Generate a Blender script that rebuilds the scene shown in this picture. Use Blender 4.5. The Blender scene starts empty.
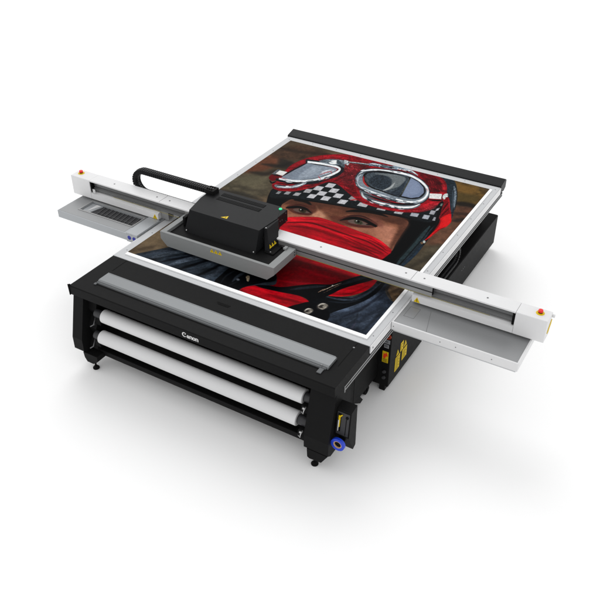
import bpy, bmesh, math
import numpy as np
from mathutils import Vector, Matrix

# ------------------------------------------------------------------ camera, world, lamps, exposure
scene = bpy.context.scene
C = scene.collection

cam_data = bpy.data.cameras.new("camera")
cam_data.sensor_width = 36.0
cam_data.lens = 46.544
cam_data.clip_start = 0.05
cam_data.clip_end = 500.0
cam = bpy.data.objects.new("camera", cam_data)
C.objects.link(cam)
yaw, pitch = -0.533968, 0.616872
fwd = Vector((math.sin(yaw) * math.cos(pitch), math.cos(yaw) * math.cos(pitch), -math.sin(pitch)))
right = Vector((math.cos(yaw), -math.sin(yaw), 0.0))
up = right.cross(fwd)
m = Matrix((right, up, -fwd)).transposed().to_4x4()
m.translation = Vector((4.514, -4.296, 4.600))
cam.matrix_world = m
scene.camera = cam

world = bpy.data.worlds.new("World")
scene.world = world
world.use_nodes = True
bg = world.node_tree.nodes["Background"]
bg.inputs[0].default_value = (1.0, 1.0, 1.0, 1.0)
bg.inputs[1].default_value = 1.0

def softbox(name, loc, target, size, power):
    d = bpy.data.lights.new(name, 'AREA')
    d.shape = 'DISK'
    d.size = size
    d.energy = power
    o = bpy.data.objects.new(name, d)
    C.objects.link(o)
    o.location = loc
    o.rotation_euler = (Vector(target) - Vector(loc)).to_track_quat('-Z', 'Y').to_euler()
    return o
softbox("studio_softbox_key", (-9.0, 13.0, 21.0), (1.3, 1.2, 0.4), 16.0, 1700)

scene.view_settings.view_transform = 'Standard'
scene.view_settings.look = 'None'
scene.view_settings.exposure = 0.0
scene.view_settings.gamma = 1.0

# ------------------------------------------------------------------ materials (all procedural)
def srgb(r, g, b):
    f = lambda c: c / 12.92 if c <= 0.04045 else ((c + 0.055) / 1.055) ** 2.4
    return (f(r / 255.0), f(g / 255.0), f(b / 255.0), 1.0)

def mat(name, col, rough=0.45, metal=0.0, spec=0.5, var=0.06, scale=35.0, bump=0.0, bscale=400.0, stretch=None, emit=None):
    mt = bpy.data.materials.new(name)
    mt.use_nodes = True
    nt = mt.node_tree
    b = nt.nodes["Principled BSDF"]
    b.inputs["Metallic"].default_value = metal
    b.inputs["Specular IOR Level"].default_value = spec
    tc = nt.nodes.new("ShaderNodeTexCoord")
    mp = nt.nodes.new("ShaderNodeMapping")
    if stretch:
        mp.inputs["Scale"].default_value = stretch
    nt.links.new(tc.outputs["Object"], mp.inputs["Vector"])
    nz = nt.nodes.new("ShaderNodeTexNoise")
    nz.inputs["Scale"].default_value = scale
    nz.inputs["Detail"].default_value = 5.0
    nt.links.new(mp.outputs["Vector"], nz.inputs["Vector"])
    mx = nt.nodes.new("ShaderNodeMix")
    mx.data_type = 'RGBA'
    c = col if len(col) == 4 else (*col, 1.0)
    mx.inputs["A"].default_value = tuple(min(1, v * (1 - var)) for v in c[:3]) + (1,)
    mx.inputs["B"].default_value = tuple(min(1, v * (1 + var)) for v in c[:3]) + (1,)
    nt.links.new(nz.outputs["Fac"], mx.inputs["Factor"])
    nt.links.new(mx.outputs["Result"], b.inputs["Base Color"])
    mr = nt.nodes.new("ShaderNodeMapRange")
    mr.inputs["To Min"].default_value = max(0.03, rough - 0.06)
    mr.inputs["To Max"].default_value = min(1.0, rough + 0.06)
    nt.links.new(nz.outputs["Fac"], mr.inputs["Value"])
    nt.links.new(mr.outputs["Result"], b.inputs["Roughness"])
    if bump > 0:
        n2 = nt.nodes.new("ShaderNodeTexNoise")
        n2.inputs["Scale"].default_value = bscale
        n2.inputs["Detail"].default_value = 2.0
        nt.links.new(mp.outputs["Vector"], n2.inputs["Vector"])
        bp = nt.nodes.new("ShaderNodeBump")
        bp.inputs["Strength"].default_value = bump
        bp.inputs["Distance"].default_value = 0.001
        nt.links.new(n2.outputs["Fac"], bp.inputs["Height"])
        nt.links.new(bp.outputs["Normal"], b.inputs["Normal"])
    if emit:
        b.inputs["Emission Color"].default_value = emit
        b.inputs["Emission Strength"].default_value = 1.0
    return mt

M = {}
M['floor'] = mat("studio_floor_white", (0.95, 0.95, 0.95), 0.75, spec=0.2, var=0.006, scale=0.8)
M['white'] = mat("white_powder_coat", (0.70, 0.70, 0.705), 0.42, spec=0.35, var=0.02, bump=0.12)
M['table'] = mat("pale_grey_anodised_table", (0.50, 0.508, 0.52), 0.42, spec=0.35, var=0.03, bump=0.08)
M['board'] = mat("white_board_edge", (0.90, 0.90, 0.90), 0.5, spec=0.3, var=0.01)
M['tray_floor'] = mat("brushed_grey_sheet", (0.27, 0.275, 0.28), 0.4, metal=0.35, var=0.05, scale=20, stretch=(1, 25, 1))
M['tray_metal'] = mat("satin_aluminium_sheet", (0.36, 0.375, 0.39), 0.45, metal=0.3, var=0.05, scale=20, stretch=(1, 20, 1))
M['black'] = mat("black_textured_paint", (0.0072, 0.0072, 0.0074), 0.5, spec=0.06, var=0.12, bump=0.25, bscale=900)
M['black_soft'] = mat("black_moulded_hood", (0.0095, 0.0098, 0.0106), 0.38, spec=0.09, var=0.1, bump=0.2, bscale=900)
M['deep'] = mat("dark_recess_black", (0.004, 0.004, 0.004), 0.7, spec=0.08, var=0.1)
M['dark_grey'] = mat("dark_grey_plastic", (0.032, 0.032, 0.035), 0.45, spec=0.3, var=0.1)
M['mid_grey'] = mat("grey_painted_steel", (0.22, 0.228, 0.228), 0.48, spec=0.3, var=0.04, bump=0.1)
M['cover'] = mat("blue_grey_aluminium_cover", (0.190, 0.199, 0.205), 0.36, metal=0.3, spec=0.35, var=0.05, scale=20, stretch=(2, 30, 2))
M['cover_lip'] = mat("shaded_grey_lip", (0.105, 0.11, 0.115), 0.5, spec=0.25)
M['slat_grey'] = mat("dark_slat_grey", (0.075, 0.076, 0.078), 0.45, spec=0.3)
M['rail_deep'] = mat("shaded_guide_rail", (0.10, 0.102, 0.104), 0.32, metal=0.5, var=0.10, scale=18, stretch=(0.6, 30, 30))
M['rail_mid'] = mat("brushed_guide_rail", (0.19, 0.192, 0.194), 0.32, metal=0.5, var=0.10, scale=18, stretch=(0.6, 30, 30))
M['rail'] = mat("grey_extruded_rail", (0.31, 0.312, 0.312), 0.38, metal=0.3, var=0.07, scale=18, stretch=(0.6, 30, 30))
M['rail_dark'] = mat("dark_extruded_rail", (0.26, 0.262, 0.264), 0.4, metal=0.3, var=0.08, scale=18, stretch=(0.6, 30, 30))
M['chain_tooth'] = mat("chain_tooth_grey", (0.06, 0.06, 0.062), 0.5, spec=0.2)
M['steel'] = mat("bright_steel", (0.5, 0.5, 0.5), 0.3, metal=0.9, var=0.05)
M['screw'] = mat("dark_screw_steel", (0.15, 0.15, 0.155), 0.4, metal=0.5)
M['seam'] = mat("panel_seam_shadow_gap", (0.16, 0.16, 0.165), 0.6, spec=0.2)
M['paper'] = mat("white_roll_paper", (0.62, 0.62, 0.625), 0.62, spec=0.2, var=0.015, scale=6)
M['yellow'] = mat("warning_yellow", srgb(218, 186, 10), 0.5, spec=0.3, var=0.04)
M['gold'] = mat("encoder_strip_yellow", srgb(150, 138, 70), 0.4, spec=0.4, var=0.06)
M['red'] = mat("emergency_red", srgb(226, 24, 22), 0.35, spec=0.5, var=0.04)
M['dull_red'] = mat("dull_red_ring", srgb(150, 52, 26), 0.4, spec=0.4)
M['orange_red'] = mat("label_red", srgb(228, 62, 24), 0.5, spec=0.3)
M['blue'] = mat("blue_plastic_ring", srgb(20, 58, 188), 0.35, spec=0.4, var=0.05)
M['blue_ink'] = mat("blue_sticker_ink", srgb(36, 44, 150), 0.5, spec=0.3)
M['cardboard'] = mat("tan_cardboard_core", srgb(196, 160, 118), 0.7, spec=0.2, var=0.08)
M['ink'] = mat("black_label_ink", (0.012, 0.012, 0.012), 0.6, spec=0.2)
M['lettering'] = mat("white_lettering", (0.62, 0.62, 0.62), 0.45, spec=0.3, var=0.02)
M['display'] = mat("grey_display_panel", srgb(140, 142, 146), 0.35, spec=0.4)
M['green_lamp'] = mat("green_status_lamp", srgb(20, 190, 120), 0.3, emit=srgb(20, 205, 130))

# ------------------------------------------------------------------ mesh helpers
SPLIT = {'lower_plate', 'panel_seam', 'panel_print', 'screw', 'cable_bracket', 'rivet', 'vent_fin', 'display_panel', 'blue_emblem', 'cover_lip', 'media_slot'}
class MB:
    """collects shapes, in world coordinates, into ONE mesh object"""
    def __init__(self):
        self.bm = bmesh.new()
    def _merge(self, t, bev=0.0, seg=2):
        if bev > 0:
            es = [e for e in t.edges if len(e.link_faces) == 2 and e.calc_face_angle(0) > 0.45]
            if es:
                bmesh.ops.bevel(t, geom=es, offset=bev, segments=seg, profile=0.6, affect='EDGES', clamp_overlap=True)
        bmesh.ops.recalc_face_normals(t, faces=t.faces[:])
        me = bpy.data.meshes.new("tmp")
        t.to_mesh(me); t.free()
        self.bm.from_mesh(me)
        bpy.data.meshes.remove(me)
        return self
    def box(self, x0, x1, y0, y1, z0, z1, bev=0.004, rot=None):
        t = bmesh.new()
        bmesh.ops.create_cube(t, size=1.0)
        c = Vector(((x0 + x1) / 2, (y0 + y1) / 2, (z0 + z1) / 2))
        bmesh.ops.scale(t, vec=(x1 - x0, y1 - y0, z1 - z0), verts=t.verts)
        if rot:
            bmesh.ops.rotate(t, cent=(0, 0, 0), matrix=rot, verts=t.verts)
        bmesh.ops.translate(t, vec=c, verts=t.verts)
        return self._merge(t, bev)
    def prism(self, axis, prof, a0, a1, bev=0.004):
        """profile: axis x -> (y,z), axis y -> (x,z), axis z -> (x,y)"""
        t = bmesh.new()
        def P(p, a):
            return (a, p[0], p[1]) if axis == 'x' else (p[0], a, p[1]) if axis == 'y' else (p[0], p[1], a)
        A = [t.verts.new(P(p, a0)) for p in prof]
        B = [t.verts.new(P(p, a1)) for p in prof]
        t.faces.new(A); t.faces.new(B[::-1])
        n = len(prof)
        for i in range(n):
            t.faces.new((A[i], B[i], B[(i + 1) % n], A[(i + 1) % n]))
        return self._merge(t, bev)
    def loft(self, bot, top, bev=0.004):
        t = bmesh.new()
        A = [t.verts.new(p) for p in bot]; B = [t.verts.new(p) for p in top]
        t.faces.new(A); t.faces.new(B[::-1])
        n = len(A)
        for i in range(n):
            t.faces.new((A[i], B[i], B[(i + 1) % n], A[(i + 1) % n]))
        return self._merge(t, bev)
    def cyl(self, p0, p1, r0, r1=None, seg=32, bev=0.0):
        p0, p1 = Vector(p0), Vector(p1)
        r1 = r0 if r1 is None else r1
        t = bmesh.new()
        d = p1 - p0
        bmesh.ops.create_cone(t, cap_ends=True, segments=seg, radius1=r0, radius2=r1, depth=d.length)
        q = d.to_track_quat('Z', 'Y').to_matrix().to_4x4()
        q.translation = (p0 + p1) / 2
        bmesh.ops.transform(t, matrix=q, verts=t.verts)
        for f in t.faces:
            f.smooth = len(f.verts) == 4
        return self._merge(t, bev)
    def tube(self, pts, r, seg=10):
        pts = [Vector(p) for p in pts]
        t = bmesh.new(); rings = []
        for i, p in enumerate(pts):
            d = (pts[min(i + 1, len(pts) - 1)] - pts[max(i - 1, 0)]).normalized()
            q = d.to_track_quat('Z', 'Y')
            rings.append([t.verts.new(p + q @ Vector((r * math.cos(2 * math.pi * k / seg), r * math.sin(2 * math.pi * k / seg), 0))) for k in range(seg)])
        for a, b in zip(rings, rings[1:]):
            for k in range(seg):
                f = t.faces.new((a[k], a[(k + 1) % seg], b[(k + 1) % seg], b[k])); f.smooth = True
        t.faces.new(rings[0]); t.faces.new(rings[-1][::-1])
        return self._merge(t)
    def ring(self, c, axis, r_in, r_out, depth, seg=40, bev=0.004):
        """a flat-ended ring around an axis, c is the middle of its near face"""
        t = bmesh.new()
        a = Vector(axis).normalized(); q = a.to_track_quat('Z', 'Y'); c = Vector(c)
        R = []
        for (r, d) in ((r_in, 0), (r_out, 0), (r_out, depth), (r_in, depth)):
            R.append([t.verts.new(c + a * d + q @ Vector((r * math.cos(2 * math.pi * k / seg), r * math.sin(2 * math.pi * k / seg), 0))) for k in range(seg)])
        for j in range(4):
            A, B = R[j], R[(j + 1) % 4]
            for k in range(seg):
                t.faces.new((A[k], A[(k + 1) % seg], B[(k + 1) % seg], B[k]))
        return self._merge(t, bev)
    def plate(self, poly, n, th):
        """a flat polygon (3-D points) given a thickness th along n"""
        n = Vector(n).normalized() * th
        return self.loft([tuple(Vector(p)) for p in poly], [tuple(Vector(p) + n) for p in poly], 0)
    def build(self, name, material, parent=None, root=None):
        o = bpy.data.objects.new(name, bpy.data.meshes.new(name))
        self.bm.verts.index_update()
        off = Vector((0, 0, 0))
        r = root if root is not None else parent
        if r is not None:
            top = r
            while top.parent is not None:
                top = top.parent
            off = Vector(top.location)
        bmesh.ops.translate(self.bm, vec=-off, verts=self.bm.verts)
        if name in SPLIT:                       # each separate piece becomes a part of its own
            todo = set(self.bm.verts); first = True; pieces = []
            while todo:
                st = [todo.pop()]; comp = set(st)
                while st:
                    for e in st.pop().link_edges:
                        for w in e.verts:
                            if w in todo: todo.discard(w); comp.add(w); st.append(w)
                pieces.append(comp)
            for comp in pieces[1:]:
                b2 = self.bm.copy(); ids = {v.index for v in comp}
                b2.verts.ensure_lookup_table()
                bmesh.ops.delete(b2, geom=[v for v in b2.verts if v.index not in ids], context='VERTS')
                me2 = bpy.data.meshes.new(name); b2.to_mesh(me2); b2.free()
                me2.materials.append(material)
                o2 = bpy.data.objects.new(name, me2); C.objects.link(o2)
                if parent is not None: o2.parent = parent
            if len(pieces) > 1:
                keep = pieces[0]
                bmesh.ops.delete(self.bm, geom=[v for v in self.bm.verts if v not in keep], context='VERTS')
        self.bm.to_mesh(o.data); self.bm.free()
        o.data.materials.append(material)
        C.objects.link(o)
        if parent is not None:
            o.parent = parent
        return o

def thing(name, label, cat, loc, group=None):
    o = bpy.data.objects.new(name, None)
    o.empty_display_size = 0.2
    C.objects.link(o)
    o.location = loc
    o['label'] = label; o['category'] = cat
    if group: o['group'] = group
    return o

def copy_part(o, name_from, d, parent):
    c = o.copy(); C.objects.link(c); c.parent = parent
    c.location = Vector(o.location) + Vector(d)
    return c

# ------------------------------------------------------------------ setting
fl = MB()
fl.box(-60, 60, -60, 60, -0.2, 0.0, 0)
floor = fl.build("floor", M['floor'])
floor['kind'] = 'structure'
floor['category'] = 'floor'
floor['label'] = 'smooth white studio floor under the printer'

# ------------------------------------------------------------------ the printer
PR = thing("flatbed_printer", "large flatbed printer with black body, white gantry and black print carriage", "printer", (1.3, 1.3, 0.0))

def part(name, mb, m, parent=PR):
    return mb.build(name, M[m], parent)

# --- vacuum table
vt = part("vacuum_table", MB().box(0, 2.6, 0.0, 3.08, 0.778, 0.850, 0.003), 'table')
part("table_skirt", MB().box(2.6015, 2.6075, 0.001, 3.079, 0.775, 0.8475, 0.0015), 'white', vt)
part("table_skirt", MB().box(-0.0075, -0.0015, 0.001, 3.079, 0.775, 0.8475, 0.0015), 'white', vt)
proto = None
for i, (x, y) in enumerate([(0.05, 0.13 + 0.36 * k) for k in range(9)] + [(2.566, 0.13 + 0.36 * k) for k in range(9)] + [(0.35 + 0.3115 * k, 3.04) for k in range(7)]):
    if proto is None:
        proto = MB().cyl((x, y, 0.8495), (x, y, 0.8510), 0.0058, seg=14).build("screw", M['screw'], vt); px0 = (x, y)
    else:
        copy_part(proto, "screw", (x - px0[0], y - px0[1], 0), vt)
part("screw", MB().cyl((2.6070, 0.042, 0.812), (2.6092, 0.042, 0.812), 0.008, seg=14), 'screw', vt)

# --- rear bar
part("rear_bar", MB().prism('x', [(3.083, 0.79), (3.083, 0.862), (3.10, 0.868), (3.215, 0.895), (3.25, 0.872), (3.25, 0.79), (3.20, 0.765)], -0.02, 2.605, 0.006), 'black_soft')

# --- lower body
body = MB()
body.box(0.13, 2.47, -0.40, 3.02, 0.135, 0.772, 0.006)
bd = part("body_panel", body, 'black')
part("panel_seam", MB().box(2.4695, 2.4715, 0.028, 0.032, 0.14, 0.68, 0), 'deep', bd)
part("skid_bracket", MB().prism('x', [(0.06, 0.14), (0.16, 0.14), (0.22, 0.06), (0.17, 0.055)], 2.37, 2.47, 0.004), 'black', bd)
def caster(x, y):
    c = MB().cyl((x - 0.02, y, 0.045), (x + 0.02, y, 0.045), 0.045, seg=28, bev=0.006)
    c.box(x - 0.03, x + 0.03, y - 0.03, y + 0.03, 0.09, 0.14, 0.003)
    c.box(x - 0.028, x - 0.022, y - 0.014, y + 0.014, 0.04, 0.1, 0.001)
    c.box(x + 0.022, x + 0.028, y - 0.014, y + 0.014, 0.04, 0.1, 0.001)
    return part("caster", c, 'deep', bd)
for (x, y) in ((2.42, 0.36), (2.40, 2.8), (0.2, 0.36), (0.2, 2.8)):
    caster(x, y)

# --- side rails that the gantry runs on
def side_rail(x0, x1):
    s = 1 if x1 > 1 else -1
    r = MB()
    r.box(x0, x1, -0.40, 3.19, 0.700, 0.750, 0.003)
    o = part("side_rail", r, 'dark_grey')
    xo = x1 if s > 0 else x0
    part("rail_strip", MB().box(min(xo + s * 0.0003, xo + s * 0.004), max(xo + s * 0.0003, xo + s * 0.004), -0.398, 3.185, 0.738, 0.747, 0.001), 'rail', o)
    part("rail_strip", MB().box(min(xo + s * 0.0003, xo + s * 0.004), max(xo + s * 0.0003, xo + s * 0.004), -0.398, 3.185, 0.705, 0.718, 0.001), 'rail_dark', o)
    return o
side_rail(2.570, 2.599)
side_rail(0.001, 0.030)
part("rail_end_cap", MB().box(2.568, 2.605, -0.412, -0.402, 0.690, 0.752, 0.002), 'rail_dark')

# --- control cabinet under the right tray
cab = part("control_cabinet", MB().box(2.15, 2.585, 0.47, 1.22, 0.06, 0.745, 0.006), 'black')
part("cabinet_foot", MB().box(2.50, 2.555, 0.475, 0.535, 0.0, 0.0595, 0.006), 'black', cab)
part("cabinet_foot", MB().box(2.50, 2.555, 1.12, 1.18, 0.0, 0.0595, 0.006), 'black', cab)
yf = 0.4695
part("power_switch", MB().ring((2.556, yf, 0.610), (0, -1, 0), 0.010, 0.026, 0.008, 28, 0.002), 'dull_red', cab)
part("power_switch", MB().cyl((2.556, yf, 0.610), (2.556, yf - 0.006, 0.610), 0.0095, seg=20), 'deep', cab)
dsp = MB()
dsp.box(2.518, 2.574, yf - 0.003, yf, 0.532, 0.572, 0.001)
dsp.box(2.522, 2.566, yf - 0.003, yf, 0.484, 0.522, 0.001)
d = part("display_panel", dsp, 'display', cab)
l = MB()
for z in (0.545, 0.556, 0.497, 0.508): l.box(2.526, 2.556, yf - 0.0042, yf - 0.003, z, z + 0.004, 0)
part("panel_print", l, 'ink', cab)
part("warning_label", MB().box(2.512, 2.568, yf - 0.0025, yf, 0.325, 0.445, 0.0008), 'yellow', cab)
part("warning_mark", MB().plate([(2.520, yf - 0.0026, 0.375), (2.540, yf - 0.0026, 0.368), (2.548, yf - 0.0026, 0.395), (2.566, yf - 0.0026, 0.398), (2.548, yf - 0.0026, 0.440), (2.538, yf - 0.0026, 0.415), (2.524, yf - 0.0026, 0.428)], (0, -1, 0), 0.001), 'orange_red', cab)
l = MB()
for k in range(5): l.box(2.518, 2.562 - 0.006 * (k % 2), yf - 0.0035, yf - 0.0025, 0.332 + k * 0.008, 0.3345 + k * 0.008, 0)
part("label_print", l, 'ink', cab)
for z in (0.225, 0.160):
    part("rotary_knob", MB().cyl((2.542, yf, z), (2.542, yf - 0.016, z), 0.018, 0.015, 20, 0.002), 'dark_grey', cab)
xr = 2.5855
def side_label(y0, y1, z0, z1):
    part("warning_label", MB().box(xr, xr + 0.002, y0, y1, z0, z1, 0.0006), 'yellow', cab)
    l = MB()
    n = int((z1 - z0) / 0.011)
    for k in range(1, n): l.box(xr + 0.002, xr + 0.0028, y0 + 0.008, y1 - 0.008 - 0.012 * ((k * 7) % 3), z0 + k * 0.011, z0 + k * 0.011 + 0.0025, 0)
    part("label_print", l, 'ink', cab)
def side_tri(yc, zc, s):
    part("warning_triangle", MB().plate([(xr, yc - s / 2, zc), (xr, yc + s / 2, zc), (xr, yc, zc + s * 1.0)], (1, 0, 0), 0.002), 'yellow', cab)
    part("warning_mark", MB().box(xr + 0.002, xr + 0.0028, yc - s * 0.05, yc + s * 0.05, zc + s * 0.15, zc + s * 0.55, 0), 'ink', cab)
side_label(0.59, 0.685, 0.145, 0.300)
side_label(0.735, 0.835, 0.175, 0.290)
side_label(0.685, 0.745, 0.305, 0.400)
side_tri(0.628, 0.318, 0.055)
side_tri(0.790, 0.310, 0.060)

# --- electronics cabinet at the rear
ec = part("electronics_cabinet", MB().box(1.95, 2.575, 1.45, 3.27, 0.075, 0.425, 0.006), 'black')
part("cabinet_top_shade", MB().box(1.96, 2.568, 1.46, 3.26, 0.4255, 0.432, 0.002), 'deep', ec)  # darker sheet with the table's shadow put into its colour
for (x, y) in ((2.5, 1.55), (2.5, 3.15)):
    part("cabinet_foot", MB().cyl((x, y, 0), (x, y, 0.0745), 0.03, seg=20), 'black', ec)
l = MB()
for k in range(3): l.cyl((2.5752, 2.2 + 0.04 * k, 0.30), (2.5765, 2.2 + 0.04 * k, 0.30), 0.006, seg=12)
part("screw", l, 'screw', ec)

# --- energy chains
def chain(path, width, thick, wdir, name):
    """flat link chain along a path; wdir is the direction of its width"""
    pts = [Vector(p) for p in path]
    seg = [(b - a).length for a, b in zip(pts, pts[1:])]
    tot = sum(seg); pitch = 0.024; n = int(tot / pitch)
    links, bars = MB(), MB()
    w = Vector(wdir)
    def at(s):
        for a, b, L in zip(pts, pts[1:], seg):
            if s <= L: return a.lerp(b, s / L), (b - a).normalized()
            s -= L
        return pts[-1], (pts[-1] - pts[-2]).normalized()
    for i in range(n):
        p, t = at((i + 0.5) * pitch)
        nrm = t.cross(w).normalized()
        R = Matrix((t, w, nrm)).transposed()
        t_ = bmesh.new(); bmesh.ops.create_cube(t_, size=1.0)
        bmesh.ops.scale(t_, vec=(pitch * 0.97, width, thick), verts=t_.verts)
        bmesh.ops.transform(t_, matrix=Matrix.Translation(p) @ R.to_4x4(), verts=t_.verts)
        links._merge(t_, 0.004, 1)
        for sgn in (-1, 1):
            t_ = bmesh.new(); bmesh.ops.create_cube(t_, size=1.0)
            bmesh.ops.scale(t_, vec=(pitch * 0.5, width * 0.30, 0.005), verts=t_.verts)
            bmesh.ops.transform(t_, matrix=Matrix.Translation(p + nrm * sgn * (thick / 2 + 0.002)) @ R.to_4x4(), verts=t_.verts)
            bars._merge(t_, 0.001, 1)
    nf = len(links.bm.faces)
    me = bpy.data.meshes.new("tmp"); bars.bm.to_mesh(me); bars.bm.free()
    links.bm.from_mesh(me); bpy.data.meshes.remove(me)
    links.bm.faces.ensure_lookup_table()
    for f in links.bm.faces[nf:]: f.material_index = 1
    o = part(name, links, 'black_soft')
    o.data.materials.append(M['chain_tooth'])
    return o
def uturn(c, r, a0, a1, plane, n=14):
    out = []
    for i in range(n + 1):
        a = math.radians(a0 + (a1 - a0) * i / n)
        out.append((c[0] + r * math.cos(a), c[1], c[2] + r * math.sin(a)) if plane == 'xz' else (c[0], c[1] + r * math.cos(a), c[2] + r * math.sin(a)))
    return out
yc = 0.915
chain([(0.50, yc, 1.220), (-0.345, yc, 1.220)] + uturn((-0.345, yc, 1.100), 0.120, 90, 270, 'xz', 20)[1:] + [(0.95, yc, 0.980)], 0.080, 0.046, (0, 1, 0), "cable_chain")
chain([(2.535, 1.2, 0.64), (2.535, 2.02, 0.64)] + uturn((2.535, 2.02, 0.555), 0.085, 90, -90, 'yz')[1:] + [(2.535, 1.2, 0.47)], 0.06, 0.035, (1, 0, 0), "cable_chain")

# --- front beam of the roll unit
fb = part("front_beam", MB().prism('x', [(-0.003, 0.846), (-0.556, 0.846), (-0.563, 0.838), (-0.563, 0.757), (-0.556, 0.752), (-0.003, 0.752)], 0.0, 2.6, 0.003), 'black')
part("end_ear", MB().prism('x', [(-0.572, 0.862), (-0.545, 0.850), (-0.540, 0.752), (-0.568, 0.748)], -0.008, -0.001, 0.002), 'black', fb)
cv = MB()
cv.prism('x', [(-0.262, 0.8465), (-0.262, 0.862), (-0.275, 0.870), (-0.385, 0.870), (-0.400, 0.862), (-0.405, 0.8465)], 0.185, 2.455, 0.002)
cv.box(0.170, 2.440, -0.2615, -0.250, 0.8465, 0.858, 0.002)
part("cover_plate", cv, 'cover', fb)
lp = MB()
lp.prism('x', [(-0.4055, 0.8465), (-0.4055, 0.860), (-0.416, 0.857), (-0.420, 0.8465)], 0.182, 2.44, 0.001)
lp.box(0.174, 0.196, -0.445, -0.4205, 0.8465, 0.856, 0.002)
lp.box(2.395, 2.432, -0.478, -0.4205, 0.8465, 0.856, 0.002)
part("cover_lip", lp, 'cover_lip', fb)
part("media_slot", MB().box(0.20, 2.39, -0.436, -0.422, 0.8464, 0.8478, 0), 'deep', fb)
part("grip_recess", MB().plate([(1.235, -0.108, 0.8465), (1.375, -0.108, 0.8465), (1.362, -0.138, 0.8465), (1.262, -0.138, 0.8465)], (0, 0, 1), 0.0012), 'deep', fb)
sm = MB()
sm.box(0.163, 0.168, -0.20, -0.006, 0.8464, 0.8474, 0)
sm.box(2.497, 2.502, -0.33, -0.006, 0.8464, 0.8474, 0)
part("panel_seam", sm, 'deep', fb)
part("screw", MB().cyl((2.50, -0.075, 0.846), (2.50, -0.075, 0.8485), 0.008, seg=14), 'screw', fb)
part("screw", MB().cyl((2.40, -0.405, 0.870), (2.40, -0.405, 0.872), 0.006, seg=14), 'screw', fb)

# lettering on the beam: Canon
def stroke2d(pts, ws):
    L, R = [], []
    n = len(pts)
    for i in range(n):
        a = Vector(pts[max(i - 1, 0)]); b = Vector(pts[min(i + 1, n - 1)])
        d = (b - a).normalized(); nn = Vector((-d.y, d.x)); p = Vector(pts[i])
        L.append(p + nn * ws[i] / 2); R.append(p - nn * ws[i] / 2)
    return L, R
lt = MB()
LX, LZ, LS = 1.216, 0.779, 0.0445      # left end, base line, cap height
def put_strip(L, R, th):
    t = bmesh.new()
    rows = []
    for a, b in zip(L, R):
        rows.append([t.verts.new((LX + q.x * LS, -0.5632 - d_, LZ + q.y * LS)) for q in (a, b) for d_ in (0.0, th)])
    for r0, r1 in zip(rows, rows[1:]):
        a0, a1, b0, b1 = r0; c0, c1, d0, d1 = r1
        for f in ((a1, c1, d1, b1), (a0, b0, d0, c0), (a0, c0, c1, a1), (b0, b1, d1, d0)):
            t.faces.new(f)
    for r in (rows[0], rows[-1]):
        try: t.faces.new((r[0], r[1], r[3], r[2]))
        except ValueError: pass
    lt._merge(t)
def arc(cx, cy, rx, ry, a0, a1, n=18):
    return [(cx + rx * math.cos(math.radians(a0 + (a1 - a0) * i / n)), cy + ry * math.sin(math.radians(a0 + (a1 - a0) * i / n))) for i in range(n + 1)]
pts = arc(0.50, 0.50, 0.42, 0.43, 42, 322, 26)
put_strip(*stroke2d(pts, [0.09 + 0.14 * max(0.0, math.sin(math.pi * i / 26)) ** 1.2 for i in range(27)]), 0.0020)
put_strip(*stroke2d([(0.80, 0.80), (0.66, 0.60), (0.52, 0.47)], [0.14, 0.08, 0.02]), 0.0024)
def letter_n(x):
    put_strip(*stroke2d([(x + 0.11, 0.0), (x + 0.11, 0.68)], [0.20, 0.18]), 0.0020)
    pts = arc(x + 0.33, 0.40, 0.20, 0.22, 170, 0, 10) + [(x + 0.53, 0.0)]
    put_strip(*stroke2d(pts, [0.06, .07, .08, .10, .12, .14, .16, .18, .19, .20, .20, .20]), 0.0023)
x = 0.98                                  # a
pts = arc(x + 0.26, 0.22, 0.17, 0.15, 0, 360, 18)
put_strip(*stroke2d(pts, [0.14 + 0.05 * abs(math.cos(2 * math.pi * i / 18)) for i in range(19)]), 0.0020)
put_strip(*stroke2d([(x + 0.10, 0.52), (x + 0.26, 0.62), (x + 0.42, 0.54), (x + 0.46, 0.40), (x + 0.46, 0.0)], [0.12, 0.12, 0.16, 0.19, 0.19]), 0.0023)
letter_n(1.62)
pts = arc(2.58, 0.32, 0.24, 0.27, 0, 360, 22)
put_strip(*stroke2d(pts, [0.12 + 0.09 * abs(math.cos(2 * math.pi * i / 22)) for i in range(23)]), 0.0020)
letter_n(2.94)
part("brand_lettering", lt, 'lettering', fb)

# --- end columns of the roll unit
col_prof = [(-0.30, 0.7515), (-0.530, 0.7515), (-0.640, 0.34), (-0.640, 0.215), (-0.600, 0.185), (-0.30, 0.185)]
def end_column(x0, x1, xfoot):
    o = part("end_column", MB().prism('x', col_prof, x0, x1, 0.005), 'black')
    if x0 < 1:
        part("column_step", MB().prism('x', [(-0.30, 0.7510), (-0.455, 0.7510), (-0.500, 0.60), (-0.470, 0.545), (-0.535, 0.43), (-0.500, 0.345), (-0.560, 0.225), (-0.54, 0.19), (-0.30, 0.19)], x1 + 0.0005, 0.200, 0.004), 'black', o)
    if x0 < 1:
        pf = [(0.078, 0.186), (0.085, 0.125), (0.110, 0.086), (0.182, 0.086), (0.238, 0.130), (0.240, 0.186)]
    else:
        pf = [(2.402, 0.186), (2.406, 0.100), (2.425, 0.088), (2.530, 0.094), (2.585, 0.186)]
    fbk = MB().prism('y', pf, -0.622, -0.500, 0.004)
    part("foot_bracket", fbk, 'black', o)
    f = MB().cyl((xfoot, -0.58, 0.025), (xfoot, -0.58, 0.088), 0.009, seg=16)
    f.cyl((xfoot, -0.58, 0.0), (xfoot, -0.58, 0.014), 0.030, 0.030, 24, 0.003)
    f.cyl((xfoot, -0.58, 0.0135), (xfoot, -0.58, 0.034), 0.028, 0.012, 24, 0.003)
    part("levelling_foot", f, 'deep', o)
    return o
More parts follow.
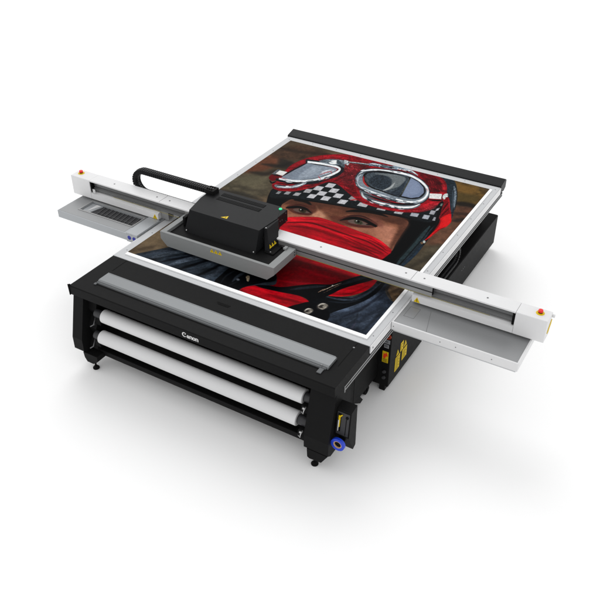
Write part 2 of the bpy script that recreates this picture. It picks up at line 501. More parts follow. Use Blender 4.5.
cl = end_column(0.0, 0.112, 0.160)
crr = end_column(2.385, 2.6, 2.452)
part("warning_mark", MB().box(0.176, 0.190, -0.475, -0.470, 0.672, 0.692, 0.0008), 'yellow', cl)
# hubs, brackets and latch wires that carry the two rolls
for (yy, zz, xl, xh) in ((-0.500, 0.590, 0.296, 2.316), (-0.548, 0.383, 0.274, 2.286)):
    part("roll_hub", MB().cyl((xh + 0.002, yy, zz), (2.384, yy, zz), 0.040, seg=28, bev=0.004), 'dark_grey', crr)
    part("roll_hub", MB().cyl((0.201, yy, zz), (xl - 0.002, yy, zz), 0.038, seg=28, bev=0.004), 'dark_grey', cl)
    w = MB()
    w.tube([(2.372, yy - 0.085, zz - 0.012), (2.366, yy - 0.112, zz - 0.035), (2.362, yy - 0.106, zz - 0.070), (2.350, yy - 0.09, zz - 0.088), (2.330, yy - 0.085, zz - 0.075)], 0.0045, 8)
    w.cyl((2.372, yy - 0.10, zz - 0.022), (2.352, yy - 0.10, zz - 0.022), 0.009, seg=14)
    part("latch_wire", w, 'steel', crr)
    part("roll_bracket", MB().prism('x', [(yy - 0.07, zz - 0.03), (yy + 0.05, zz - 0.03), (yy + 0.05, zz - 0.10), (yy - 0.04, zz - 0.12), (yy - 0.09, zz - 0.075)], 2.325, 2.3845, 0.004), 'black', crr)
    part("roll_bracket", MB().prism('x', [(yy - 0.03, zz - 0.02), (yy + 0.05, zz - 0.02), (yy + 0.05, zz - 0.10), (yy - 0.02, zz - 0.11)], 0.2005, 0.255, 0.004), 'black', cl)
    part("latch_wire", MB().tube([(0.205, yy - 0.02, zz - 0.03), (0.225, yy - 0.075, zz - 0.075), (0.208, yy - 0.10, zz - 0.085)], 0.005, 8), 'screw', cl)
part("screw", MB().cyl((0.2005, -0.545, 0.49), (0.2045, -0.545, 0.49), 0.007, seg=12), 'steel', cl)
part("tension_bar", MB().box(0.2005, 2.3845, -0.535, -0.465, 0.150, 0.205, 0.005), 'black')
part("rear_panel", MB().box(0.2005, 2.3845, -0.43, -0.405, 0.145, 0.7505, 0.002), 'deep')

# --- air gauge box and blue roll hub at the right column
gb = part("gauge_box", MB().prism('x', [(-0.425, 0.632), (-0.515, 0.616), (-0.545, 0.385), (-0.465, 0.205), (-0.425, 0.225)], 2.6015, 2.722, 0.006), 'black')
def on_front(z):                       # y of the box's sloping front at height z
    return -0.515 - 0.030 * (0.616 - z) / 0.231
def fplate(x0, x1, z0, z1, lift, th, name, m, parent):
    mb = MB()
    mb.loft([(x0, on_front(z0) - lift, z0), (x1, on_front(z0) - lift, z0), (x1, on_front(z1) - lift, z1), (x0, on_front(z1) - lift, z1)],
            [(x0, on_front(z0) - lift - th, z0), (x1, on_front(z0) - lift - th, z0), (x1, on_front(z1) - lift - th, z1), (x0, on_front(z1) - lift - th, z1)], 0.001)
    return part(name, mb, m, parent)
fplate(2.611, 2.711, 0.398, 0.600, 0.0008, 0.004, "gauge_window", 'dark_grey', gb)
fplate(2.616, 2.644, 0.425, 0.590, 0.0052, 0.0008, "gauge_window", 'deep', gb)
fplate(2.684, 2.690, 0.405, 0.550, 0.0052, 0.0010, "slide_slot", 'deep', gb)
def cyl_front(x, z0, z1, r, lift, name, m):
    return part(name, MB().cyl((x, on_front(z0) - lift, z0), (x, on_front(z1) - lift, z1), r, seg=18, bev=0.002), m, gb)
cyl_front(2.631, 0.470, 0.572, 0.008, 0.010, "gauge_tube", 'yellow')
cyl_front(2.630, 0.440, 0.540, 0.0055, 0.019, "gauge_tube", 'steel')
part("gauge_lever", MB().tube([(2.631, on_front(.55) - .014, .55), (2.645, on_front(.578) - .014, .578), (2.654, on_front(.584) - .012, .584)], 0.005, 10), 'yellow', gb)
part("gauge_knob", MB().cyl((2.692, on_front(.568) - .004, .568), (2.692, on_front(.568) - .014, .568), 0.013, 0.010, 18, .002), 'deep', gb)
rc = Vector((2.656, -0.602, 0.338))
rg = part("hub_ring", MB().ring(rc, (0, 1, 0), 0.0345, 0.0575, 0.022, 48, 0.005), 'blue', gb)
part("hub_core", MB().ring(rc + Vector((0, 0.0015, 0)), (0, 1, 0), 0.0285, 0.0342, 0.021, 40, 0.001), 'cardboard', gb)
part("hub_bore", MB().cyl(rc + Vector((0, 0.012, 0)), rc + Vector((0, 0.075, 0)), 0.0283, seg=32), 'deep', gb)

# --- gantry across the table
GX0, GX1, GY0, GY1, GZT = -1.145, 3.743, 0.69, 0.838, 1.075
ga = MB()
ga.box(GX0, -0.897, GY0, GY1, 0.868, GZT, 0.006)
ga.box(3.495, GX1, GY0, GY1, 0.868, GZT, 0.006)
ga.box(-0.896, 3.494, GY0, GY1, 1.060, GZT, 0.0025)
ga.box(-0.896, 3.494, 0.815, GY1 - 0.001, 0.962, 1.0595, 0.002)
ga.box(-0.896, -0.03, 0.815, GY1 - 0.001, 0.869, 0.9615, 0.002)
ga.box(2.64, 3.494, 0.815, GY1 - 0.001, 0.869, 0.9615, 0.002)
gan = part("gantry", ga, 'white')
gl = MB()
gl.prism('x', [(0.6925, 0.869), (0.6925, 0.928), (0.722, 0.940), (0.814, 0.940), (0.814, 0.869)], -0.896, -0.035, 0.004)
gl.prism('x', [(0.6925, 0.869), (0.6925, 0.928), (0.722, 0.940), (0.814, 0.940), (0.814, 0.869)], 2.640, 3.494, 0.004)
part("lower_plate", gl, 'white', gan)
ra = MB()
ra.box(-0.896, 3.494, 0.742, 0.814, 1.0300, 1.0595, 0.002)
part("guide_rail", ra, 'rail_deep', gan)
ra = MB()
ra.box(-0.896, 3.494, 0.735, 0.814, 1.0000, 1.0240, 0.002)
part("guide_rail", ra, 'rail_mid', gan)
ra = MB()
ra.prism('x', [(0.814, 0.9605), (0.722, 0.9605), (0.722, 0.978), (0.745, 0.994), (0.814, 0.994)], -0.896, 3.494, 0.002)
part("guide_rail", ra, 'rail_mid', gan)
part("rail_groove", MB().box(-0.896, 3.494, 0.760, 0.813, 0.9615, 1.0590, 0), 'deep', gan)
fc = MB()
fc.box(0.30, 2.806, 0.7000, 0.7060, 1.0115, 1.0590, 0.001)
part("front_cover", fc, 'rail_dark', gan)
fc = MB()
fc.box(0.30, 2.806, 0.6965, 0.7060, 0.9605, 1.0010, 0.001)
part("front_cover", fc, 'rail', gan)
part("encoder_strip", MB().box(-0.60, 3.30, 0.6938, 0.6960, 0.9635, 0.9668, 0), 'gold', gan)
part("belt", MB().box(-0.88, 3.48, 0.7340, 0.7415, 1.036, 1.046, 0.0005), 'rail', gan)
part("rail_stop", MB().box(3.474, 3.4925, 0.696, 0.80, 0.945, 1.058, 0.002), 'deep', gan)
part("rail_stop", MB().box(-0.894, -0.878, 0.696, 0.80, 0.945, 1.058, 0.002), 'deep', gan)
part("sensor_block", MB().box(2.8065, 2.814, 0.698, 0.712, 0.985, 1.050, 0.001), 'deep', gan)
part("sensor_block", MB().box(-0.868, -0.835, 0.6905, 0.696, 0.945, 0.985, 0.002), 'lettering', gan)
for i, x in enumerate((-0.621, -0.081, 0.074, 0.62, 1.736, 2.542, 2.706, 3.244)):
    if i == 0:
        sp = MB().cyl((x, 0.761, 1.0748), (x, 0.761, 1.0768), 0.008, seg=14).build("screw", M['screw'], gan)
    else:
        copy_part(sp, "screw", (x + 0.621, 0, 0), gan)
part("panel_seam", MB().box(-0.006, -0.003, GY0 + 0.003, GY1 - 0.003, 1.0746, 1.0756, 0), 'seam', gan)
part("panel_seam", MB().box(2.612, 2.615, GY0 + 0.003, GY1 - 0.003, 1.0746, 1.0756, 0), 'seam', gan)
def estop(x, y):
    part("button_collar", MB().cyl((x, y, 1.0752), (x, y, 1.080), 0.034, 0.031, 32, 0.001), 'yellow', gan)
    part("button_stem", MB().cyl((x, y, 1.080), (x, y, 1.088), 0.017, seg=24), 'ink', gan)
    part("emergency_button", MB().cyl((x, y, 1.088), (x, y, 1.106), 0.020, 0.018, 28, 0.004), 'red', gan)
estop(-1.075, 0.772); estop(3.660, 0.772)
part("side_emblem", MB().prism('x', [(0.748, 0.922), (0.775, 0.925), (0.826, 0.975), (0.832, 1.012), (0.812, 1.014), (0.762, 0.960)], GX1 + 0.0005, GX1 + 0.005, 0.001), 'yellow', gan)
part("side_latch", MB().box(GX1 + 0.0005, GX1 + 0.02, 0.826, 0.842, 1.03, 1.055, 0.003), 'white', gan)
def warn_tri(mb_y, x, z, s, ink_parent, m='yellow'):
    part("warning_triangle", MB().plate([(x - s / 2, mb_y, z), (x + s / 2, mb_y, z), (x, mb_y, z + s * 0.9)], (0, -1, 0), 0.0015), m, ink_parent)
    q = MB()
    q.box(x - s * 0.05, x + s * 0.05, mb_y - 0.0024, mb_y - 0.0015, z + s * 0.28, z + s * 0.62, 0)
    q.box(x - s * 0.05, x + s * 0.05, mb_y - 0.0024, mb_y - 0.0015, z + s * 0.12, z + s * 0.21, 0)
    part("warning_mark", q, 'ink', ink_parent)
warn_tri(0.6922, 2.686, 0.872, 0.055, gan)
warn_tri(0.6922, -0.075, 0.872, 0.055, gan)
part("gap_filler", MB().box(-0.028, 0.060, 0.735, 0.814, 0.869, 0.9600, 0.003), 'rail', gan)  # added block that covers the bright gap below the gantry
part("chain_ledge", MB().box(-0.45, 1.1, GY1 + 0.001, 0.955, 0.940, 0.950, 0.002), 'rail_dark', gan)

# --- side trays
tr = MB()
tr.box(2.612, 3.655, 0.37, 0.383, 0.775, 0.853, 0.003)
tr.box(3.641, 3.655, 0.3835, 0.812, 0.775, 0.853, 0.003)
tr.box(2.612, 3.6405, 0.80, 0.812, 0.775, 0.853, 0.003)
tr.box(2.612, 2.622, 0.3835, 0.7995, 0.775, 0.853, 0.003)
rt = part("side_tray", tr, 'white')
part("tray_floor", MB().box(2.6225, 3.6405, 0.3835, 0.7995, 0.790, 0.846, 0), 'tray_floor', rt)
part("tray_base", MB().box(2.63, 3.640, 0.382, 0.800, 0.756, 0.7740, 0.002), 'table', rt)
sm = MB()
sm.prism('z', [(2.826, 0.668), (2.829, 0.668), (2.905, 0.384), (2.901, 0.384)], 0.8462, 0.8472, 0)
for (a, b, c_, d_) in ((2.655, 2.745, 0.645, 0.648), (2.655, 2.745, 0.500, 0.503), (2.655, 2.658, 0.500, 0.648), (2.742, 2.745, 0.500, 0.648)):
    sm.box(a, b, c_, d_, 0.8462, 0.8470, 0)
part("panel_seam", sm, 'seam', rt)
l = MB()
for x in (2.63, 3.16, 3.03, 3.45): l.cyl((x, 0.370, 0.812), (x, 0.3686, 0.812), 0.0045, seg=12)
part("rivet", l, 'screw', rt)
# left tray with the slatted window
tl = MB()
x0, x1, y0, y1 = -1.055, -0.012, 0.36, 0.812
wx0, wx1, wy0, wy1 = -0.868, -0.200, 0.487, 0.668
tl.box(x0, x1, y0, wy0, 0.772, 0.850, 0.003)
tl.box(x0, x1, wy1, y1, 0.772, 0.850, 0.003)
tl.box(x0, wx0, wy0, wy1, 0.772, 0.8498, 0)
tl.box(wx1, x1, wy0, wy1, 0.772, 0.8498, 0)
lt_ = part("side_tray", tl, 'tray_metal')
part("tray_floor", MB().box(x0 + 0.01, -0.19, y0 + 0.01, wy0 - 0.018, 0.8502, 0.8515, 0).box(x0 + 0.01, -0.19, wy1 + 0.018, y1 - 0.01, 0.8502, 0.8515, 0).box(x0 + 0.01, wx0 - 0.018, wy0 - 0.018, wy1 + 0.018, 0.8502, 0.8515, 0), 'tray_floor', lt_)
fr = MB()
fr.box(wx0 - 0.016, wx1 + 0.016, wy0 - 0.016, wy0 - 0.001, 0.8502, 0.856, 0.001)
fr.box(wx0 - 0.016, wx1 + 0.016, wy1 + 0.001, wy1 + 0.016, 0.8502, 0.856, 0.001)
fr.box(wx0 - 0.016, wx0 - 0.001, wy0 - 0.001, wy1 + 0.001, 0.8502, 0.856, 0.001)
fr.box(wx1 + 0.001, wx1 + 0.016, wy0 - 0.001, wy1 + 0.001, 0.8502, 0.856, 0.001)
part("window_frame", fr, 'rail', lt_)
part("window_well", MB().box(wx0, wx1, wy0, wy1, 0.812, 0.828, 0), 'dark_grey', lt_)
sl = MB()
for k in range(10):
    xx = wx0 + 0.185 + k * 0.050
    sl.prism('z', [(xx, wy0 + 0.004), (xx + 0.009, wy0 + 0.004), (xx - 0.012, wy1 - 0.004), (xx - 0.021, wy1 - 0.004)], 0.8284, 0.834, 0)
sl.box(wx0 + 0.16, wx1 - 0.004, wy0 + 0.060, wy0 + 0.066, 0.8283, 0.8335, 0)
part("slat", sl, 'slat_grey', lt_)
part("access_panel", MB().prism('z', [(wx0 + 0.004, wy0 + 0.006), (wx0 + 0.10, wy0 + 0.006), (wx0 + 0.145, wy1 - 0.006), (wx0 + 0.004, wy1 - 0.006)], 0.8284, 0.836, 0.001), 'tray_metal', lt_)
part("access_panel", MB().plate([(wx0 + 0.06, wy0 + 0.02, 0.8364), (wx0 + 0.12, wy1 - 0.012, 0.8364), (wx0 + 0.065, wy1 - 0.012, 0.8364)], (0, 0, 1), 0.002), 'lettering', lt_)
bl = part("service_block", MB().box(-0.150, -0.014, 0.345, 0.685, 0.853, 0.872, 0.003).box(-0.150, -0.014, 0.345, 0.3585, 0.775, 0.8528, 0.002), 'tray_metal', lt_)
bi = MB()
for xx in (-0.112, -0.052):
    bi.ring((xx, 0.3445, 0.822), (0, -1, 0), 0.009, 0.021, 0.0015, 24, 0)
    bi.box(xx - 0.006, xx + 0.006, 0.343, 0.3445, 0.812, 0.828, 0)
part("blue_emblem", bi, 'blue_ink', lt_)

# --- carriage tray
def tray_mesh():
    t = bmesh.new()
    X0, X1, Y0, Y1 = 0.310, 1.530, 0.315, 0.680
    ix0, ix1, iy0 = 0.364, 1.462, 0.343
    zt, zm, zb, zf = 1.035, 0.962, 0.895, 0.999
    V = lambda x, y, z: t.verts.new((x, y, z))
    fr = [V(X0, Y0, zt), V(X1, Y0, zt), V(X1, Y0, zm), V(X1 - 0.072, Y0, zb), V(X0 + 0.068, Y0, zb), V(X0, Y0, zm)]
    bk = [V(X0, Y1, zt), V(X1, Y1, zt), V(X1, Y1, zm), V(X1 - 0.072, Y1, zb), V(X0 + 0.068, Y1, zb), V(X0, Y1, zm)]
    it = [V(ix0, iy0, zt), V(ix1, iy0, zt), V(ix1, Y1, zt), V(ix0, Y1, zt)]
    ib = [V(ix0, iy0, zf), V(ix1, iy0, zf), V(ix1, Y1, zf), V(ix0, Y1, zf)]
    F = t.faces.new
    F(fr)
    for i in range(1, 6):
        j = (i + 1) % 6
        F((fr[i], fr[j], bk[j], bk[i]))
    F((fr[0], fr[1], it[1], it[0])); F((fr[1], bk[1], it[2], it[1])); F((bk[0], fr[0], it[0], it[3]))
    F((it[0], it[1], ib[1], ib[0])); F((it[1], it[2], ib[2], ib[1])); F((it[3], it[0], ib[0], ib[3]))
    F((ib[0], ib[1], ib[2], ib[3]))
    F((bk[0], it[3], ib[3], ib[2], it[2], bk[1], bk[2], bk[3], bk[4], bk[5]))
    mb = MB(); mb._merge(t, 0.003)
    return mb
ct = part("carriage_tray", tray_mesh(), 'mid_grey')
part("tray_lining", MB().box(0.3655, 1.4605, 0.3445, 0.679, 1.0, 1.006, 0), 'black', ct)
for k in range(3):
    warn_tri(0.3145, 0.888 + 0.043 * k, 0.990, 0.040, ct)
part("tray_tab", MB().box(1.440, 1.468, 0.610, 0.655, 1.0355, 1.052, 0.002), 'mid_grey', ct)
l = MB()
for z in (0.985, 1.012): l.cyl((1.5302, 0.655, z), (1.532, 0.655, z), 0.006, seg=12)
part("screw", l, 'ink', ct)

# --- carriage hood
hood = MB()
hood.loft([(0.475, 0.462, 1.0065), (1.250, 0.455, 1.0065), (1.275, 0.81, 1.0765), (1.19, 1.02, 1.0765), (0.42, 1.02, 1.0765), (0.425, 0.78, 1.0765)],
          [(0.490, 0.540, 1.200), (1.238, 0.545, 1.200), (1.262, 0.808, 1.200), (1.174, 1.010, 1.200), (0.430, 1.000, 1.200), (0.440, 0.780, 1.200)], 0.011)
ho = part("carriage_hood", hood, 'black_soft')
sb = MB()
sb.box(0.430, 1.262, 0.575, 0.6875, 1.0066, 1.12, 0.004)
part("carriage_side", sb, 'black', ho)
part("vent_slot", MB().box(0.578, 1.050, 0.908, 0.962, 1.2004, 1.2016, 0), 'deep', ho)
part("vent_slot", MB().box(0.582, 1.054, 0.826, 0.880, 1.2004, 1.2016, 0), 'deep', ho)
fins = MB()
for k in range(4):
    for yb in (0.912, 0.830):
        fins.box(0.582, 1.046, yb + 0.012 * k, yb + 0.012 * k + 0.004, 1.2017, 1.2028, 0)
part("vent_fin", fins, 'black_soft', ho)
part("warning_triangle", MB().plate([(0.815, 0.570, 1.2004), (0.880, 0.572, 1.2004), (0.868, 0.618, 1.2004)], (0, 0, 1), 0.0012), 'yellow', ho)
part("warning_mark", MB().box(0.853, 0.859, 0.578, 0.598, 1.2016, 1.2022, 0), 'ink', ho)
# right end: connector block with the status lamp, and the sloping end plate
eb = part("connector_block", MB().box(1.150, 1.256, 0.800, 0.992, 1.083, 1.1985, 0.004), 'black_soft', ho)
part("status_lamp", MB().cyl((1.196, 0.968, 1.1985), (1.196, 0.968, 1.208), 0.017, 0.013, 24, 0.003), 'green_lamp', ho)
l = MB()
for (y, z) in ((0.83, 1.18), (0.96, 1.18), (0.83, 1.10), (0.96, 1.10), (0.895, 1.14), (0.86, 1.145)): l.cyl((1.2562, y, z), (1.258, y, z), 0.0055, seg=10)
part("screw", l, 'screw', ho)
ep = MB()
ep.loft([(1.352, 0.535, 1.0064), (1.352, 0.675, 1.0064), (1.300, 0.675, 1.0064), (1.300, 0.535, 1.0064)],
        [(1.278, 0.612, 1.194), (1.278, 0.800, 1.194), (1.245, 0.800, 1.194), (1.245, 0.612, 1.194)], 0.004)
ep_o = part("end_plate", ep, 'black_soft', ho)
part("end_plate_foot", MB().box(1.300, 1.395, 0.520, 0.676, 1.0062, 1.020, 0.003), 'black', ho)
for k in range(3):
    yk = 0.572 + 0.038 * k; z0 = 1.042; s = 0.034
    fx = lambda z: 1.352 - 0.074 * (z - 1.0064) / 0.1876 + 0.0008
    part("warning_triangle", MB().plate([(fx(z0), yk - s / 2, z0), (fx(z0), yk + s / 2, z0), (fx(z0 + s * .9), yk, z0 + s * .9)], (1, 0, 0.4), 0.0015), 'yellow', ho)
    part("warning_mark", MB().plate([(fx(z0 + .008) + .0016, yk - .002, z0 + .008), (fx(z0 + .008) + .0016, yk + .002, z0 + .008), (fx(z0 + .02) + .0016, yk + .002, z0 + .02), (fx(z0 + .02) + .0016, yk - .002, z0 + .02)], (1, 0, 0.4), 0.0008), 'ink', ho)
l = MB()
for p in ((1.262, 0.625, 1.195), (1.3535, 0.545, 1.018), (0.50, 0.4625, 1.030), (1.235, 0.456, 1.030)):
    l.cyl((p[0], p[1] - 0.0005, p[2]), (p[0] + 0.001, p[1] - 0.006, p[2] + 0.002), 0.006, seg=12)
part("screw", l, 'steel', ho)
part("cable_bracket", MB().box(0.400, 0.432, 0.54, 0.60, 1.0062, 1.10, 0.004).box(0.425, 0.52, 0.87, 0.962, 1.1985, 1.243, 0.004), 'black', ho)

# ------------------------------------------------------------------ media rolls
def paper_roll(label, xa, xb, y, z, r):
    t = thing("paper_roll", label, "paper roll", ((xa + xb) / 2, y, z), "paper rolls on the front of the printer")
    MB().cyl((xa, y, z), (xb, y, z), r, seg=64, bev=0.006).build("paper", M['paper'], t)
    MB().cyl((xa - 0.001, y, z), (xb + 0.001, y, z), 0.037, seg=32).build("core", M['dark_grey'], t)
    return t
paper_roll("upper white paper roll, just under the beam with the lettering", 0.296, 2.316, -0.500, 0.590, 0.0615)
paper_roll("lower white paper roll, nearest to the floor", 0.274, 2.286, -0.548, 0.385, 0.0615)

# ------------------------------------------------------------------ the printed board on the table
BX0, BX1, BY0, BY1, BZ = 0.090, 2.517, 0.097, 2.972, 0.862   # the inked area; the sheet has a white margin in front and at its right edge
PB = thing("printed_board", "white board printed with a goggled rider in a red scarf, lying on the table", "printed board", ((BX0 + BX1) / 2, (BY0 + BY1) / 2, 0.8505))
MB().box(BX0 - 0.002, 2.545, 0.060, BY1 + 0.003, 0.8505, BZ - 0.0008, 0.001).build("board", M['board'], PB)

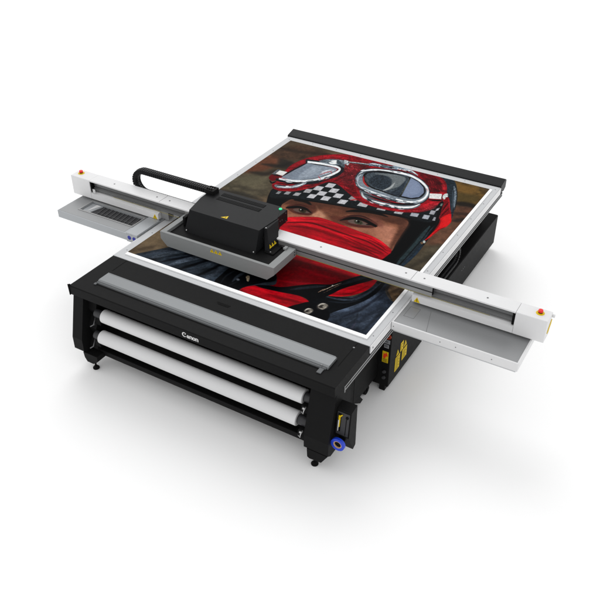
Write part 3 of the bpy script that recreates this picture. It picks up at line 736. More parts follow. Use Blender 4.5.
# the picture on the board: soft-edged shapes in millimetres on the board (smooth, outline, colour, edge, opacity, grain, grain size)
PAINT = [
(1,[(-145,2479),(-75,2648),(191,2677),(215,2504),(107,2379),(0,2256)],(73,59,47),51,0.8,0.2,60),
(1,[(-13,1954),(-77,2332),(151,2436),(197,2194),(113,2000)],(113,71,52),51,0.85,0.25,70),
(1,[(5,1908),(57,2290),(189,2248),(151,2022)],(97,60,43),42,0.7,0.0,40),
(1,[(40,2401),(365,2472),(603,2734),(408,2805),(120,2795)],(69,51,40),51,0.8,0.25,60),
(1,[(145,2402),(443,2340),(299,2196)],(41,37,35),42,0.8,0.0,40),
(0,[(61,2159),(120,2160),(181,2160),(233,2174),(274,2196),(301,2230),(316,2271),(318,2323),(322,2374),(308,2390),(287,2358),(269,2326),(256,2289),(233,2259),(195,2239),(145,2226),(97,2203),(50,2179)],(36,33,31),34,0.8,0.0,40),
(0,[(9,2619),(78,2610),(145,2600),(208,2605),(276,2618),(352,2643),(433,2675),(509,2724),(583,2770),(572,2791),(484,2770),(395,2746),(314,2714),(239,2689),(172,2676),(110,2671),(55,2657),(-1,2641)],(45,36,30),25,0.6,0.0,40),
(1,[(-45,1547),(23,1862),(291,1964),(410,1816),(519,1566),(271,1420)],(88,82,67),68,0.9,0.2,70),
(1,[(3,1738),(217,1920),(330,1822),(199,1638)],(102,96,77),59,0.7,0.0,40),
(0,[(58,1924),(112,1921),(169,1917),(215,1929),(251,1948),(274,1979),(284,2018),(279,2066),(277,2112),(260,2129),(243,2102),(229,2074),(220,2042),(203,2018),(171,2001),(128,1990),(86,1969),(45,1946)],(45,40,35),34,0.85,0.0,40),
(0,[(18,1386),(69,1390),(118,1395),(162,1410),(217,1421),(286,1426),(365,1428),(442,1440),(517,1452),(508,1472),(422,1483),(332,1494),(251,1493),(180,1487),(122,1476),(76,1461),(42,1432),(6,1405)],(49,47,43),42,0.8,0.0,40),
(0,[(112,1578),(166,1572),(221,1565),(270,1567),(315,1575),(352,1589),(383,1608),(407,1636),(433,1662),(425,1674),(391,1660),(358,1646),(328,1627),(292,1613),(250,1606),(201,1605),(153,1598),(106,1590)],(62,57,48),34,0.6,0.0,40),
(1,[(2019,2848),(2401,2834),(2425,2469),(2213,2467)],(101,78,42),42,0.95,0.25,50),
(1,[(2100,2815),(2303,2802),(2289,2664),(2158,2664)],(127,96,49),37,0.7,0.0,40),
(1,[(2148,2606),(2375,2664),(2393,2499),(2221,2447)],(82,69,40),42,0.8,0.0,40),
(0,[(2224,2381),(2265,2372),(2305,2364),(2339,2372),(2370,2377),(2397,2378),(2423,2375),(2445,2389),(2468,2404),(2461,2435),(2431,2456),(2401,2478),(2373,2481),(2342,2480),(2308,2475),(2273,2466),(2243,2439),(2214,2412)],(33,29,26),30,0.9,0.0,40),
(1,[(2233,2307),(2437,2379),(2462,2091),(2337,2016)],(89,60,48),37,0.9,0.2,50),
(0,[(2282,2182),(2314,2183),(2346,2185),(2374,2195),(2397,2202),(2415,2203),(2429,2201),(2442,2208),(2455,2215),(2452,2232),(2435,2246),(2418,2260),(2401,2263),(2379,2261),(2354,2254),(2326,2243),(2300,2221),(2276,2199)],(56,41,36),25,0.8,0.0,40),
(0,[(2343,2029),(2369,2035),(2395,2042),(2414,2059),(2429,2071),(2439,2075),(2445,2074),(2451,2086),(2458,2098),(2453,2121),(2441,2135),(2429,2151),(2416,2152),(2400,2146),(2382,2132),(2362,2114),(2347,2082),(2333,2051)],(39,34,31),25,0.8,0.0,40),
(1,[(2251,1700),(2360,1985),(2460,2044),(2463,1573),(2306,1521)],(102,72,57),42,0.95,0.15,50),
(0,[(2313,1558),(2336,1592),(2359,1628),(2377,1670),(2394,1712),(2409,1753),(2423,1794),(2431,1842),(2440,1890),(2431,1902),(2412,1868),(2393,1835),(2379,1794),(2364,1753),(2348,1711),(2330,1669),(2317,1619),(2304,1570)],(120,85,67),30,0.5,0.0,40),
(1,[(2250,939),(2278,1222),(2336,1497),(2470,1556),(2449,1093),(2382,943)],(80,73,60),42,0.95,0.15,60),
(0,[(2320,1045),(2344,1086),(2369,1128),(2387,1177),(2403,1222),(2417,1262),(2431,1299),(2437,1343),(2443,1388),(2432,1403),(2412,1375),(2393,1347),(2380,1310),(2365,1269),(2349,1223),(2331,1174),(2320,1115),(2309,1058)],(57,52,44),34,0.7,0.0,40),
(1,[(2300,610),(2330,767),(2401,775),(2423,547)],(97,79,60),25,1,0.15,40),
(1,[(49,-135),(-37,478),(237,466),(275,238),(146,81),(128,-10)],(107,92,73),42,1,0.15,60),
(1,[(-40,217),(-13,448),(123,399),(110,181)],(128,110,86),42,0.6,0.0,40),
(0,[(11,-8),(36,11),(62,31),(81,58),(100,84),(119,111),(138,137),(151,170),(163,204),(152,215),(126,195),(100,174),(81,148),(62,121),(42,94),(23,68),(11,35),(-1,2)],(73,62,50),25,0.6,0.0,40),
(1,[(1809,2918),(1975,2904),(2082,2804),(2206,2513),(2281,2239),(2321,2030),(2272,1821),(2277,1566),(2289,1307),(2271,1063),(2242,915),(2130,867),(1908,1369),(1853,2131)],(38,48,56),4,1,0.25,25),
(0,[(2078,2746),(2095,2703),(2110,2664),(2129,2628),(2149,2581),(2171,2519),(2196,2445),(2225,2369),(2254,2296),(2261,2298),(2242,2374),(2221,2452),(2196,2528),(2172,2595),(2149,2648),(2128,2690),(2106,2721),(2083,2754)],(120,132,142),4,0.9,0.4,14),
(0,[(2099,2655),(2118,2602),(2138,2551),(2159,2501),(2179,2448),(2200,2390),(2220,2329),(2242,2267),(2265,2206),(2269,2208),(2252,2269),(2235,2333),(2215,2395),(2194,2455),(2172,2510),(2151,2561),(2127,2609),(2103,2658)],(70,82,92),4,0.8,0.0,40),
(0,[(2097,2759),(2119,2708),(2140,2659),(2163,2609),(2185,2552),(2208,2485),(2231,2412),(2256,2336),(2280,2263),(2283,2264),(2262,2337),(2241,2414),(2218,2488),(2194,2557),(2171,2615),(2148,2667),(2124,2713),(2100,2762)],(20,26,30),3,0.8,0.0,40),
(1,[(594,1411),(504,1609),(495,1759),(779,1771),(1420,1875),(2147,1996),(2220,1725),(2233,1234),(2223,997),(2144,838),(1750,832),(1087,884),(682,1200)],(7,8,10),4,1.0,0.0,40),
(0,[(2185,1845),(2181,1786),(2178,1728),(2174,1668),(2176,1599),(2177,1520),(2179,1435),(2180,1350),(2181,1271),(2182,1199),(2189,1129),(2195,1060),(2202,992),(2215,984),(2218,1046),(2222,1108),(2226,1171),(2225,1242),(2224,1321),(2224,1405),(2223,1489),(2222,1568),(2220,1637),(2213,1704),(2206,1769),(2199,1836)],(46,60,64),5,0.95,0.2,20),
(0,[(2156,1823),(2158,1756),(2160,1691),(2162,1625),(2165,1553),(2168,1473),(2170,1387),(2171,1303),(2170,1228),(2168,1166),(2166,1110),(2163,1056),(2161,1002),(2166,998),(2172,1049),(2179,1100),(2185,1153),(2187,1216),(2188,1291),(2187,1375),(2185,1461),(2183,1542),(2180,1614),(2174,1683),(2168,1750),(2161,1819)],(14,20,22),4,0.9,0.0,40),
(0,[(2250,1746),(2253,1675),(2257,1605),(2262,1535),(2264,1466),(2262,1397),(2257,1329),(2254,1259),(2251,1190),(2256,1186),(2264,1250),(2274,1315),(2279,1384),(2281,1454),(2279,1524),(2274,1596),(2264,1669),(2255,1743)],(12,15,18),3,0.9,0.0,40),
(0,[(2269,1484),(2264,1424),(2259,1363),(2259,1303),(2257,1248),(2254,1200),(2249,1157),(2248,1111),(2248,1065),(2256,1058),(2266,1096),(2276,1134),(2280,1178),(2284,1227),(2286,1283),(2287,1344),(2282,1411),(2278,1478)],(38,52,66),5,0.9,0.2,20),
(1,[(757,1434),(745,1550),(773,1641),(879,1703),(1049,1754),(1290,1798),(1570,1843),(1785,1851),(1920,1838),(1990,1789),(2016,1604),(2043,1386),(2063,1214),(1906,1161),(1570,1169),(1134,1171),(942,1192)],(140,92,70),5,1,0.06,14),
(1,[(750,1503),(789,1675),(1129,1777),(1561,1861),(1903,1875),(1978,1804),(1919,1701),(1621,1696),(1325,1626),(1018,1564),(831,1526)],(74,44,34),30,0.8,0.0,40),
(1,[(1736,1549),(1819,1643),(1951,1609),(2019,1372),(2010,1263),(1852,1378)],(184,128,106),45,0.8,0.0,40),
(1,[(1721,1452),(1778,1551),(1892,1445),(1947,1329),(1852,1357)],(168,114,92),34,0.7,0.0,40),
(1,[(1836,1789),(1994,1791),(2031,1592),(2057,1291),(2040,1241),(1981,1454),(1951,1654)],(86,54,43),22,0.8,0.0,40),
(1,[(1086,1485),(1121,1565),(1197,1551),(1252,1453),(1187,1428),(1122,1422)],(196,148,120),30,0.85,0.0,40),
(0,[(1048,1627),(1063,1602),(1079,1578),(1095,1559),(1111,1540),(1127,1517),(1143,1493),(1163,1470),(1183,1448),(1188,1453),(1174,1482),(1160,1511),(1142,1537),(1124,1563),(1106,1586),(1088,1606),(1069,1621),(1050,1635)],(176,128,102),22,0.7,0.0,40),
(1,[(1094,1633),(1269,1689),(1394,1644),(1400,1485),(1225,1520)],(108,66,50),30,0.75,0.0,40),
(1,[(871,1344),(1005,1390),(1133,1443),(1165,1427),(934,1279)],(164,112,90),17,0.75,0.0,40),
(1,[(924,1606),(1030,1644),(1109,1546),(1086,1485),(1001,1554)],(82,45,35),20,0.75,0.0,40),
(1,[(1277,1528),(1384,1556),(1460,1476),(1554,1441),(1497,1385),(1343,1429)],(92,50,40),22,0.75,0.0,40),
(1,[(1475,1428),(1596,1444),(1715,1505),(1795,1473),(1664,1396)],(160,108,88),20,0.75,0.0,40),
(1,[(1607,1723),(1735,1706),(1811,1593),(1728,1589)],(116,70,60),26,0.7,0.0,40),
(1,[(757,1434),(879,1703),(1290,1798),(1785,1851),(1990,1789),(2063,1214),(1570,1169),(942,1192)],None,10,0.1,0,(90,70,0)),
(1,[(757,1434),(879,1703),(1290,1798),(1785,1851),(1990,1789),(2063,1214),(1570,1169),(942,1192)],None,4,0.07,0,(9,7,0)),
(1,[(798,1483),(863,1570),(977,1574),(1089,1501),(1085,1428),(979,1394),(878,1409)],(84,46,38),8,0.9,0.0,40),
(1,[(886,1453),(919,1496),(983,1505),(1064,1472),(1015,1443),(947,1429)],(100,84,78),6,0.9,0.0,40),
(1,[(1024,1476),(1026,1457),(1016,1443),(996,1439),(972,1445),(951,1460),(937,1479),(935,1498),(945,1512),(965,1516),(989,1510),(1011,1496)],(52,46,32),3,1,0.3,8),
(1,[(991,1485),(992,1475),(989,1468),(982,1465),(972,1468),(963,1476),(957,1486),(955,1496),(958,1503),(966,1506),(975,1503),(984,1495)],(4,4,4),2,1,0,40),
(1,[(961,1490),(961,1487),(960,1484),(957,1483),(954,1484),(951,1487),(948,1491),(948,1495),(949,1497),(951,1498),(955,1497),(958,1494)],(225,225,225),1.5,1,0,40),
(0,[(818,1433),(830,1442),(842,1450),(855,1458),(868,1466),(881,1477),(895,1488),(909,1498),(924,1504),(941,1508),(961,1509),(981,1508),(1000,1504),(1019,1501),(1040,1494),(1061,1485),(1083,1477),(1081,1489),(1058,1504),(1035,1520),(1012,1536),(987,1548),(964,1552),(942,1554),(921,1552),(901,1548),(883,1541),(868,1530),(854,1519),(841,1508),(830,1495),(820,1483),(810,1470),(801,1458)],(10,6,6),7,1,0.0,40),
(0,[(917,1420),(936,1417),(955,1414),(973,1411),(990,1412),(1006,1416),(1021,1421),(1035,1427),(1048,1432),(1059,1438),(1068,1446),(1076,1454),(1084,1462),(1081,1467),(1070,1463),(1060,1459),(1049,1455),(1038,1450),(1026,1444),(1012,1439),(997,1434),(982,1431),(966,1429),(949,1428),(932,1427),(915,1425)],(66,28,26),3,0.9,0.0,40),
(0,[(837,1516),(854,1528),(870,1540),(884,1554),(901,1563),(924,1567),(950,1566),(977,1568),(1002,1570),(1000,1577),(971,1582),(941,1589),(914,1590),(890,1586),(871,1575),(855,1561),(844,1541),(833,1522)],(60,30,24),5,0.8,0.0,40),
(0,[(797,1620),(822,1623),(848,1627),(873,1630),(893,1634),(909,1635),(924,1633),(938,1631),(951,1627),(964,1622),(975,1623),(988,1623),(1000,1623),(999,1630),(984,1644),(969,1658),(952,1672),(936,1678),(921,1682),(905,1685),(888,1686),(869,1686),(847,1682),(825,1672),(803,1661),(781,1651)],(14,10,9),9,0.95,0.0,40),
(1,[(1370,1502),(1409,1615),(1497,1681),(1617,1682),(1753,1603),(1720,1517),(1579,1456),(1465,1467)],(88,48,41),10,0.9,0.0,40),
(1,[(1464,1523),(1491,1571),(1562,1595),(1649,1574),(1686,1555),(1620,1525),(1522,1503)],(104,90,84),6,0.9,0.0,40),
(1,[(1613,1555),(1613,1536),(1600,1522),(1577,1518),(1551,1524),(1529,1539),(1515,1559),(1515,1579),(1528,1593),(1551,1597),(1577,1591),(1600,1575)],(62,62,48),3,1,0.3,8),
(1,[(1576,1564),(1577,1554),(1573,1546),(1565,1543),(1555,1547),(1546,1555),(1540,1566),(1539,1577),(1543,1584),(1551,1587),(1561,1584),(1570,1575)],(4,4,4),2,1,0,40),
(1,[(1544,1571),(1544,1567),(1543,1565),(1540,1564),(1536,1565),(1533,1568),(1531,1571),(1531,1575),(1532,1578),(1535,1578),(1539,1577),(1542,1575)],(230,230,230),1.5,1,0,40),
(0,[(1399,1490),(1411,1503),(1424,1516),(1437,1528),(1451,1539),(1466,1551),(1480,1565),(1494,1578),(1511,1587),(1531,1593),(1553,1597),(1577,1598),(1600,1596),(1622,1592),(1644,1585),(1666,1576),(1687,1570),(1706,1564),(1723,1560),(1739,1556),(1755,1551),(1747,1591),(1730,1597),(1714,1604),(1696,1610),(1677,1617),(1657,1626),(1634,1634),(1609,1643),(1585,1648),(1560,1649),(1534,1648),(1509,1644),(1487,1638),(1468,1627),(1451,1613),(1437,1597),(1426,1578),(1416,1559),(1407,1540),(1399,1520),(1391,1501)],(8,6,7),7,1,0.0,40),
(0,[(1405,1539),(1418,1563),(1430,1587),(1443,1609),(1458,1629),(1478,1644),(1503,1657),(1529,1665),(1556,1669),(1582,1666),(1610,1661),(1638,1654),(1666,1647),(1664,1654),(1635,1666),(1606,1679),(1576,1690),(1547,1693),(1519,1689),(1492,1680),(1466,1668),(1445,1651),(1428,1630),(1418,1602),(1410,1573),(1401,1545)],(50,26,24),5,0.85,0.0,40),
(0,[(1460,1476),(1482,1474),(1505,1471),(1527,1469),(1549,1471),(1571,1474),(1594,1479),(1616,1485),(1636,1491),(1655,1498),(1671,1509),(1687,1519),(1703,1530),(1700,1536),(1682,1530),(1664,1523),(1646,1517),(1628,1510),(1607,1504),(1585,1498),(1563,1494),(1541,1490),(1520,1489),(1499,1486),(1478,1484),(1458,1482)],(76,34,33),4,0.85,0.0,40),
(0,[(1652,1547),(1666,1552),(1680,1557),(1691,1565),(1703,1570),(1717,1569),(1732,1565),(1748,1565),(1764,1565),(1762,1573),(1744,1583),(1726,1594),(1709,1598),(1692,1599),(1678,1593),(1665,1584),(1656,1569),(1647,1555)],(8,6,7),3,0.9,0.0,40),
(0,[(1366,1677),(1387,1688),(1408,1700),(1430,1711),(1454,1721),(1479,1734),(1507,1746),(1535,1757),(1562,1766),(1587,1773),(1612,1778),(1636,1782),(1661,1783),(1687,1787),(1714,1788),(1742,1789),(1770,1790),(1767,1800),(1736,1810),(1705,1821),(1674,1831),(1643,1838),(1616,1837),(1590,1833),(1565,1828),(1539,1820),(1511,1811),(1482,1800),(1453,1787),(1427,1774),(1406,1755),(1389,1735),(1372,1714),(1355,1694)],(12,9,9),9,0.95,0.0,40),
(1,[(519,1605),(489,1730),(683,1831),(778,1980),(890,2167),(989,2185),(1166,2077),(1334,1998),(1545,1961),(1763,1969),(1959,2013),(2059,2156),(2098,2349),(2189,2257),(2215,2036),(2183,1937),(2111,1883),(1870,1855),(1581,1821),(1310,1761),(1050,1710),(846,1659),(701,1603),(577,1550)],(22,27,30),3,1,0.3,16),
(0,[(914,2140),(996,2156),(1001,2059),(920,2043)],(196,196,200),2.5,1,0.12,12),
(0,[(837,2020),(918,2035),(924,1940),(843,1924)],(196,196,200),2.5,1,0.12,12),
(0,[(1002,2056),(1083,2072),(1087,1977),(1007,1961)],(196,196,200),2.5,1,0.12,12),
(0,[(923,1936),(1004,1952),(1009,1859),(929,1843)],(196,196,200),2.5,1,0.12,12),
(0,[(1095,1976),(1175,1992),(1179,1899),(1100,1883)],(196,196,200),2.5,1,0.12,12),
(0,[(1013,1861),(1092,1877),(1097,1785),(1018,1769)],(196,196,200),2.5,1,0.12,12),
(0,[(1196,1883),(1275,1899),(1278,1808),(1200,1792)],(196,196,200),2.5,1,0.12,12),
(0,[(872,1828),(944,1846),(948,1758),(876,1739)],(196,196,200),2.5,1,0.12,12),
(0,[(779,1903),(844,1927),(852,1843),(787,1820)],(170,170,172),2.5,1,0.12,12),
(0,[(725,1778),(781,1797),(785,1726),(728,1707)],(168,168,170),2.5,1,0.12,12),
(0,[(631,1751),(679,1765),(683,1699),(634,1685)],(150,150,152),2.5,1,0.12,12),
(0,[(554,1711),(588,1721),(592,1660),(557,1650)],(140,142,144),2.5,1,0.12,12),
(0,[(1257,2001),(1346,1997),(1346,1926),(1257,1930)],(150,150,152),2.5,1,0.12,12),
(0,[(1395,1925),(1489,1939),(1493,1863),(1399,1849)],(186,186,188),2.5,1,0.12,12),
(0,[(1598,1929),(1684,1943),(1687,1891),(1601,1876)],(176,176,178),2.5,1,0.12,12),
(0,[(1779,1947),(1859,1963),(1862,1911),(1782,1895)],(180,180,182),2.5,1,0.12,12),
(0,[(1932,1994),(2006,2011),(2015,1942),(1943,1925)],(168,172,180),2.5,1,0.12,12),
(0,[(2054,2019),(2112,2031),(2124,1951),(2066,1938)],(172,176,184),2.5,1,0.12,12),
(0,[(2079,2138),(2126,2147),(2138,2066),(2092,2056)],(170,172,178),2.5,1,0.12,12),
(0,[(2108,2224),(2130,2260),(2138,2192),(2116,2157)],(176,176,180),2.5,1,0.12,12),
(0,[(2158,2022),(2194,2032),(2202,1963),(2167,1953)],(160,162,168),2.5,1,0.12,12),
(0,[(1084,2171),(1130,2148),(1133,2100),(1088,2123)],(120,122,124),2.5,1,0.12,12),
(0,[(1286,1915),(1300,1922),(1314,1929),(1326,1939),(1337,1947),(1349,1953),(1361,1957),(1371,1964),(1382,1972),(1379,1978),(1366,1977),(1352,1977),(1340,1972),(1328,1966),(1315,1958),(1303,1948),(1293,1934),(1282,1921)],(196,58,60),2,0.9,0.0,40),
(0,[(575,1554),(638,1580),(698,1607),(764,1632),(846,1658),(946,1684),(1059,1710),(1182,1735),(1309,1760),(1451,1785),(1604,1811),(1750,1835),(1869,1854),(1950,1867),(2008,1876),(2055,1883),(2108,1890),(2106,1898),(2052,1894),(2002,1892),(1943,1888),(1860,1878),(1741,1860),(1595,1836),(1440,1810),(1298,1784),(1170,1760),(1047,1735),(933,1709),(833,1682),(753,1653),(689,1622),(631,1592),(571,1561)],(9,10,12),3,0.9,0.0,40),
(1,[(369,2123),(348,2284),(366,2427),(419,2579),(532,2723),(678,2834),(817,2885),(1088,2920),(1408,2916),(1704,2890),(1875,2868),(1969,2791),(2034,2670),(2097,2499),(2133,2370),(2096,2274),(2072,2151),(2001,2041),(1846,1954),(1668,1915),(1462,1924),(1312,1975),(1176,2058),(1049,2140),(946,2176),(869,2119),(808,1971),(719,1832),(602,1744),(503,1727),(439,1769),(406,1841),(413,1910),(387,1993)],(129,15,28),4,1,0.14,20),
(0,[(390,2156),(396,2200),(400,2246),(406,2290),(416,2333),(426,2380),(438,2426),(454,2471),(474,2513),(499,2553),(528,2592),(560,2628),(594,2661),(625,2695),(659,2726),(695,2755),(729,2785),(720,2802),(680,2781),(639,2762),(599,2740),(561,2715),(527,2681),(494,2644),(464,2604),(438,2562),(417,2517),(401,2470),(388,2422),(378,2374),(375,2321),(375,2269),(378,2217),(379,2166)],(160,29,40),7,0.7,0.0,40),
(0,[(441,2132),(449,2176),(456,2221),(460,2268),(464,2311),(469,2349),(475,2383),(476,2420),(478,2458),(471,2465),(462,2435),(453,2407),(447,2372),(442,2334),(438,2290),(434,2242),(435,2190),(435,2139)],(45,5,10),4,0.8,0.0,40),
(1,[(810,2586),(906,2690),(1064,2719),(1038,2576),(1090,2381),(1137,2245),(1053,2223),(939,2347)],(153,34,43),14,0.75,0.3,10),
(1,[(998,2327),(1051,2386),(1167,2210),(1312,2087),(1231,2064),(1105,2147)],(110,12,22),10,0.7,0.35,10),
(0,[(944,2183),(957,2202),(970,2222),(977,2248),(983,2274),(989,2300),(994,2325),(993,2356),(992,2387),(983,2398),(972,2379),(962,2360),(958,2336),(952,2310),(946,2285),(939,2259),(937,2226),(935,2194)],(79,7,15),6,0.8,0.0,40),
(0,[(915,2256),(931,2276),(948,2297),(960,2323),(967,2347),(968,2371),(962,2394),(953,2413),(944,2432),(939,2434),(941,2416),(944,2400),(947,2386),(947,2369),(940,2348),(929,2323),(919,2293),(910,2264)],(177,52,57),5,0.6,0.0,40),
(0,[(1108,2117),(1139,2102),(1171,2085),(1200,2076),(1225,2070),(1246,2069),(1262,2073),(1274,2082),(1286,2092),(1282,2100),(1265,2101),(1249,2101),(1234,2098),(1216,2098),(1192,2104),(1164,2114),(1134,2120),(1106,2126)],(77,5,14),5,0.7,0.0,40),
(0,[(787,2840),(800,2821),(812,2804),(821,2792),(826,2782),(828,2766),(827,2744),(827,2717),(829,2690),(834,2685),(839,2705),(845,2725),(846,2750),(842,2776),(831,2802),(816,2822),(802,2834),(788,2846)],(83,9,17),4,0.7,0.0,40),
(0,[(1203,2199),(1220,2173),(1237,2146),(1255,2119),(1274,2097),(1294,2075),(1315,2053),(1338,2031),(1361,2012),(1386,1996),(1409,1991),(1431,1987),(1453,1983),(1450,2001),(1425,2018),(1401,2035),(1378,2052),(1358,2065),(1339,2080),(1321,2098),(1302,2119),(1283,2140),(1264,2160),(1245,2177),(1226,2194),(1206,2212)],(151,28,38),4,0.8,0.0,40),
(0,[(1420,1918),(1486,1917),(1553,1914),(1617,1913),(1675,1919),(1727,1929),(1774,1940),(1818,1954),(1859,1971),(1897,1991),(1928,2017),(1958,2044),(1989,2070),(1984,2079),(1951,2060),(1917,2039),(1883,2021),(1846,2001),(1806,1985),(1762,1971),(1715,1959),(1663,1950),(1606,1945),(1544,1938),(1480,1933),(1416,1928)],(169,31,40),5,0.65,0.0,40),
(1,[(1622,2864),(1790,2851),(1901,2805),(2006,2548),(1916,2495),(1827,2654)],(96,10,22),12,0.8,0.15,20),
(0,[(1707,2820),(1745,2783),(1781,2749),(1813,2724),(1840,2696),(1862,2659),(1884,2611),(1911,2559),(1939,2509),(1947,2514),(1929,2570),(1910,2629),(1884,2687),(1851,2741),(1814,2782),(1776,2811),(1741,2824),(1706,2839)],(134,22,33),9,0.8,0.0,40),
(0,[(1846,2821),(1875,2798),(1904,2777),(1929,2762),(1952,2740),(1974,2706),(1996,2663),(2022,2616),(2048,2572),(2052,2577),(2032,2627),(2011,2680),(1986,2729),(1958,2772),(1928,2802),(1898,2821),(1871,2827),(1845,2834)],(169,38,46),6,0.75,0.0,40),
(0,[(1910,2054),(1939,2064),(1968,2073),(1991,2099),(2012,2130),(2030,2169),(2045,2213),(2050,2269),(2057,2324),(2043,2343),(2021,2309),(2000,2275),(1986,2233),(1970,2198),(1952,2170),(1931,2147),(1915,2111),(1899,2075)],(155,31,41),8,0.7,0.0,40),
(0,[(2009,2049),(2028,2078),(2047,2106),(2063,2140),(2077,2174),(2086,2209),(2093,2244),(2096,2283),(2100,2321),(2095,2327),(2085,2296),(2076,2264),(2069,2230),(2060,2197),(2047,2164),(2032,2131),(2018,2094),(2004,2057)],(77,7,15),5,0.7,0.0,40),
(0,[(950,2796),(1014,2793),(1077,2789),(1137,2791),(1197,2794),(1255,2799),(1313,2804),(1369,2816),(1424,2827),(1421,2837),(1361,2837),(1301,2837),(1243,2832),(1184,2827),(1125,2824),(1064,2822),(1005,2814),(946,2806)],(169,52,57),5,0.6,0.0,40),
(1,[(342,1884),(294,1938),(295,2037),(383,2019),(412,1953),(382,1880)],(103,12,21),4,1.0,0.0,40),
(0,[(342,1869),(357,1853),(373,1835),(390,1823),(406,1819),(416,1828),(420,1844),(419,1865),(418,1885),(410,1892),(403,1881),(396,1868),(393,1856),(389,1851),(383,1853),(372,1862),(357,1870),(342,1877)],(10,5,7),3,0.9,0.0,40),
(0,[(547,1716),(590,1736),(634,1755),(676,1775),(712,1804),(743,1840),(770,1879),(794,1921),(816,1961),(836,1999),(851,2041),(864,2083),(879,2124),(872,2133),(853,2097),(834,2062),(814,2027),(795,1989),(772,1949),(749,1908),(723,1869),(693,1834),(657,1806),(620,1778),(580,1752),(541,1725)],(172,28,38),5,0.7,0.0,40),
(1,[(798,2609),(1057,2732),(1087,2435),(1167,2210),(1084,2187),(929,2342)],(232,120,120),12,0.22,1.0,6),
(1,[(798,2609),(1057,2732),(1087,2435),(1209,2129),(1084,2187),(929,2342)],(40,2,8),12,0.4,1.0,6),
(1,[(1650,2852),(1864,2839),(2006,2601),(1916,2495)],(40,2,8),14,0.4,1.0,7),
(1,[(1904,2016),(2008,2125),(2089,2344),(2121,2265),(2058,2107)],(235,120,120),8,0.2,1.0,6),
(1,[(369,2123),(419,2579),(817,2885),(1408,2916),(1875,2868),(2034,2670),(2133,2370),(2001,2041),(1668,1915),(1312,1975),(946,2176),(719,1832),(439,1769)],None,10,0.35,0,(120,60,20)),
(1,[(369,2123),(419,2579),(817,2885),(1408,2916),(1875,2868),(2034,2670),(2133,2370),(2001,2041),(1668,1915),(1312,1975),(946,2176),(719,1832),(439,1769)],None,4,0.22,0,(14,10,30)),
(0,[(455,2438),(488,2448),(522,2458),(556,2468),(590,2477),(627,2486),(665,2494),(702,2501),(737,2506),(768,2508),(798,2509),(824,2508),(845,2504),(859,2498),(866,2494),(863,2498),(862,2500),(865,2487),(868,2465),(869,2438),(866,2407),(857,2371),(845,2331),(829,2290),(813,2251),(796,2213),(777,2177),(757,2143),(734,2113),(710,2085),(682,2060),(654,2037),(623,2016),(587,1998),(547,1983),(507,1971),(472,1961),(444,1956),(421,1955),(398,1955),(374,1955),(395,1908),(420,1905),(445,1902),(471,1900),(502,1902),(540,1908),(582,1918),(625,1930),(663,1946),(698,1964),(729,1986),(758,2011),(784,2040),(807,2072),(829,2107),(848,2144),(865,2182),(882,2222),(898,2264),(912,2306),(921,2346),(925,2384),(924,2422),(919,2458),(909,2494),(891,2533),(865,2564),(842,2580),(819,2589),(792,2594),(763,2596),(731,2595),(698,2593),(662,2588),(624,2581),(585,2572),(547,2564),(512,2555),(477,2545),(444,2535),(409,2525)],(26,30,36),3,1,0.25,14),
(0,[(410,1996),(438,2221),(481,2450),(620,2474),(770,2498),(836,2479),(844,2387),(804,2257),(720,2124),(615,2029),(511,1995)],(140,150,162),3,1,0.1,22),
(1,[(433,2020),(463,2264),(503,2434),(582,2364),(593,2087)],(124,134,147),10,0.7,0.1,20),
(1,[(550,2202),(563,2396),(681,2411),(666,2175),(567,2088)],(166,175,186),12,0.6,0.1,18),
(1,[(717,2346),(778,2439),(825,2421),(779,2281)],(204,209,216),7,0.6,0.35,12),
(0,[(727,2286),(736,2311),(745,2336),(752,2362),(760,2383),(769,2398),(778,2409),(786,2421),(794,2433),(790,2438),(779,2431),(768,2425),(758,2414),(749,2398),(741,2376),(733,2350),(728,2320),(723,2290)],(226,230,234),4,0.7,0.0,40),
(0,[(408,2001),(419,2053),(429,2105),(435,2161),(443,2218),(453,2275),(464,2332),(472,2393),(479,2456),(472,2463),(457,2409),(442,2355),(431,2298),(422,2240),(414,2183),(407,2126),(404,2066),(402,2007)],(22,24,30),3,0.95,0.0,40),
(0,[(474,2449),(508,2459),(542,2469),(576,2478),(611,2486),(650,2493),(691,2499),(730,2504),(763,2506),(789,2506),(809,2504),(825,2501),(837,2496),(846,2491),(848,2489),(848,2490),(849,2484),(852,2473),(853,2458),(852,2439),(848,2414),(841,2383),(831,2346),(819,2308),(804,2272),(787,2237),(768,2201),(746,2167),(723,2136),(697,2108),(669,2081),(640,2057),(610,2036),(578,2020),(543,2007),(509,1997),(479,1989),(455,1983),(436,1981),(418,1979),(398,1977),(415,1944),(434,1945),(453,1946),(473,1948),(498,1952),(528,1960),(563,1969),(599,1981),(633,1997),(664,2018),(695,2041),(723,2069),(749,2098),(773,2129),(795,2164),(815,2200),(832,2236),(847,2273),(860,2312),(870,2349),(877,2381),(881,2408),(882,2431),(881,2452),(877,2472),(870,2493),(857,2515),(842,2530),(827,2539),(811,2545),(792,2550),(771,2552),(744,2552),(710,2550),(670,2545),(629,2539),(589,2532),(553,2524),(519,2514),(485,2504),(450,2495)],(238,242,244),2.4,1,0.06,16),
(0,[(617,2046),(645,2067),(674,2087),(702,2108),(726,2135),(749,2167),(771,2203),(791,2240),(807,2277),(819,2312),(826,2348),(832,2384),(838,2420),(835,2424),(826,2390),(818,2357),(809,2324),(797,2289),(781,2253),(761,2216),(740,2180),(717,2148),(693,2122),(667,2097),(640,2074),(614,2050)],(60,66,74),2,0.85,0.0,40),
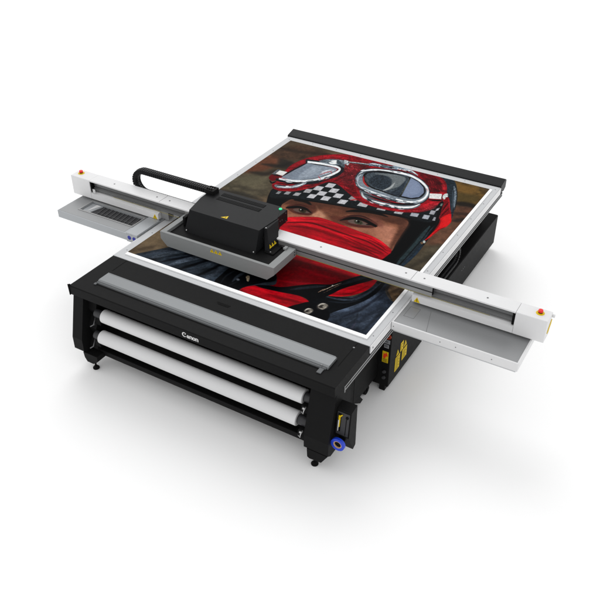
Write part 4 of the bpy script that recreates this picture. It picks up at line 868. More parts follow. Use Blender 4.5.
(0,[(485,2443),(521,2446),(557,2450),(591,2457),(625,2464),(660,2470),(694,2476),(727,2485),(760,2494),(757,2500),(721,2498),(685,2496),(650,2490),(616,2484),(581,2477),(547,2470),(514,2460),(482,2449)],(22,25,30),2,0.9,0.0,40),
(0,[(752,2067),(775,2095),(797,2122),(816,2154),(833,2186),(848,2219),(861,2251),(869,2287),(879,2324),(874,2330),(858,2301),(844,2272),(831,2240),(817,2208),(800,2176),(781,2145),(764,2109),(748,2074)],(34,38,44),2.4,0.95,0.3,8),
(0,[(800,2134),(846,2227),(841,2233),(795,2140)],(150,158,164),2.2,0.9,0.4,8),
(0,[(733,2229),(754,2207),(777,2184),(800,2167),(820,2160),(836,2169),(847,2189),(855,2215),(864,2238),(860,2243),(847,2225),(835,2205),(824,2187),(812,2179),(796,2185),(777,2200),(754,2217),(732,2233)],(196,48,52),2,0.85,0.0,40),
(0,[(734,2251),(751,2286),(769,2324),(784,2359),(798,2380),(809,2381),(816,2373),(828,2358),(841,2344),(842,2347),(831,2363),(820,2383),(804,2399),(788,2397),(773,2374),(758,2339),(744,2296),(731,2255)],(190,64,66),2,0.7,0.0,40),
(1,[(444,1820),(524,1851),(608,1895),(668,2001),(695,2060),(713,1995),(686,1888),(607,1815),(495,1770)],(110,118,126),3,1,0.25,14),
(0,[(489,1788),(518,1797),(547,1805),(575,1814),(600,1828),(622,1846),(642,1867),(660,1888),(675,1910),(684,1931),(688,1955),(691,1978),(694,2001),(689,2006),(682,1987),(676,1968),(669,1949),(660,1929),(646,1908),(628,1887),(608,1867),(587,1849),(563,1835),(537,1822),(511,1809),(485,1795)],(240,244,246),2.2,0.95,0.05,10),
(0,[(469,1821),(488,1825),(506,1828),(524,1835),(542,1842),(561,1850),(580,1859),(598,1870),(616,1882),(614,1886),(593,1879),(572,1872),(553,1864),(534,1856),(516,1849),(498,1842),(482,1834),(466,1825)],(48,54,60),2,0.9,0.0,40),
(0,[(444,1853),(480,1862),(516,1870),(550,1883),(580,1902),(606,1926),(629,1955),(648,1990),(668,2023),(663,2029),(639,2003),(614,1976),(592,1947),(566,1923),(537,1905),(504,1892),(472,1876),(440,1859)],(40,6,10),3,0.95,0.0,40),
(0,[(277,2018),(277,2149),(319,2151),(333,2017)],(96,102,106),2,1,0.3,10),
(0,[(311,2043),(307,2132),(401,2142),(404,2037)],(228,228,226),2,1,0.05,10),
(0,[(290,2004),(307,2002),(324,2000),(339,2002),(353,2003),(369,2004),(384,2005),(397,2009),(411,2014),(408,2021),(390,2024),(373,2028),(357,2027),(342,2026),(327,2025),(312,2023),(299,2017),(287,2011)],(14,12,14),2.5,0.95,0.0,40),
(0,[(301,2137),(309,2039),(312,2036),(305,2134)],(40,40,44),1.6,1.0,0.0,40),
(1,[(561,2557),(641,2665),(793,2713),(856,2642),(777,2555),(660,2539)],(104,114,122),4,1,0.25,14),
(1,[(673,2630),(726,2673),(760,2586),(698,2561)],(238,240,240),2.5,1.0,0.0,40),
(0,[(739,2628),(758,2615),(777,2602),(797,2590),(816,2578),(835,2567),(853,2557),(869,2554),(885,2551),(878,2589),(859,2605),(840,2621),(822,2631),(805,2642),(786,2653),(767,2666),(748,2678),(728,2691)],(70,80,86),2.5,1,0.6,8),
(0,[(812,2669),(827,2668),(842,2667),(853,2666),(855,2666),(849,2675),(850,2669),(856,2651),(862,2631),(891,2620),(889,2635),(887,2653),(878,2680),(856,2713),(835,2726),(819,2728),(803,2729),(789,2730)],(186,194,198),2.5,1,0.6,8),
(0,[(863,2675),(889,2684),(914,2693),(940,2702),(968,2711),(1000,2718),(1034,2725),(1068,2731),(1103,2737),(1088,2772),(1054,2766),(1019,2760),(985,2753),(953,2746),(924,2737),(897,2728),(872,2719),(846,2709)],(66,76,80),2,1,0.5,8),
(0,[(863,2700),(886,2707),(909,2715),(932,2723),(959,2730),(990,2738),(1023,2746),(1058,2754),(1092,2761),(1086,2775),(1052,2768),(1017,2760),(984,2752),(953,2744),(926,2737),(902,2729),(879,2721),(856,2714)],(206,212,214),1.6,0.9,0.4,8),
(0,[(1096,2729),(1108,2735),(1118,2740),(1130,2744),(1145,2749),(1167,2754),(1194,2757),(1225,2760),(1258,2764),(1295,2769),(1333,2779),(1373,2788),(1412,2798),(1395,2843),(1353,2843),(1309,2843),(1266,2843),(1229,2839),(1196,2835),(1165,2832),(1137,2829),(1113,2824),(1095,2817),(1084,2807),(1075,2797),(1066,2787)],(90,104,118),2.5,1,0.6,8),
(0,[(1081,2783),(1103,2785),(1123,2787),(1144,2793),(1172,2797),(1208,2799),(1251,2799),(1295,2802),(1338,2806),(1335,2813),(1290,2818),(1243,2822),(1200,2822),(1163,2821),(1135,2817),(1113,2811),(1096,2800),(1078,2790)],(216,222,226),2,0.9,0.5,8),
(0,[(1273,2790),(1306,2799),(1338,2809),(1370,2817),(1399,2827),(1427,2831),(1456,2832),(1485,2829),(1516,2823),(1549,2813),(1583,2806),(1618,2796),(1653,2788),(1649,2805),(1612,2827),(1574,2851),(1536,2873),(1500,2884),(1467,2890),(1436,2893),(1405,2892),(1375,2887),(1344,2877),(1317,2855),(1291,2831),(1265,2808)],(120,134,146),3,1,0.6,9),
(0,[(1466,2840),(1491,2836),(1517,2833),(1540,2833),(1563,2829),(1586,2819),(1610,2803),(1633,2791),(1657,2779),(1656,2787),(1632,2808),(1607,2831),(1582,2847),(1556,2859),(1531,2864),(1507,2863),(1485,2856),(1463,2849)],(232,238,242),2,0.9,0.3,8),
(1,[(1130,2323),(1076,2456),(1071,2584),(1124,2673),(1228,2734),(1376,2776),(1536,2790),(1685,2744),(1825,2642),(1908,2516),(1957,2356),(1931,2202),(1819,2135),(1661,2116),(1482,2136),(1307,2166),(1207,2223)],(34,38,44),2.5,1,0.3,14),
(1,[(1135,2326),(1086,2451),(1082,2573),(1131,2659),(1234,2720),(1383,2762),(1542,2777),(1687,2729),(1822,2629),(1901,2512),(1945,2364),(1921,2215),(1812,2151),(1654,2132),(1475,2152),(1302,2184),(1205,2237)],(124,134,143),2.5,1,0.12,22),
(0,[(1169,2317),(1159,2353),(1149,2388),(1136,2416),(1129,2439),(1127,2459),(1127,2482),(1122,2515),(1116,2549),(1103,2562),(1094,2543),(1084,2525),(1083,2494),(1089,2457),(1101,2416),(1118,2378),(1140,2346),(1160,2314)],(160,172,180),3,0.9,0.2,14),
(0,[(1093,2566),(1116,2589),(1138,2613),(1163,2635),(1194,2654),(1235,2671),(1284,2686),(1334,2699),(1382,2709),(1426,2718),(1469,2724),(1510,2728),(1549,2728),(1588,2722),(1625,2711),(1661,2697),(1696,2679),(1732,2657),(1768,2630),(1802,2602),(1829,2575),(1850,2551),(1865,2529),(1877,2507),(1887,2481),(1897,2452),(1904,2419),(1908,2386),(1909,2356),(1905,2327),(1897,2298),(1887,2270),(1873,2247),(1855,2229),(1832,2214),(1807,2203),(1782,2194),(1757,2189),(1730,2187),(1702,2187),(1675,2186),(1681,2166),(1709,2165),(1737,2164),(1765,2164),(1792,2167),(1819,2174),(1845,2184),(1869,2198),(1890,2216),(1906,2239),(1919,2267),(1928,2299),(1932,2333),(1932,2370),(1927,2410),(1918,2449),(1906,2486),(1893,2520),(1877,2551),(1857,2580),(1832,2608),(1802,2638),(1767,2668),(1728,2696),(1690,2720),(1653,2738),(1615,2753),(1576,2765),(1536,2771),(1495,2772),(1453,2768),(1410,2759),(1367,2748),(1319,2736),(1269,2721),(1221,2704),(1179,2684),(1148,2662),(1124,2637),(1103,2611),(1081,2586)],(246,250,252),2.2,1,0.05,20),
(0,[(1129,2496),(1129,2516),(1128,2534),(1130,2551),(1139,2572),(1161,2595),(1191,2621),(1226,2646),(1260,2666),(1295,2680),(1331,2692),(1368,2703),(1405,2715),(1402,2721),(1364,2714),(1325,2708),(1287,2700),(1251,2686),(1216,2665),(1181,2641),(1150,2614),(1128,2590),(1117,2567),(1118,2542),(1122,2521),(1125,2499)],(52,58,64),2,0.9,0.0,40),
(0,[(1207,2245),(1228,2233),(1248,2222),(1270,2210),(1297,2202),(1331,2194),(1369,2186),(1410,2179),(1451,2173),(1491,2169),(1531,2170),(1572,2171),(1612,2172),(1609,2180),(1567,2186),(1525,2190),(1482,2196),(1442,2200),(1402,2206),(1361,2213),(1323,2221),(1289,2229),(1263,2237),(1243,2242),(1225,2247),(1205,2253)],(236,242,246),2.4,0.9,0.15,10),
(0,[(1258,2191),(1298,2180),(1337,2169),(1376,2158),(1416,2150),(1458,2142),(1502,2135),(1546,2128),(1588,2125),(1628,2125),(1665,2130),(1701,2136),(1738,2142),(1735,2149),(1697,2148),(1659,2147),(1620,2147),(1581,2147),(1539,2151),(1496,2157),(1452,2165),(1409,2173),(1370,2180),(1332,2186),(1294,2192),(1256,2198)],(64,70,76),2.2,0.85,0.4,8),
(0,[(1199,2377),(1224,2352),(1249,2325),(1275,2300),(1304,2281),(1335,2268),(1367,2258),(1401,2251),(1440,2244),(1484,2238),(1532,2235),(1581,2233),(1630,2230),(1628,2236),(1578,2243),(1527,2249),(1478,2257),(1434,2263),(1396,2270),(1362,2277),(1330,2286),(1301,2299),(1274,2317),(1249,2337),(1224,2360),(1199,2382)],(206,214,218),2,0.8,0.4,8),
(1,[(1169,2428),(1135,2553),(1202,2638),(1298,2689),(1430,2711),(1596,2708),(1723,2657),(1829,2564),(1884,2451),(1880,2321),(1811,2250),(1695,2236),(1533,2243),(1363,2262),(1245,2325)],(20,22,26),2.5,1.0,0.0,40),
(1,[(1191,2441),(1166,2549),(1233,2623),(1399,2676),(1597,2681),(1677,2251),(1524,2263),(1362,2288),(1265,2343)],(66,75,82),3,1,0.45,9),
(1,[(1245,2501),(1311,2612),(1413,2572),(1491,2455),(1495,2324),(1389,2304),(1270,2378)],(42,50,58),6,0.85,0.6,8),
(1,[(1228,2585),(1360,2658),(1554,2672),(1591,2514),(1566,2393),(1492,2281),(1507,2411),(1460,2545),(1374,2604)],(118,124,126),4,0.85,0.12,12),
(0,[(1487,2271),(1501,2290),(1516,2309),(1526,2335),(1533,2364),(1534,2397),(1532,2431),(1524,2467),(1517,2503),(1510,2509),(1509,2478),(1508,2448),(1510,2417),(1509,2389),(1503,2364),(1494,2340),(1487,2311),(1480,2280)],(176,180,180),4,0.85,0.0,40),
(1,[(1594,2383),(1598,2600),(1658,2342),(1668,2246),(1569,2264)],(46,55,65),5,0.85,0.4,9),
(0,[(1613,2696),(1723,2646),(1820,2553),(1868,2451),(1863,2335),(1801,2274),(1698,2264)],(122,135,160),2.5,1,0.06,12),
(1,[(1635,2648),(1755,2584),(1827,2443),(1774,2309),(1703,2318)],(142,154,178),9,0.6,0.0,40),
(0,[(1799,2582),(1817,2552),(1835,2521),(1850,2493),(1861,2466),(1868,2435),(1871,2400),(1870,2366),(1865,2339),(1855,2318),(1839,2300),(1822,2283),(1805,2265),(1808,2259),(1827,2272),(1847,2285),(1865,2300),(1877,2323),(1883,2354),(1883,2390),(1880,2429),(1872,2466),(1858,2500),(1840,2530),(1820,2558),(1801,2586)],(30,34,40),2.5,0.9,0.0,40),
(0,[(1610,2701),(1618,2644),(1627,2586),(1637,2529),(1647,2472),(1658,2416),(1669,2361),(1681,2306),(1693,2252),(1696,2251),(1687,2304),(1678,2358),(1668,2412),(1657,2468),(1647,2524),(1637,2582),(1625,2640),(1613,2700)],(86,84,64),2,0.9,0.0,40),
(0,[(1155,2475),(1168,2441),(1182,2406),(1200,2372),(1221,2340),(1246,2314),(1271,2293),(1295,2281),(1319,2268),(1318,2277),(1294,2301),(1269,2325),(1247,2343),(1228,2363),(1212,2387),(1197,2415),(1179,2446),(1159,2478)],(178,44,46),2.5,0.95,0.0,40),
(0,[(1269,2309),(1304,2295),(1339,2280),(1374,2266),(1410,2257),(1447,2250),(1484,2245),(1521,2240),(1558,2235),(1595,2230),(1630,2227),(1666,2224),(1701,2221),(1700,2228),(1663,2235),(1626,2243),(1589,2251),(1552,2256),(1515,2261),(1477,2265),(1440,2271),(1404,2278),(1369,2287),(1335,2296),(1301,2306),(1267,2315)],(16,18,20),2.5,0.9,0.0,40),
(1,[(1275,2168),(1430,2126),(1624,2099),(1801,2100),(1938,2201),(1920,2093),(1822,2006),(1660,1978),(1500,1986),(1382,2026),(1316,2089)],(92,100,107),2.5,1,0.12,16),
(0,[(1347,2107),(1398,2096),(1449,2084),(1499,2074),(1546,2069),(1593,2065),(1638,2061),(1683,2061),(1727,2066),(1770,2080),(1810,2102),(1849,2127),(1888,2151),(1884,2160),(1842,2144),(1799,2126),(1757,2111),(1715,2098),(1672,2093),(1628,2094),(1583,2097),(1536,2101),(1489,2106),(1441,2109),(1393,2113),(1344,2116)],(18,14,17),2.2,0.97,0.0,40),
(0,[(1412,2070),(1456,2063),(1500,2055),(1542,2052),(1579,2050),(1609,2053),(1635,2057),(1657,2066),(1680,2074),(1678,2080),(1652,2079),(1627,2077),(1602,2073),(1572,2070),(1536,2072),(1494,2075),(1451,2076),(1410,2076)],(120,14,24),2,0.95,0.0,40),
(0,[(1474,2014),(1511,2010),(1549,2006),(1587,2002),(1624,2000),(1662,2001),(1700,2003),(1738,2007),(1773,2015),(1808,2028),(1841,2046),(1871,2066),(1896,2087),(1911,2114),(1921,2142),(1927,2170),(1934,2198),(1929,2206),(1918,2182),(1908,2159),(1897,2137),(1879,2118),(1856,2098),(1826,2078),(1794,2061),(1760,2048),(1726,2040),(1689,2036),(1651,2035),(1613,2034),(1577,2030),(1542,2028),(1506,2026),(1470,2024)],(248,250,250),2.2,1,0.1,12),
(0,[(1573,1972),(1613,1971),(1653,1970),(1690,1972),(1725,1978),(1756,1987),(1783,1999),(1808,2014),(1833,2029),(1831,2034),(1804,2024),(1776,2014),(1749,2002),(1719,1993),(1685,1988),(1647,1986),(1609,1982),(1571,1977)],(40,42,48),2,0.9,0.0,40),
(0,[(1305,2132),(1317,2108),(1329,2083),(1346,2061),(1364,2041),(1384,2028),(1403,2019),(1420,2019),(1437,2018),(1435,2028),(1415,2041),(1396,2054),(1379,2062),(1365,2071),(1352,2084),(1340,2102),(1324,2120),(1308,2137)],(206,212,214),2.5,0.95,0.2,8),
(0,[(1705,2118),(1740,2126),(1777,2135),(1810,2149),(1838,2166),(1859,2189),(1875,2216),(1887,2247),(1899,2277),(1895,2284),(1878,2260),(1862,2237),(1847,2211),(1827,2189),(1800,2172),(1767,2158),(1734,2142),(1702,2125)],(240,244,246),2.2,0.9,0.1,8),
(0,[(1138,2567),(1143,2569),(1148,2571),(1151,2576),(1154,2581),(1157,2586),(1160,2591),(1160,2599),(1161,2607),(1159,2610),(1154,2608),(1150,2606),(1147,2601),(1144,2596),(1141,2591),(1138,2586),(1137,2578),(1136,2570)],(60,68,76),2.2,0.85,0,40),
(0,[(1300,2215),(1294,2221),(1287,2227),(1282,2229),(1276,2232),(1270,2235),(1264,2238),(1259,2237),(1254,2237),(1255,2234),(1261,2228),(1267,2222),(1273,2219),(1279,2216),(1285,2213),(1291,2211),(1296,2211),(1301,2212)],(196,206,214),2.2,0.85,0,40),
(0,[(1073,2560),(1078,2565),(1082,2571),(1085,2579),(1087,2587),(1091,2594),(1095,2602),(1097,2613),(1099,2624),(1097,2627),(1090,2623),(1083,2619),(1079,2612),(1075,2603),(1072,2595),(1070,2586),(1070,2574),(1070,2563)],(196,206,214),2.2,0.85,0,40),
(0,[(1382,2155),(1376,2159),(1369,2162),(1363,2164),(1356,2166),(1348,2169),(1338,2172),(1329,2173),(1320,2174),(1320,2173),(1330,2168),(1340,2163),(1350,2159),(1358,2157),(1366,2155),(1372,2153),(1377,2153),(1383,2153)],(22,25,30),2.2,0.85,0,40),
(0,[(1098,2500),(1100,2504),(1102,2509),(1102,2514),(1103,2521),(1104,2528),(1107,2537),(1108,2548),(1109,2559),(1107,2561),(1102,2555),(1098,2549),(1095,2540),(1093,2532),(1092,2524),(1092,2517),(1094,2510),(1096,2502)],(196,206,214),2.2,0.85,0,40),
(0,[(1386,2185),(1383,2188),(1380,2191),(1376,2192),(1372,2193),(1367,2195),(1360,2197),(1354,2197),(1348,2196),(1349,2194),(1356,2190),(1363,2186),(1370,2184),(1375,2182),(1379,2181),(1382,2180),(1385,2182),(1387,2183)],(60,68,76),2.2,0.85,0,40),
(0,[(1089,2445),(1089,2451),(1090,2457),(1089,2464),(1087,2471),(1086,2478),(1085,2484),(1082,2493),(1079,2501),(1077,2503),(1075,2498),(1074,2492),(1075,2485),(1076,2477),(1077,2470),(1079,2462),(1083,2454),(1087,2446)],(60,68,76),2.2,0.85,0,40),
(0,[(1241,2237),(1230,2247),(1220,2257),(1210,2264),(1201,2273),(1191,2285),(1180,2299),(1169,2313),(1157,2327),(1156,2326),(1166,2308),(1177,2291),(1188,2275),(1199,2262),(1211,2251),(1221,2243),(1231,2239),(1241,2235)],(196,206,214),2.2,0.85,0,40),
(0,[(1216,2221),(1211,2228),(1206,2235),(1201,2239),(1197,2243),(1193,2247),(1189,2252),(1184,2255),(1179,2258),(1178,2256),(1182,2249),(1186,2242),(1191,2236),(1196,2231),(1201,2226),(1206,2222),(1211,2220),(1216,2219)],(250,252,253),2.2,0.85,0,40),
(0,[(1105,2399),(1104,2405),(1103,2411),(1101,2418),(1099,2425),(1097,2435),(1094,2445),(1090,2458),(1086,2469),(1084,2470),(1085,2460),(1086,2449),(1088,2438),(1091,2428),(1093,2420),(1095,2413),(1099,2406),(1103,2399)],(60,68,76),2.2,0.85,0,40),
(0,[(1347,2154),(1337,2159),(1327,2165),(1318,2168),(1309,2172),(1300,2176),(1292,2180),(1284,2181),(1276,2183),(1276,2180),(1285,2174),(1294,2167),(1303,2163),(1312,2159),(1321,2156),(1330,2152),(1339,2152),(1347,2151)],(22,25,30),2.2,0.85,0,40),
(0,[(1175,2265),(1172,2273),(1168,2281),(1164,2287),(1160,2293),(1156,2299),(1153,2306),(1147,2311),(1142,2317),(1140,2316),(1143,2307),(1145,2299),(1150,2292),(1154,2284),(1159,2277),(1163,2271),(1169,2267),(1174,2263)],(60,68,76),2.2,0.85,0,40),
(0,[(1314,2200),(1307,2205),(1301,2211),(1295,2213),(1289,2216),(1283,2218),(1278,2221),(1273,2221),(1267,2221),(1268,2219),(1274,2213),(1280,2207),(1286,2205),(1292,2202),(1298,2199),(1304,2197),(1309,2197),(1315,2197)],(196,206,214),2.2,0.85,0,40),
(0,[(1111,2496),(1114,2502),(1118,2508),(1120,2516),(1122,2524),(1125,2532),(1128,2540),(1130,2550),(1132,2561),(1130,2565),(1123,2561),(1117,2556),(1113,2548),(1110,2540),(1107,2531),(1106,2522),(1107,2510),(1108,2498)],(60,68,76),2.2,0.85,0,40),
(0,[(1104,2413),(1102,2426),(1100,2440),(1096,2454),(1093,2467),(1092,2481),(1091,2494),(1088,2509),(1086,2524),(1084,2525),(1083,2513),(1082,2501),(1083,2487),(1085,2472),(1088,2458),(1092,2443),(1097,2428),(1103,2413)],(22,25,30),2.2,0.85,0,40),
(0,[(1379,2168),(1369,2172),(1359,2177),(1350,2180),(1340,2183),(1331,2186),(1322,2189),(1313,2190),(1304,2192),(1305,2190),(1314,2184),(1324,2179),(1333,2176),(1343,2173),(1352,2170),(1362,2167),(1371,2166),(1380,2166)],(250,252,253),2.2,0.85,0,40),
(0,[(1377,2177),(1373,2181),(1369,2185),(1366,2186),(1362,2187),(1357,2189),(1350,2191),(1344,2189),(1339,2188),(1340,2184),(1347,2179),(1355,2173),(1361,2171),(1367,2170),(1371,2169),(1374,2168),(1376,2171),(1378,2173)],(196,206,214),2.2,0.85,0,40),
(0,[(1116,2355),(1113,2365),(1110,2376),(1105,2386),(1101,2397),(1097,2410),(1093,2424),(1088,2439),(1083,2454),(1081,2454),(1084,2440),(1086,2426),(1091,2412),(1095,2398),(1099,2386),(1104,2375),(1110,2365),(1115,2354)],(60,68,76),2.2,0.85,0,40),
(0,[(1421,2142),(1414,2146),(1408,2150),(1402,2151),(1395,2154),(1386,2156),(1376,2159),(1367,2160),(1357,2161),(1358,2159),(1368,2154),(1379,2149),(1388,2147),(1397,2144),(1404,2142),(1410,2140),(1416,2140),(1421,2140)],(196,206,214),2.2,0.85,0,40),
(0,[(1100,2498),(1103,2502),(1106,2506),(1106,2512),(1106,2518),(1107,2523),(1109,2528),(1107,2537),(1106,2546),(1104,2549),(1100,2547),(1096,2544),(1094,2538),(1093,2532),(1093,2525),(1092,2518),(1095,2509),(1097,2501)],(250,252,253),2.2,0.85,0,40),
(0,[(1114,2428),(1114,2441),(1113,2454),(1110,2468),(1109,2481),(1109,2493),(1109,2505),(1108,2520),(1107,2534),(1105,2536),(1102,2526),(1099,2515),(1099,2502),(1099,2489),(1101,2474),(1103,2459),(1108,2444),(1113,2429)],(22,25,30),2.2,0.85,0,40),
(0,[(1085,2477),(1085,2489),(1085,2502),(1084,2515),(1084,2528),(1086,2539),(1088,2550),(1090,2564),(1091,2577),(1089,2580),(1084,2570),(1079,2561),(1077,2550),(1075,2537),(1075,2523),(1076,2509),(1080,2493),(1083,2478)],(60,68,76),2.2,0.85,0,40),
(0,[(1228,2209),(1222,2215),(1217,2222),(1212,2225),(1207,2229),(1203,2233),(1198,2238),(1193,2240),(1189,2243),(1188,2241),(1193,2234),(1197,2227),(1202,2222),(1207,2217),(1213,2213),(1218,2209),(1223,2208),(1228,2207)],(22,25,30),2.2,0.85,0,40),
(0,[(1238,2222),(1228,2232),(1218,2240),(1208,2248),(1199,2257),(1189,2269),(1178,2283),(1166,2298),(1155,2312),(1154,2311),(1164,2294),(1175,2277),(1186,2261),(1197,2248),(1208,2237),(1219,2230),(1229,2225),(1239,2220)],(60,68,76),2.2,0.85,0,40),
(0,[(1078,2567),(1081,2567),(1084,2566),(1085,2568),(1086,2572),(1088,2576),(1090,2581),(1090,2590),(1090,2600),(1088,2603),(1083,2601),(1078,2599),(1075,2594),(1073,2589),(1072,2585),(1071,2582),(1073,2577),(1075,2571)],(250,252,253),2.2,0.85,0,40),
(0,[(1162,2323),(1157,2338),(1151,2353),(1145,2367),(1139,2381),(1134,2397),(1129,2414),(1122,2433),(1114,2452),(1112,2452),(1115,2435),(1119,2417),(1124,2399),(1130,2381),(1137,2365),(1144,2350),(1152,2336),(1160,2323)],(196,206,214),2.2,0.85,0,40),
(0,[(1528,2784),(1536,2779),(1545,2775),(1553,2774),(1560,2773),(1568,2771),(1575,2769),(1582,2770),(1588,2771),(1587,2775),(1579,2780),(1571,2786),(1563,2788),(1556,2790),(1548,2791),(1540,2792),(1533,2790),(1527,2787)],(60,68,76),2.2,0.85,0,40),
(0,[(1425,2743),(1429,2741),(1434,2738),(1438,2739),(1443,2740),(1450,2741),(1458,2742),(1466,2746),(1473,2750),(1472,2753),(1462,2755),(1452,2757),(1444,2756),(1437,2755),(1432,2754),(1428,2753),(1426,2750),(1424,2746)],(60,68,76),2.2,0.85,0,40),
(0,[(1496,2781),(1505,2778),(1513,2775),(1521,2775),(1530,2774),(1540,2773),(1552,2771),(1563,2772),(1574,2773),(1573,2776),(1560,2781),(1547,2786),(1536,2788),(1525,2790),(1516,2790),(1508,2790),(1502,2787),(1495,2784)],(60,68,76),2.2,0.85,0,40),
(0,[(1219,2664),(1225,2665),(1231,2665),(1236,2668),(1243,2672),(1251,2676),(1261,2680),(1270,2686),(1279,2693),(1278,2695),(1267,2693),(1255,2691),(1246,2687),(1237,2683),(1231,2679),(1225,2676),(1222,2671),(1218,2666)],(22,25,30),2.2,0.85,0,40),
(0,[(1173,2654),(1177,2651),(1181,2649),(1184,2651),(1186,2652),(1188,2654),(1191,2656),(1191,2662),(1191,2667),(1189,2671),(1185,2673),(1181,2676),(1178,2674),(1176,2672),(1173,2671),(1171,2669),(1171,2663),(1171,2657)],(196,206,214),2.2,0.85,0,40),
(0,[(1346,2729),(1351,2727),(1356,2724),(1360,2725),(1364,2726),(1371,2728),(1379,2730),(1386,2735),(1392,2740),(1391,2744),(1382,2745),(1372,2747),(1364,2745),(1357,2744),(1353,2742),(1349,2742),(1347,2737),(1345,2733)],(22,25,30),2.2,0.85,0,40),
(0,[(1317,2718),(1326,2717),(1335,2716),(1342,2718),(1350,2721),(1358,2723),(1365,2724),(1372,2730),(1378,2735),(1377,2738),(1368,2739),(1359,2740),(1351,2738),(1343,2736),(1336,2734),(1328,2732),(1322,2727),(1316,2721)],(250,252,253),2.2,0.85,0,40),
(0,[(1482,2771),(1491,2769),(1501,2766),(1509,2767),(1516,2767),(1524,2767),(1532,2766),(1539,2768),(1546,2771),(1545,2774),(1536,2777),(1527,2781),(1520,2782),(1512,2782),(1504,2782),(1495,2781),(1488,2778),(1481,2774)],(22,25,30),2.2,0.85,0,40),
(0,[(1652,2728),(1656,2723),(1659,2719),(1663,2717),(1667,2715),(1674,2713),(1681,2710),(1688,2710),(1695,2710),(1694,2713),(1686,2719),(1678,2726),(1670,2729),(1664,2731),(1660,2733),(1656,2735),(1654,2733),(1651,2731)],(196,206,214),2.2,0.85,0,40),
(0,[(1536,2752),(1541,2748),(1546,2744),(1549,2743),(1554,2743),(1560,2741),(1568,2740),(1575,2742),(1582,2745),(1581,2749),(1572,2754),(1563,2760),(1555,2762),(1548,2763),(1543,2764),(1539,2764),(1537,2760),(1535,2756)],(196,206,214),2.2,0.85,0,40),
(0,[(1315,2176),(1320,2174),(1325,2171),(1330,2170),(1334,2169),(1339,2169),(1343,2168),(1347,2169),(1350,2171),(1350,2173),(1345,2176),(1340,2178),(1335,2179),(1331,2180),(1327,2181),(1322,2181),(1318,2180),(1315,2178)],(250,252,253),2.2,0.85,0,40),
(0,[(1699,2142),(1708,2139),(1718,2136),(1726,2136),(1735,2136),(1743,2137),(1751,2137),(1758,2141),(1765,2145),(1764,2148),(1755,2150),(1746,2153),(1738,2152),(1730,2152),(1721,2152),(1713,2152),(1705,2148),(1698,2145)],(196,206,214),2.2,0.85,0,40),
(0,[(1884,2199),(1887,2198),(1890,2198),(1892,2200),(1895,2202),(1899,2205),(1904,2209),(1908,2215),(1913,2222),(1911,2224),(1905,2222),(1899,2220),(1894,2217),(1890,2213),(1887,2211),(1885,2209),(1884,2205),(1883,2201)],(196,206,214),2.2,0.85,0,40),
(0,[(1795,2152),(1799,2150),(1803,2149),(1806,2150),(1811,2151),(1816,2153),(1822,2156),(1828,2161),(1833,2165),(1832,2167),(1825,2167),(1818,2166),(1812,2163),(1807,2161),(1803,2160),(1799,2159),(1797,2156),(1795,2154)],(250,252,253),2.2,0.85,0,40),
(0,[(1382,2175),(1387,2171),(1392,2167),(1396,2167),(1402,2166),(1409,2165),(1418,2163),(1426,2165),(1434,2167),(1433,2170),(1423,2175),(1413,2179),(1404,2180),(1397,2182),(1391,2182),(1387,2183),(1384,2181),(1381,2178)],(196,206,214),2.2,0.85,0,40),
(0,[(1581,2135),(1586,2133),(1590,2130),(1594,2130),(1600,2130),(1607,2130),(1616,2130),(1625,2132),(1633,2134),(1632,2136),(1622,2139),(1612,2141),(1604,2142),(1596,2142),(1591,2142),(1586,2142),(1584,2140),(1580,2138)],(250,252,253),2.2,0.85,0,40),
(0,[(1481,2178),(1486,2176),(1491,2173),(1496,2173),(1500,2173),(1505,2172),(1509,2172),(1513,2173),(1517,2175),(1516,2177),(1511,2179),(1506,2181),(1502,2182),(1497,2182),(1493,2183),(1488,2183),(1485,2181),(1481,2180)],(60,68,76),2.2,0.85,0,40),
(0,[(1877,2214),(1880,2213),(1883,2213),(1885,2214),(1888,2217),(1892,2220),(1897,2224),(1901,2230),(1905,2237),(1904,2239),(1898,2238),(1892,2236),(1887,2232),(1883,2229),(1879,2227),(1877,2225),(1877,2221),(1876,2216)],(22,25,30),2.2,0.85,0,40),
(0,[(1781,2149),(1789,2146),(1797,2144),(1804,2145),(1812,2147),(1820,2151),(1829,2155),(1837,2163),(1844,2171),(1842,2175),(1832,2175),(1821,2174),(1813,2170),(1805,2166),(1797,2164),(1790,2163),(1785,2158),(1779,2152)],(60,68,76),2.2,0.85,0,40),
(0,[(1448,2178),(1457,2174),(1467,2171),(1475,2170),(1484,2169),(1493,2169),(1502,2168),(1510,2170),(1518,2171),(1517,2173),(1508,2176),(1498,2179),(1489,2180),(1480,2181),(1472,2182),(1463,2183),(1455,2181),(1447,2180)],(60,68,76),2.2,0.85,0,40),
(0,[(1858,2200),(1861,2199),(1864,2199),(1866,2201),(1869,2203),(1873,2207),(1878,2211),(1881,2217),(1885,2223),(1884,2226),(1878,2224),(1872,2222),(1868,2218),(1864,2214),(1861,2212),(1859,2210),(1858,2206),(1857,2202)],(196,206,214),2.2,0.85,0,40),
(0,[(1484,2170),(1489,2167),(1493,2164),(1497,2164),(1503,2163),(1511,2163),(1520,2162),(1528,2164),(1537,2166),(1536,2169),(1526,2172),(1515,2176),(1506,2176),(1499,2177),(1493,2177),(1489,2178),(1486,2175),(1483,2173)],(196,206,214),2.2,0.85,0,40),
(0,[(1674,2164),(1683,2162),(1693,2160),(1701,2160),(1710,2160),(1718,2160),(1727,2160),(1734,2163),(1742,2165),(1741,2168),(1732,2170),(1723,2172),(1715,2171),(1706,2171),(1698,2171),(1689,2171),(1681,2169),(1673,2166)],(250,252,253),2.2,0.85,0,40),
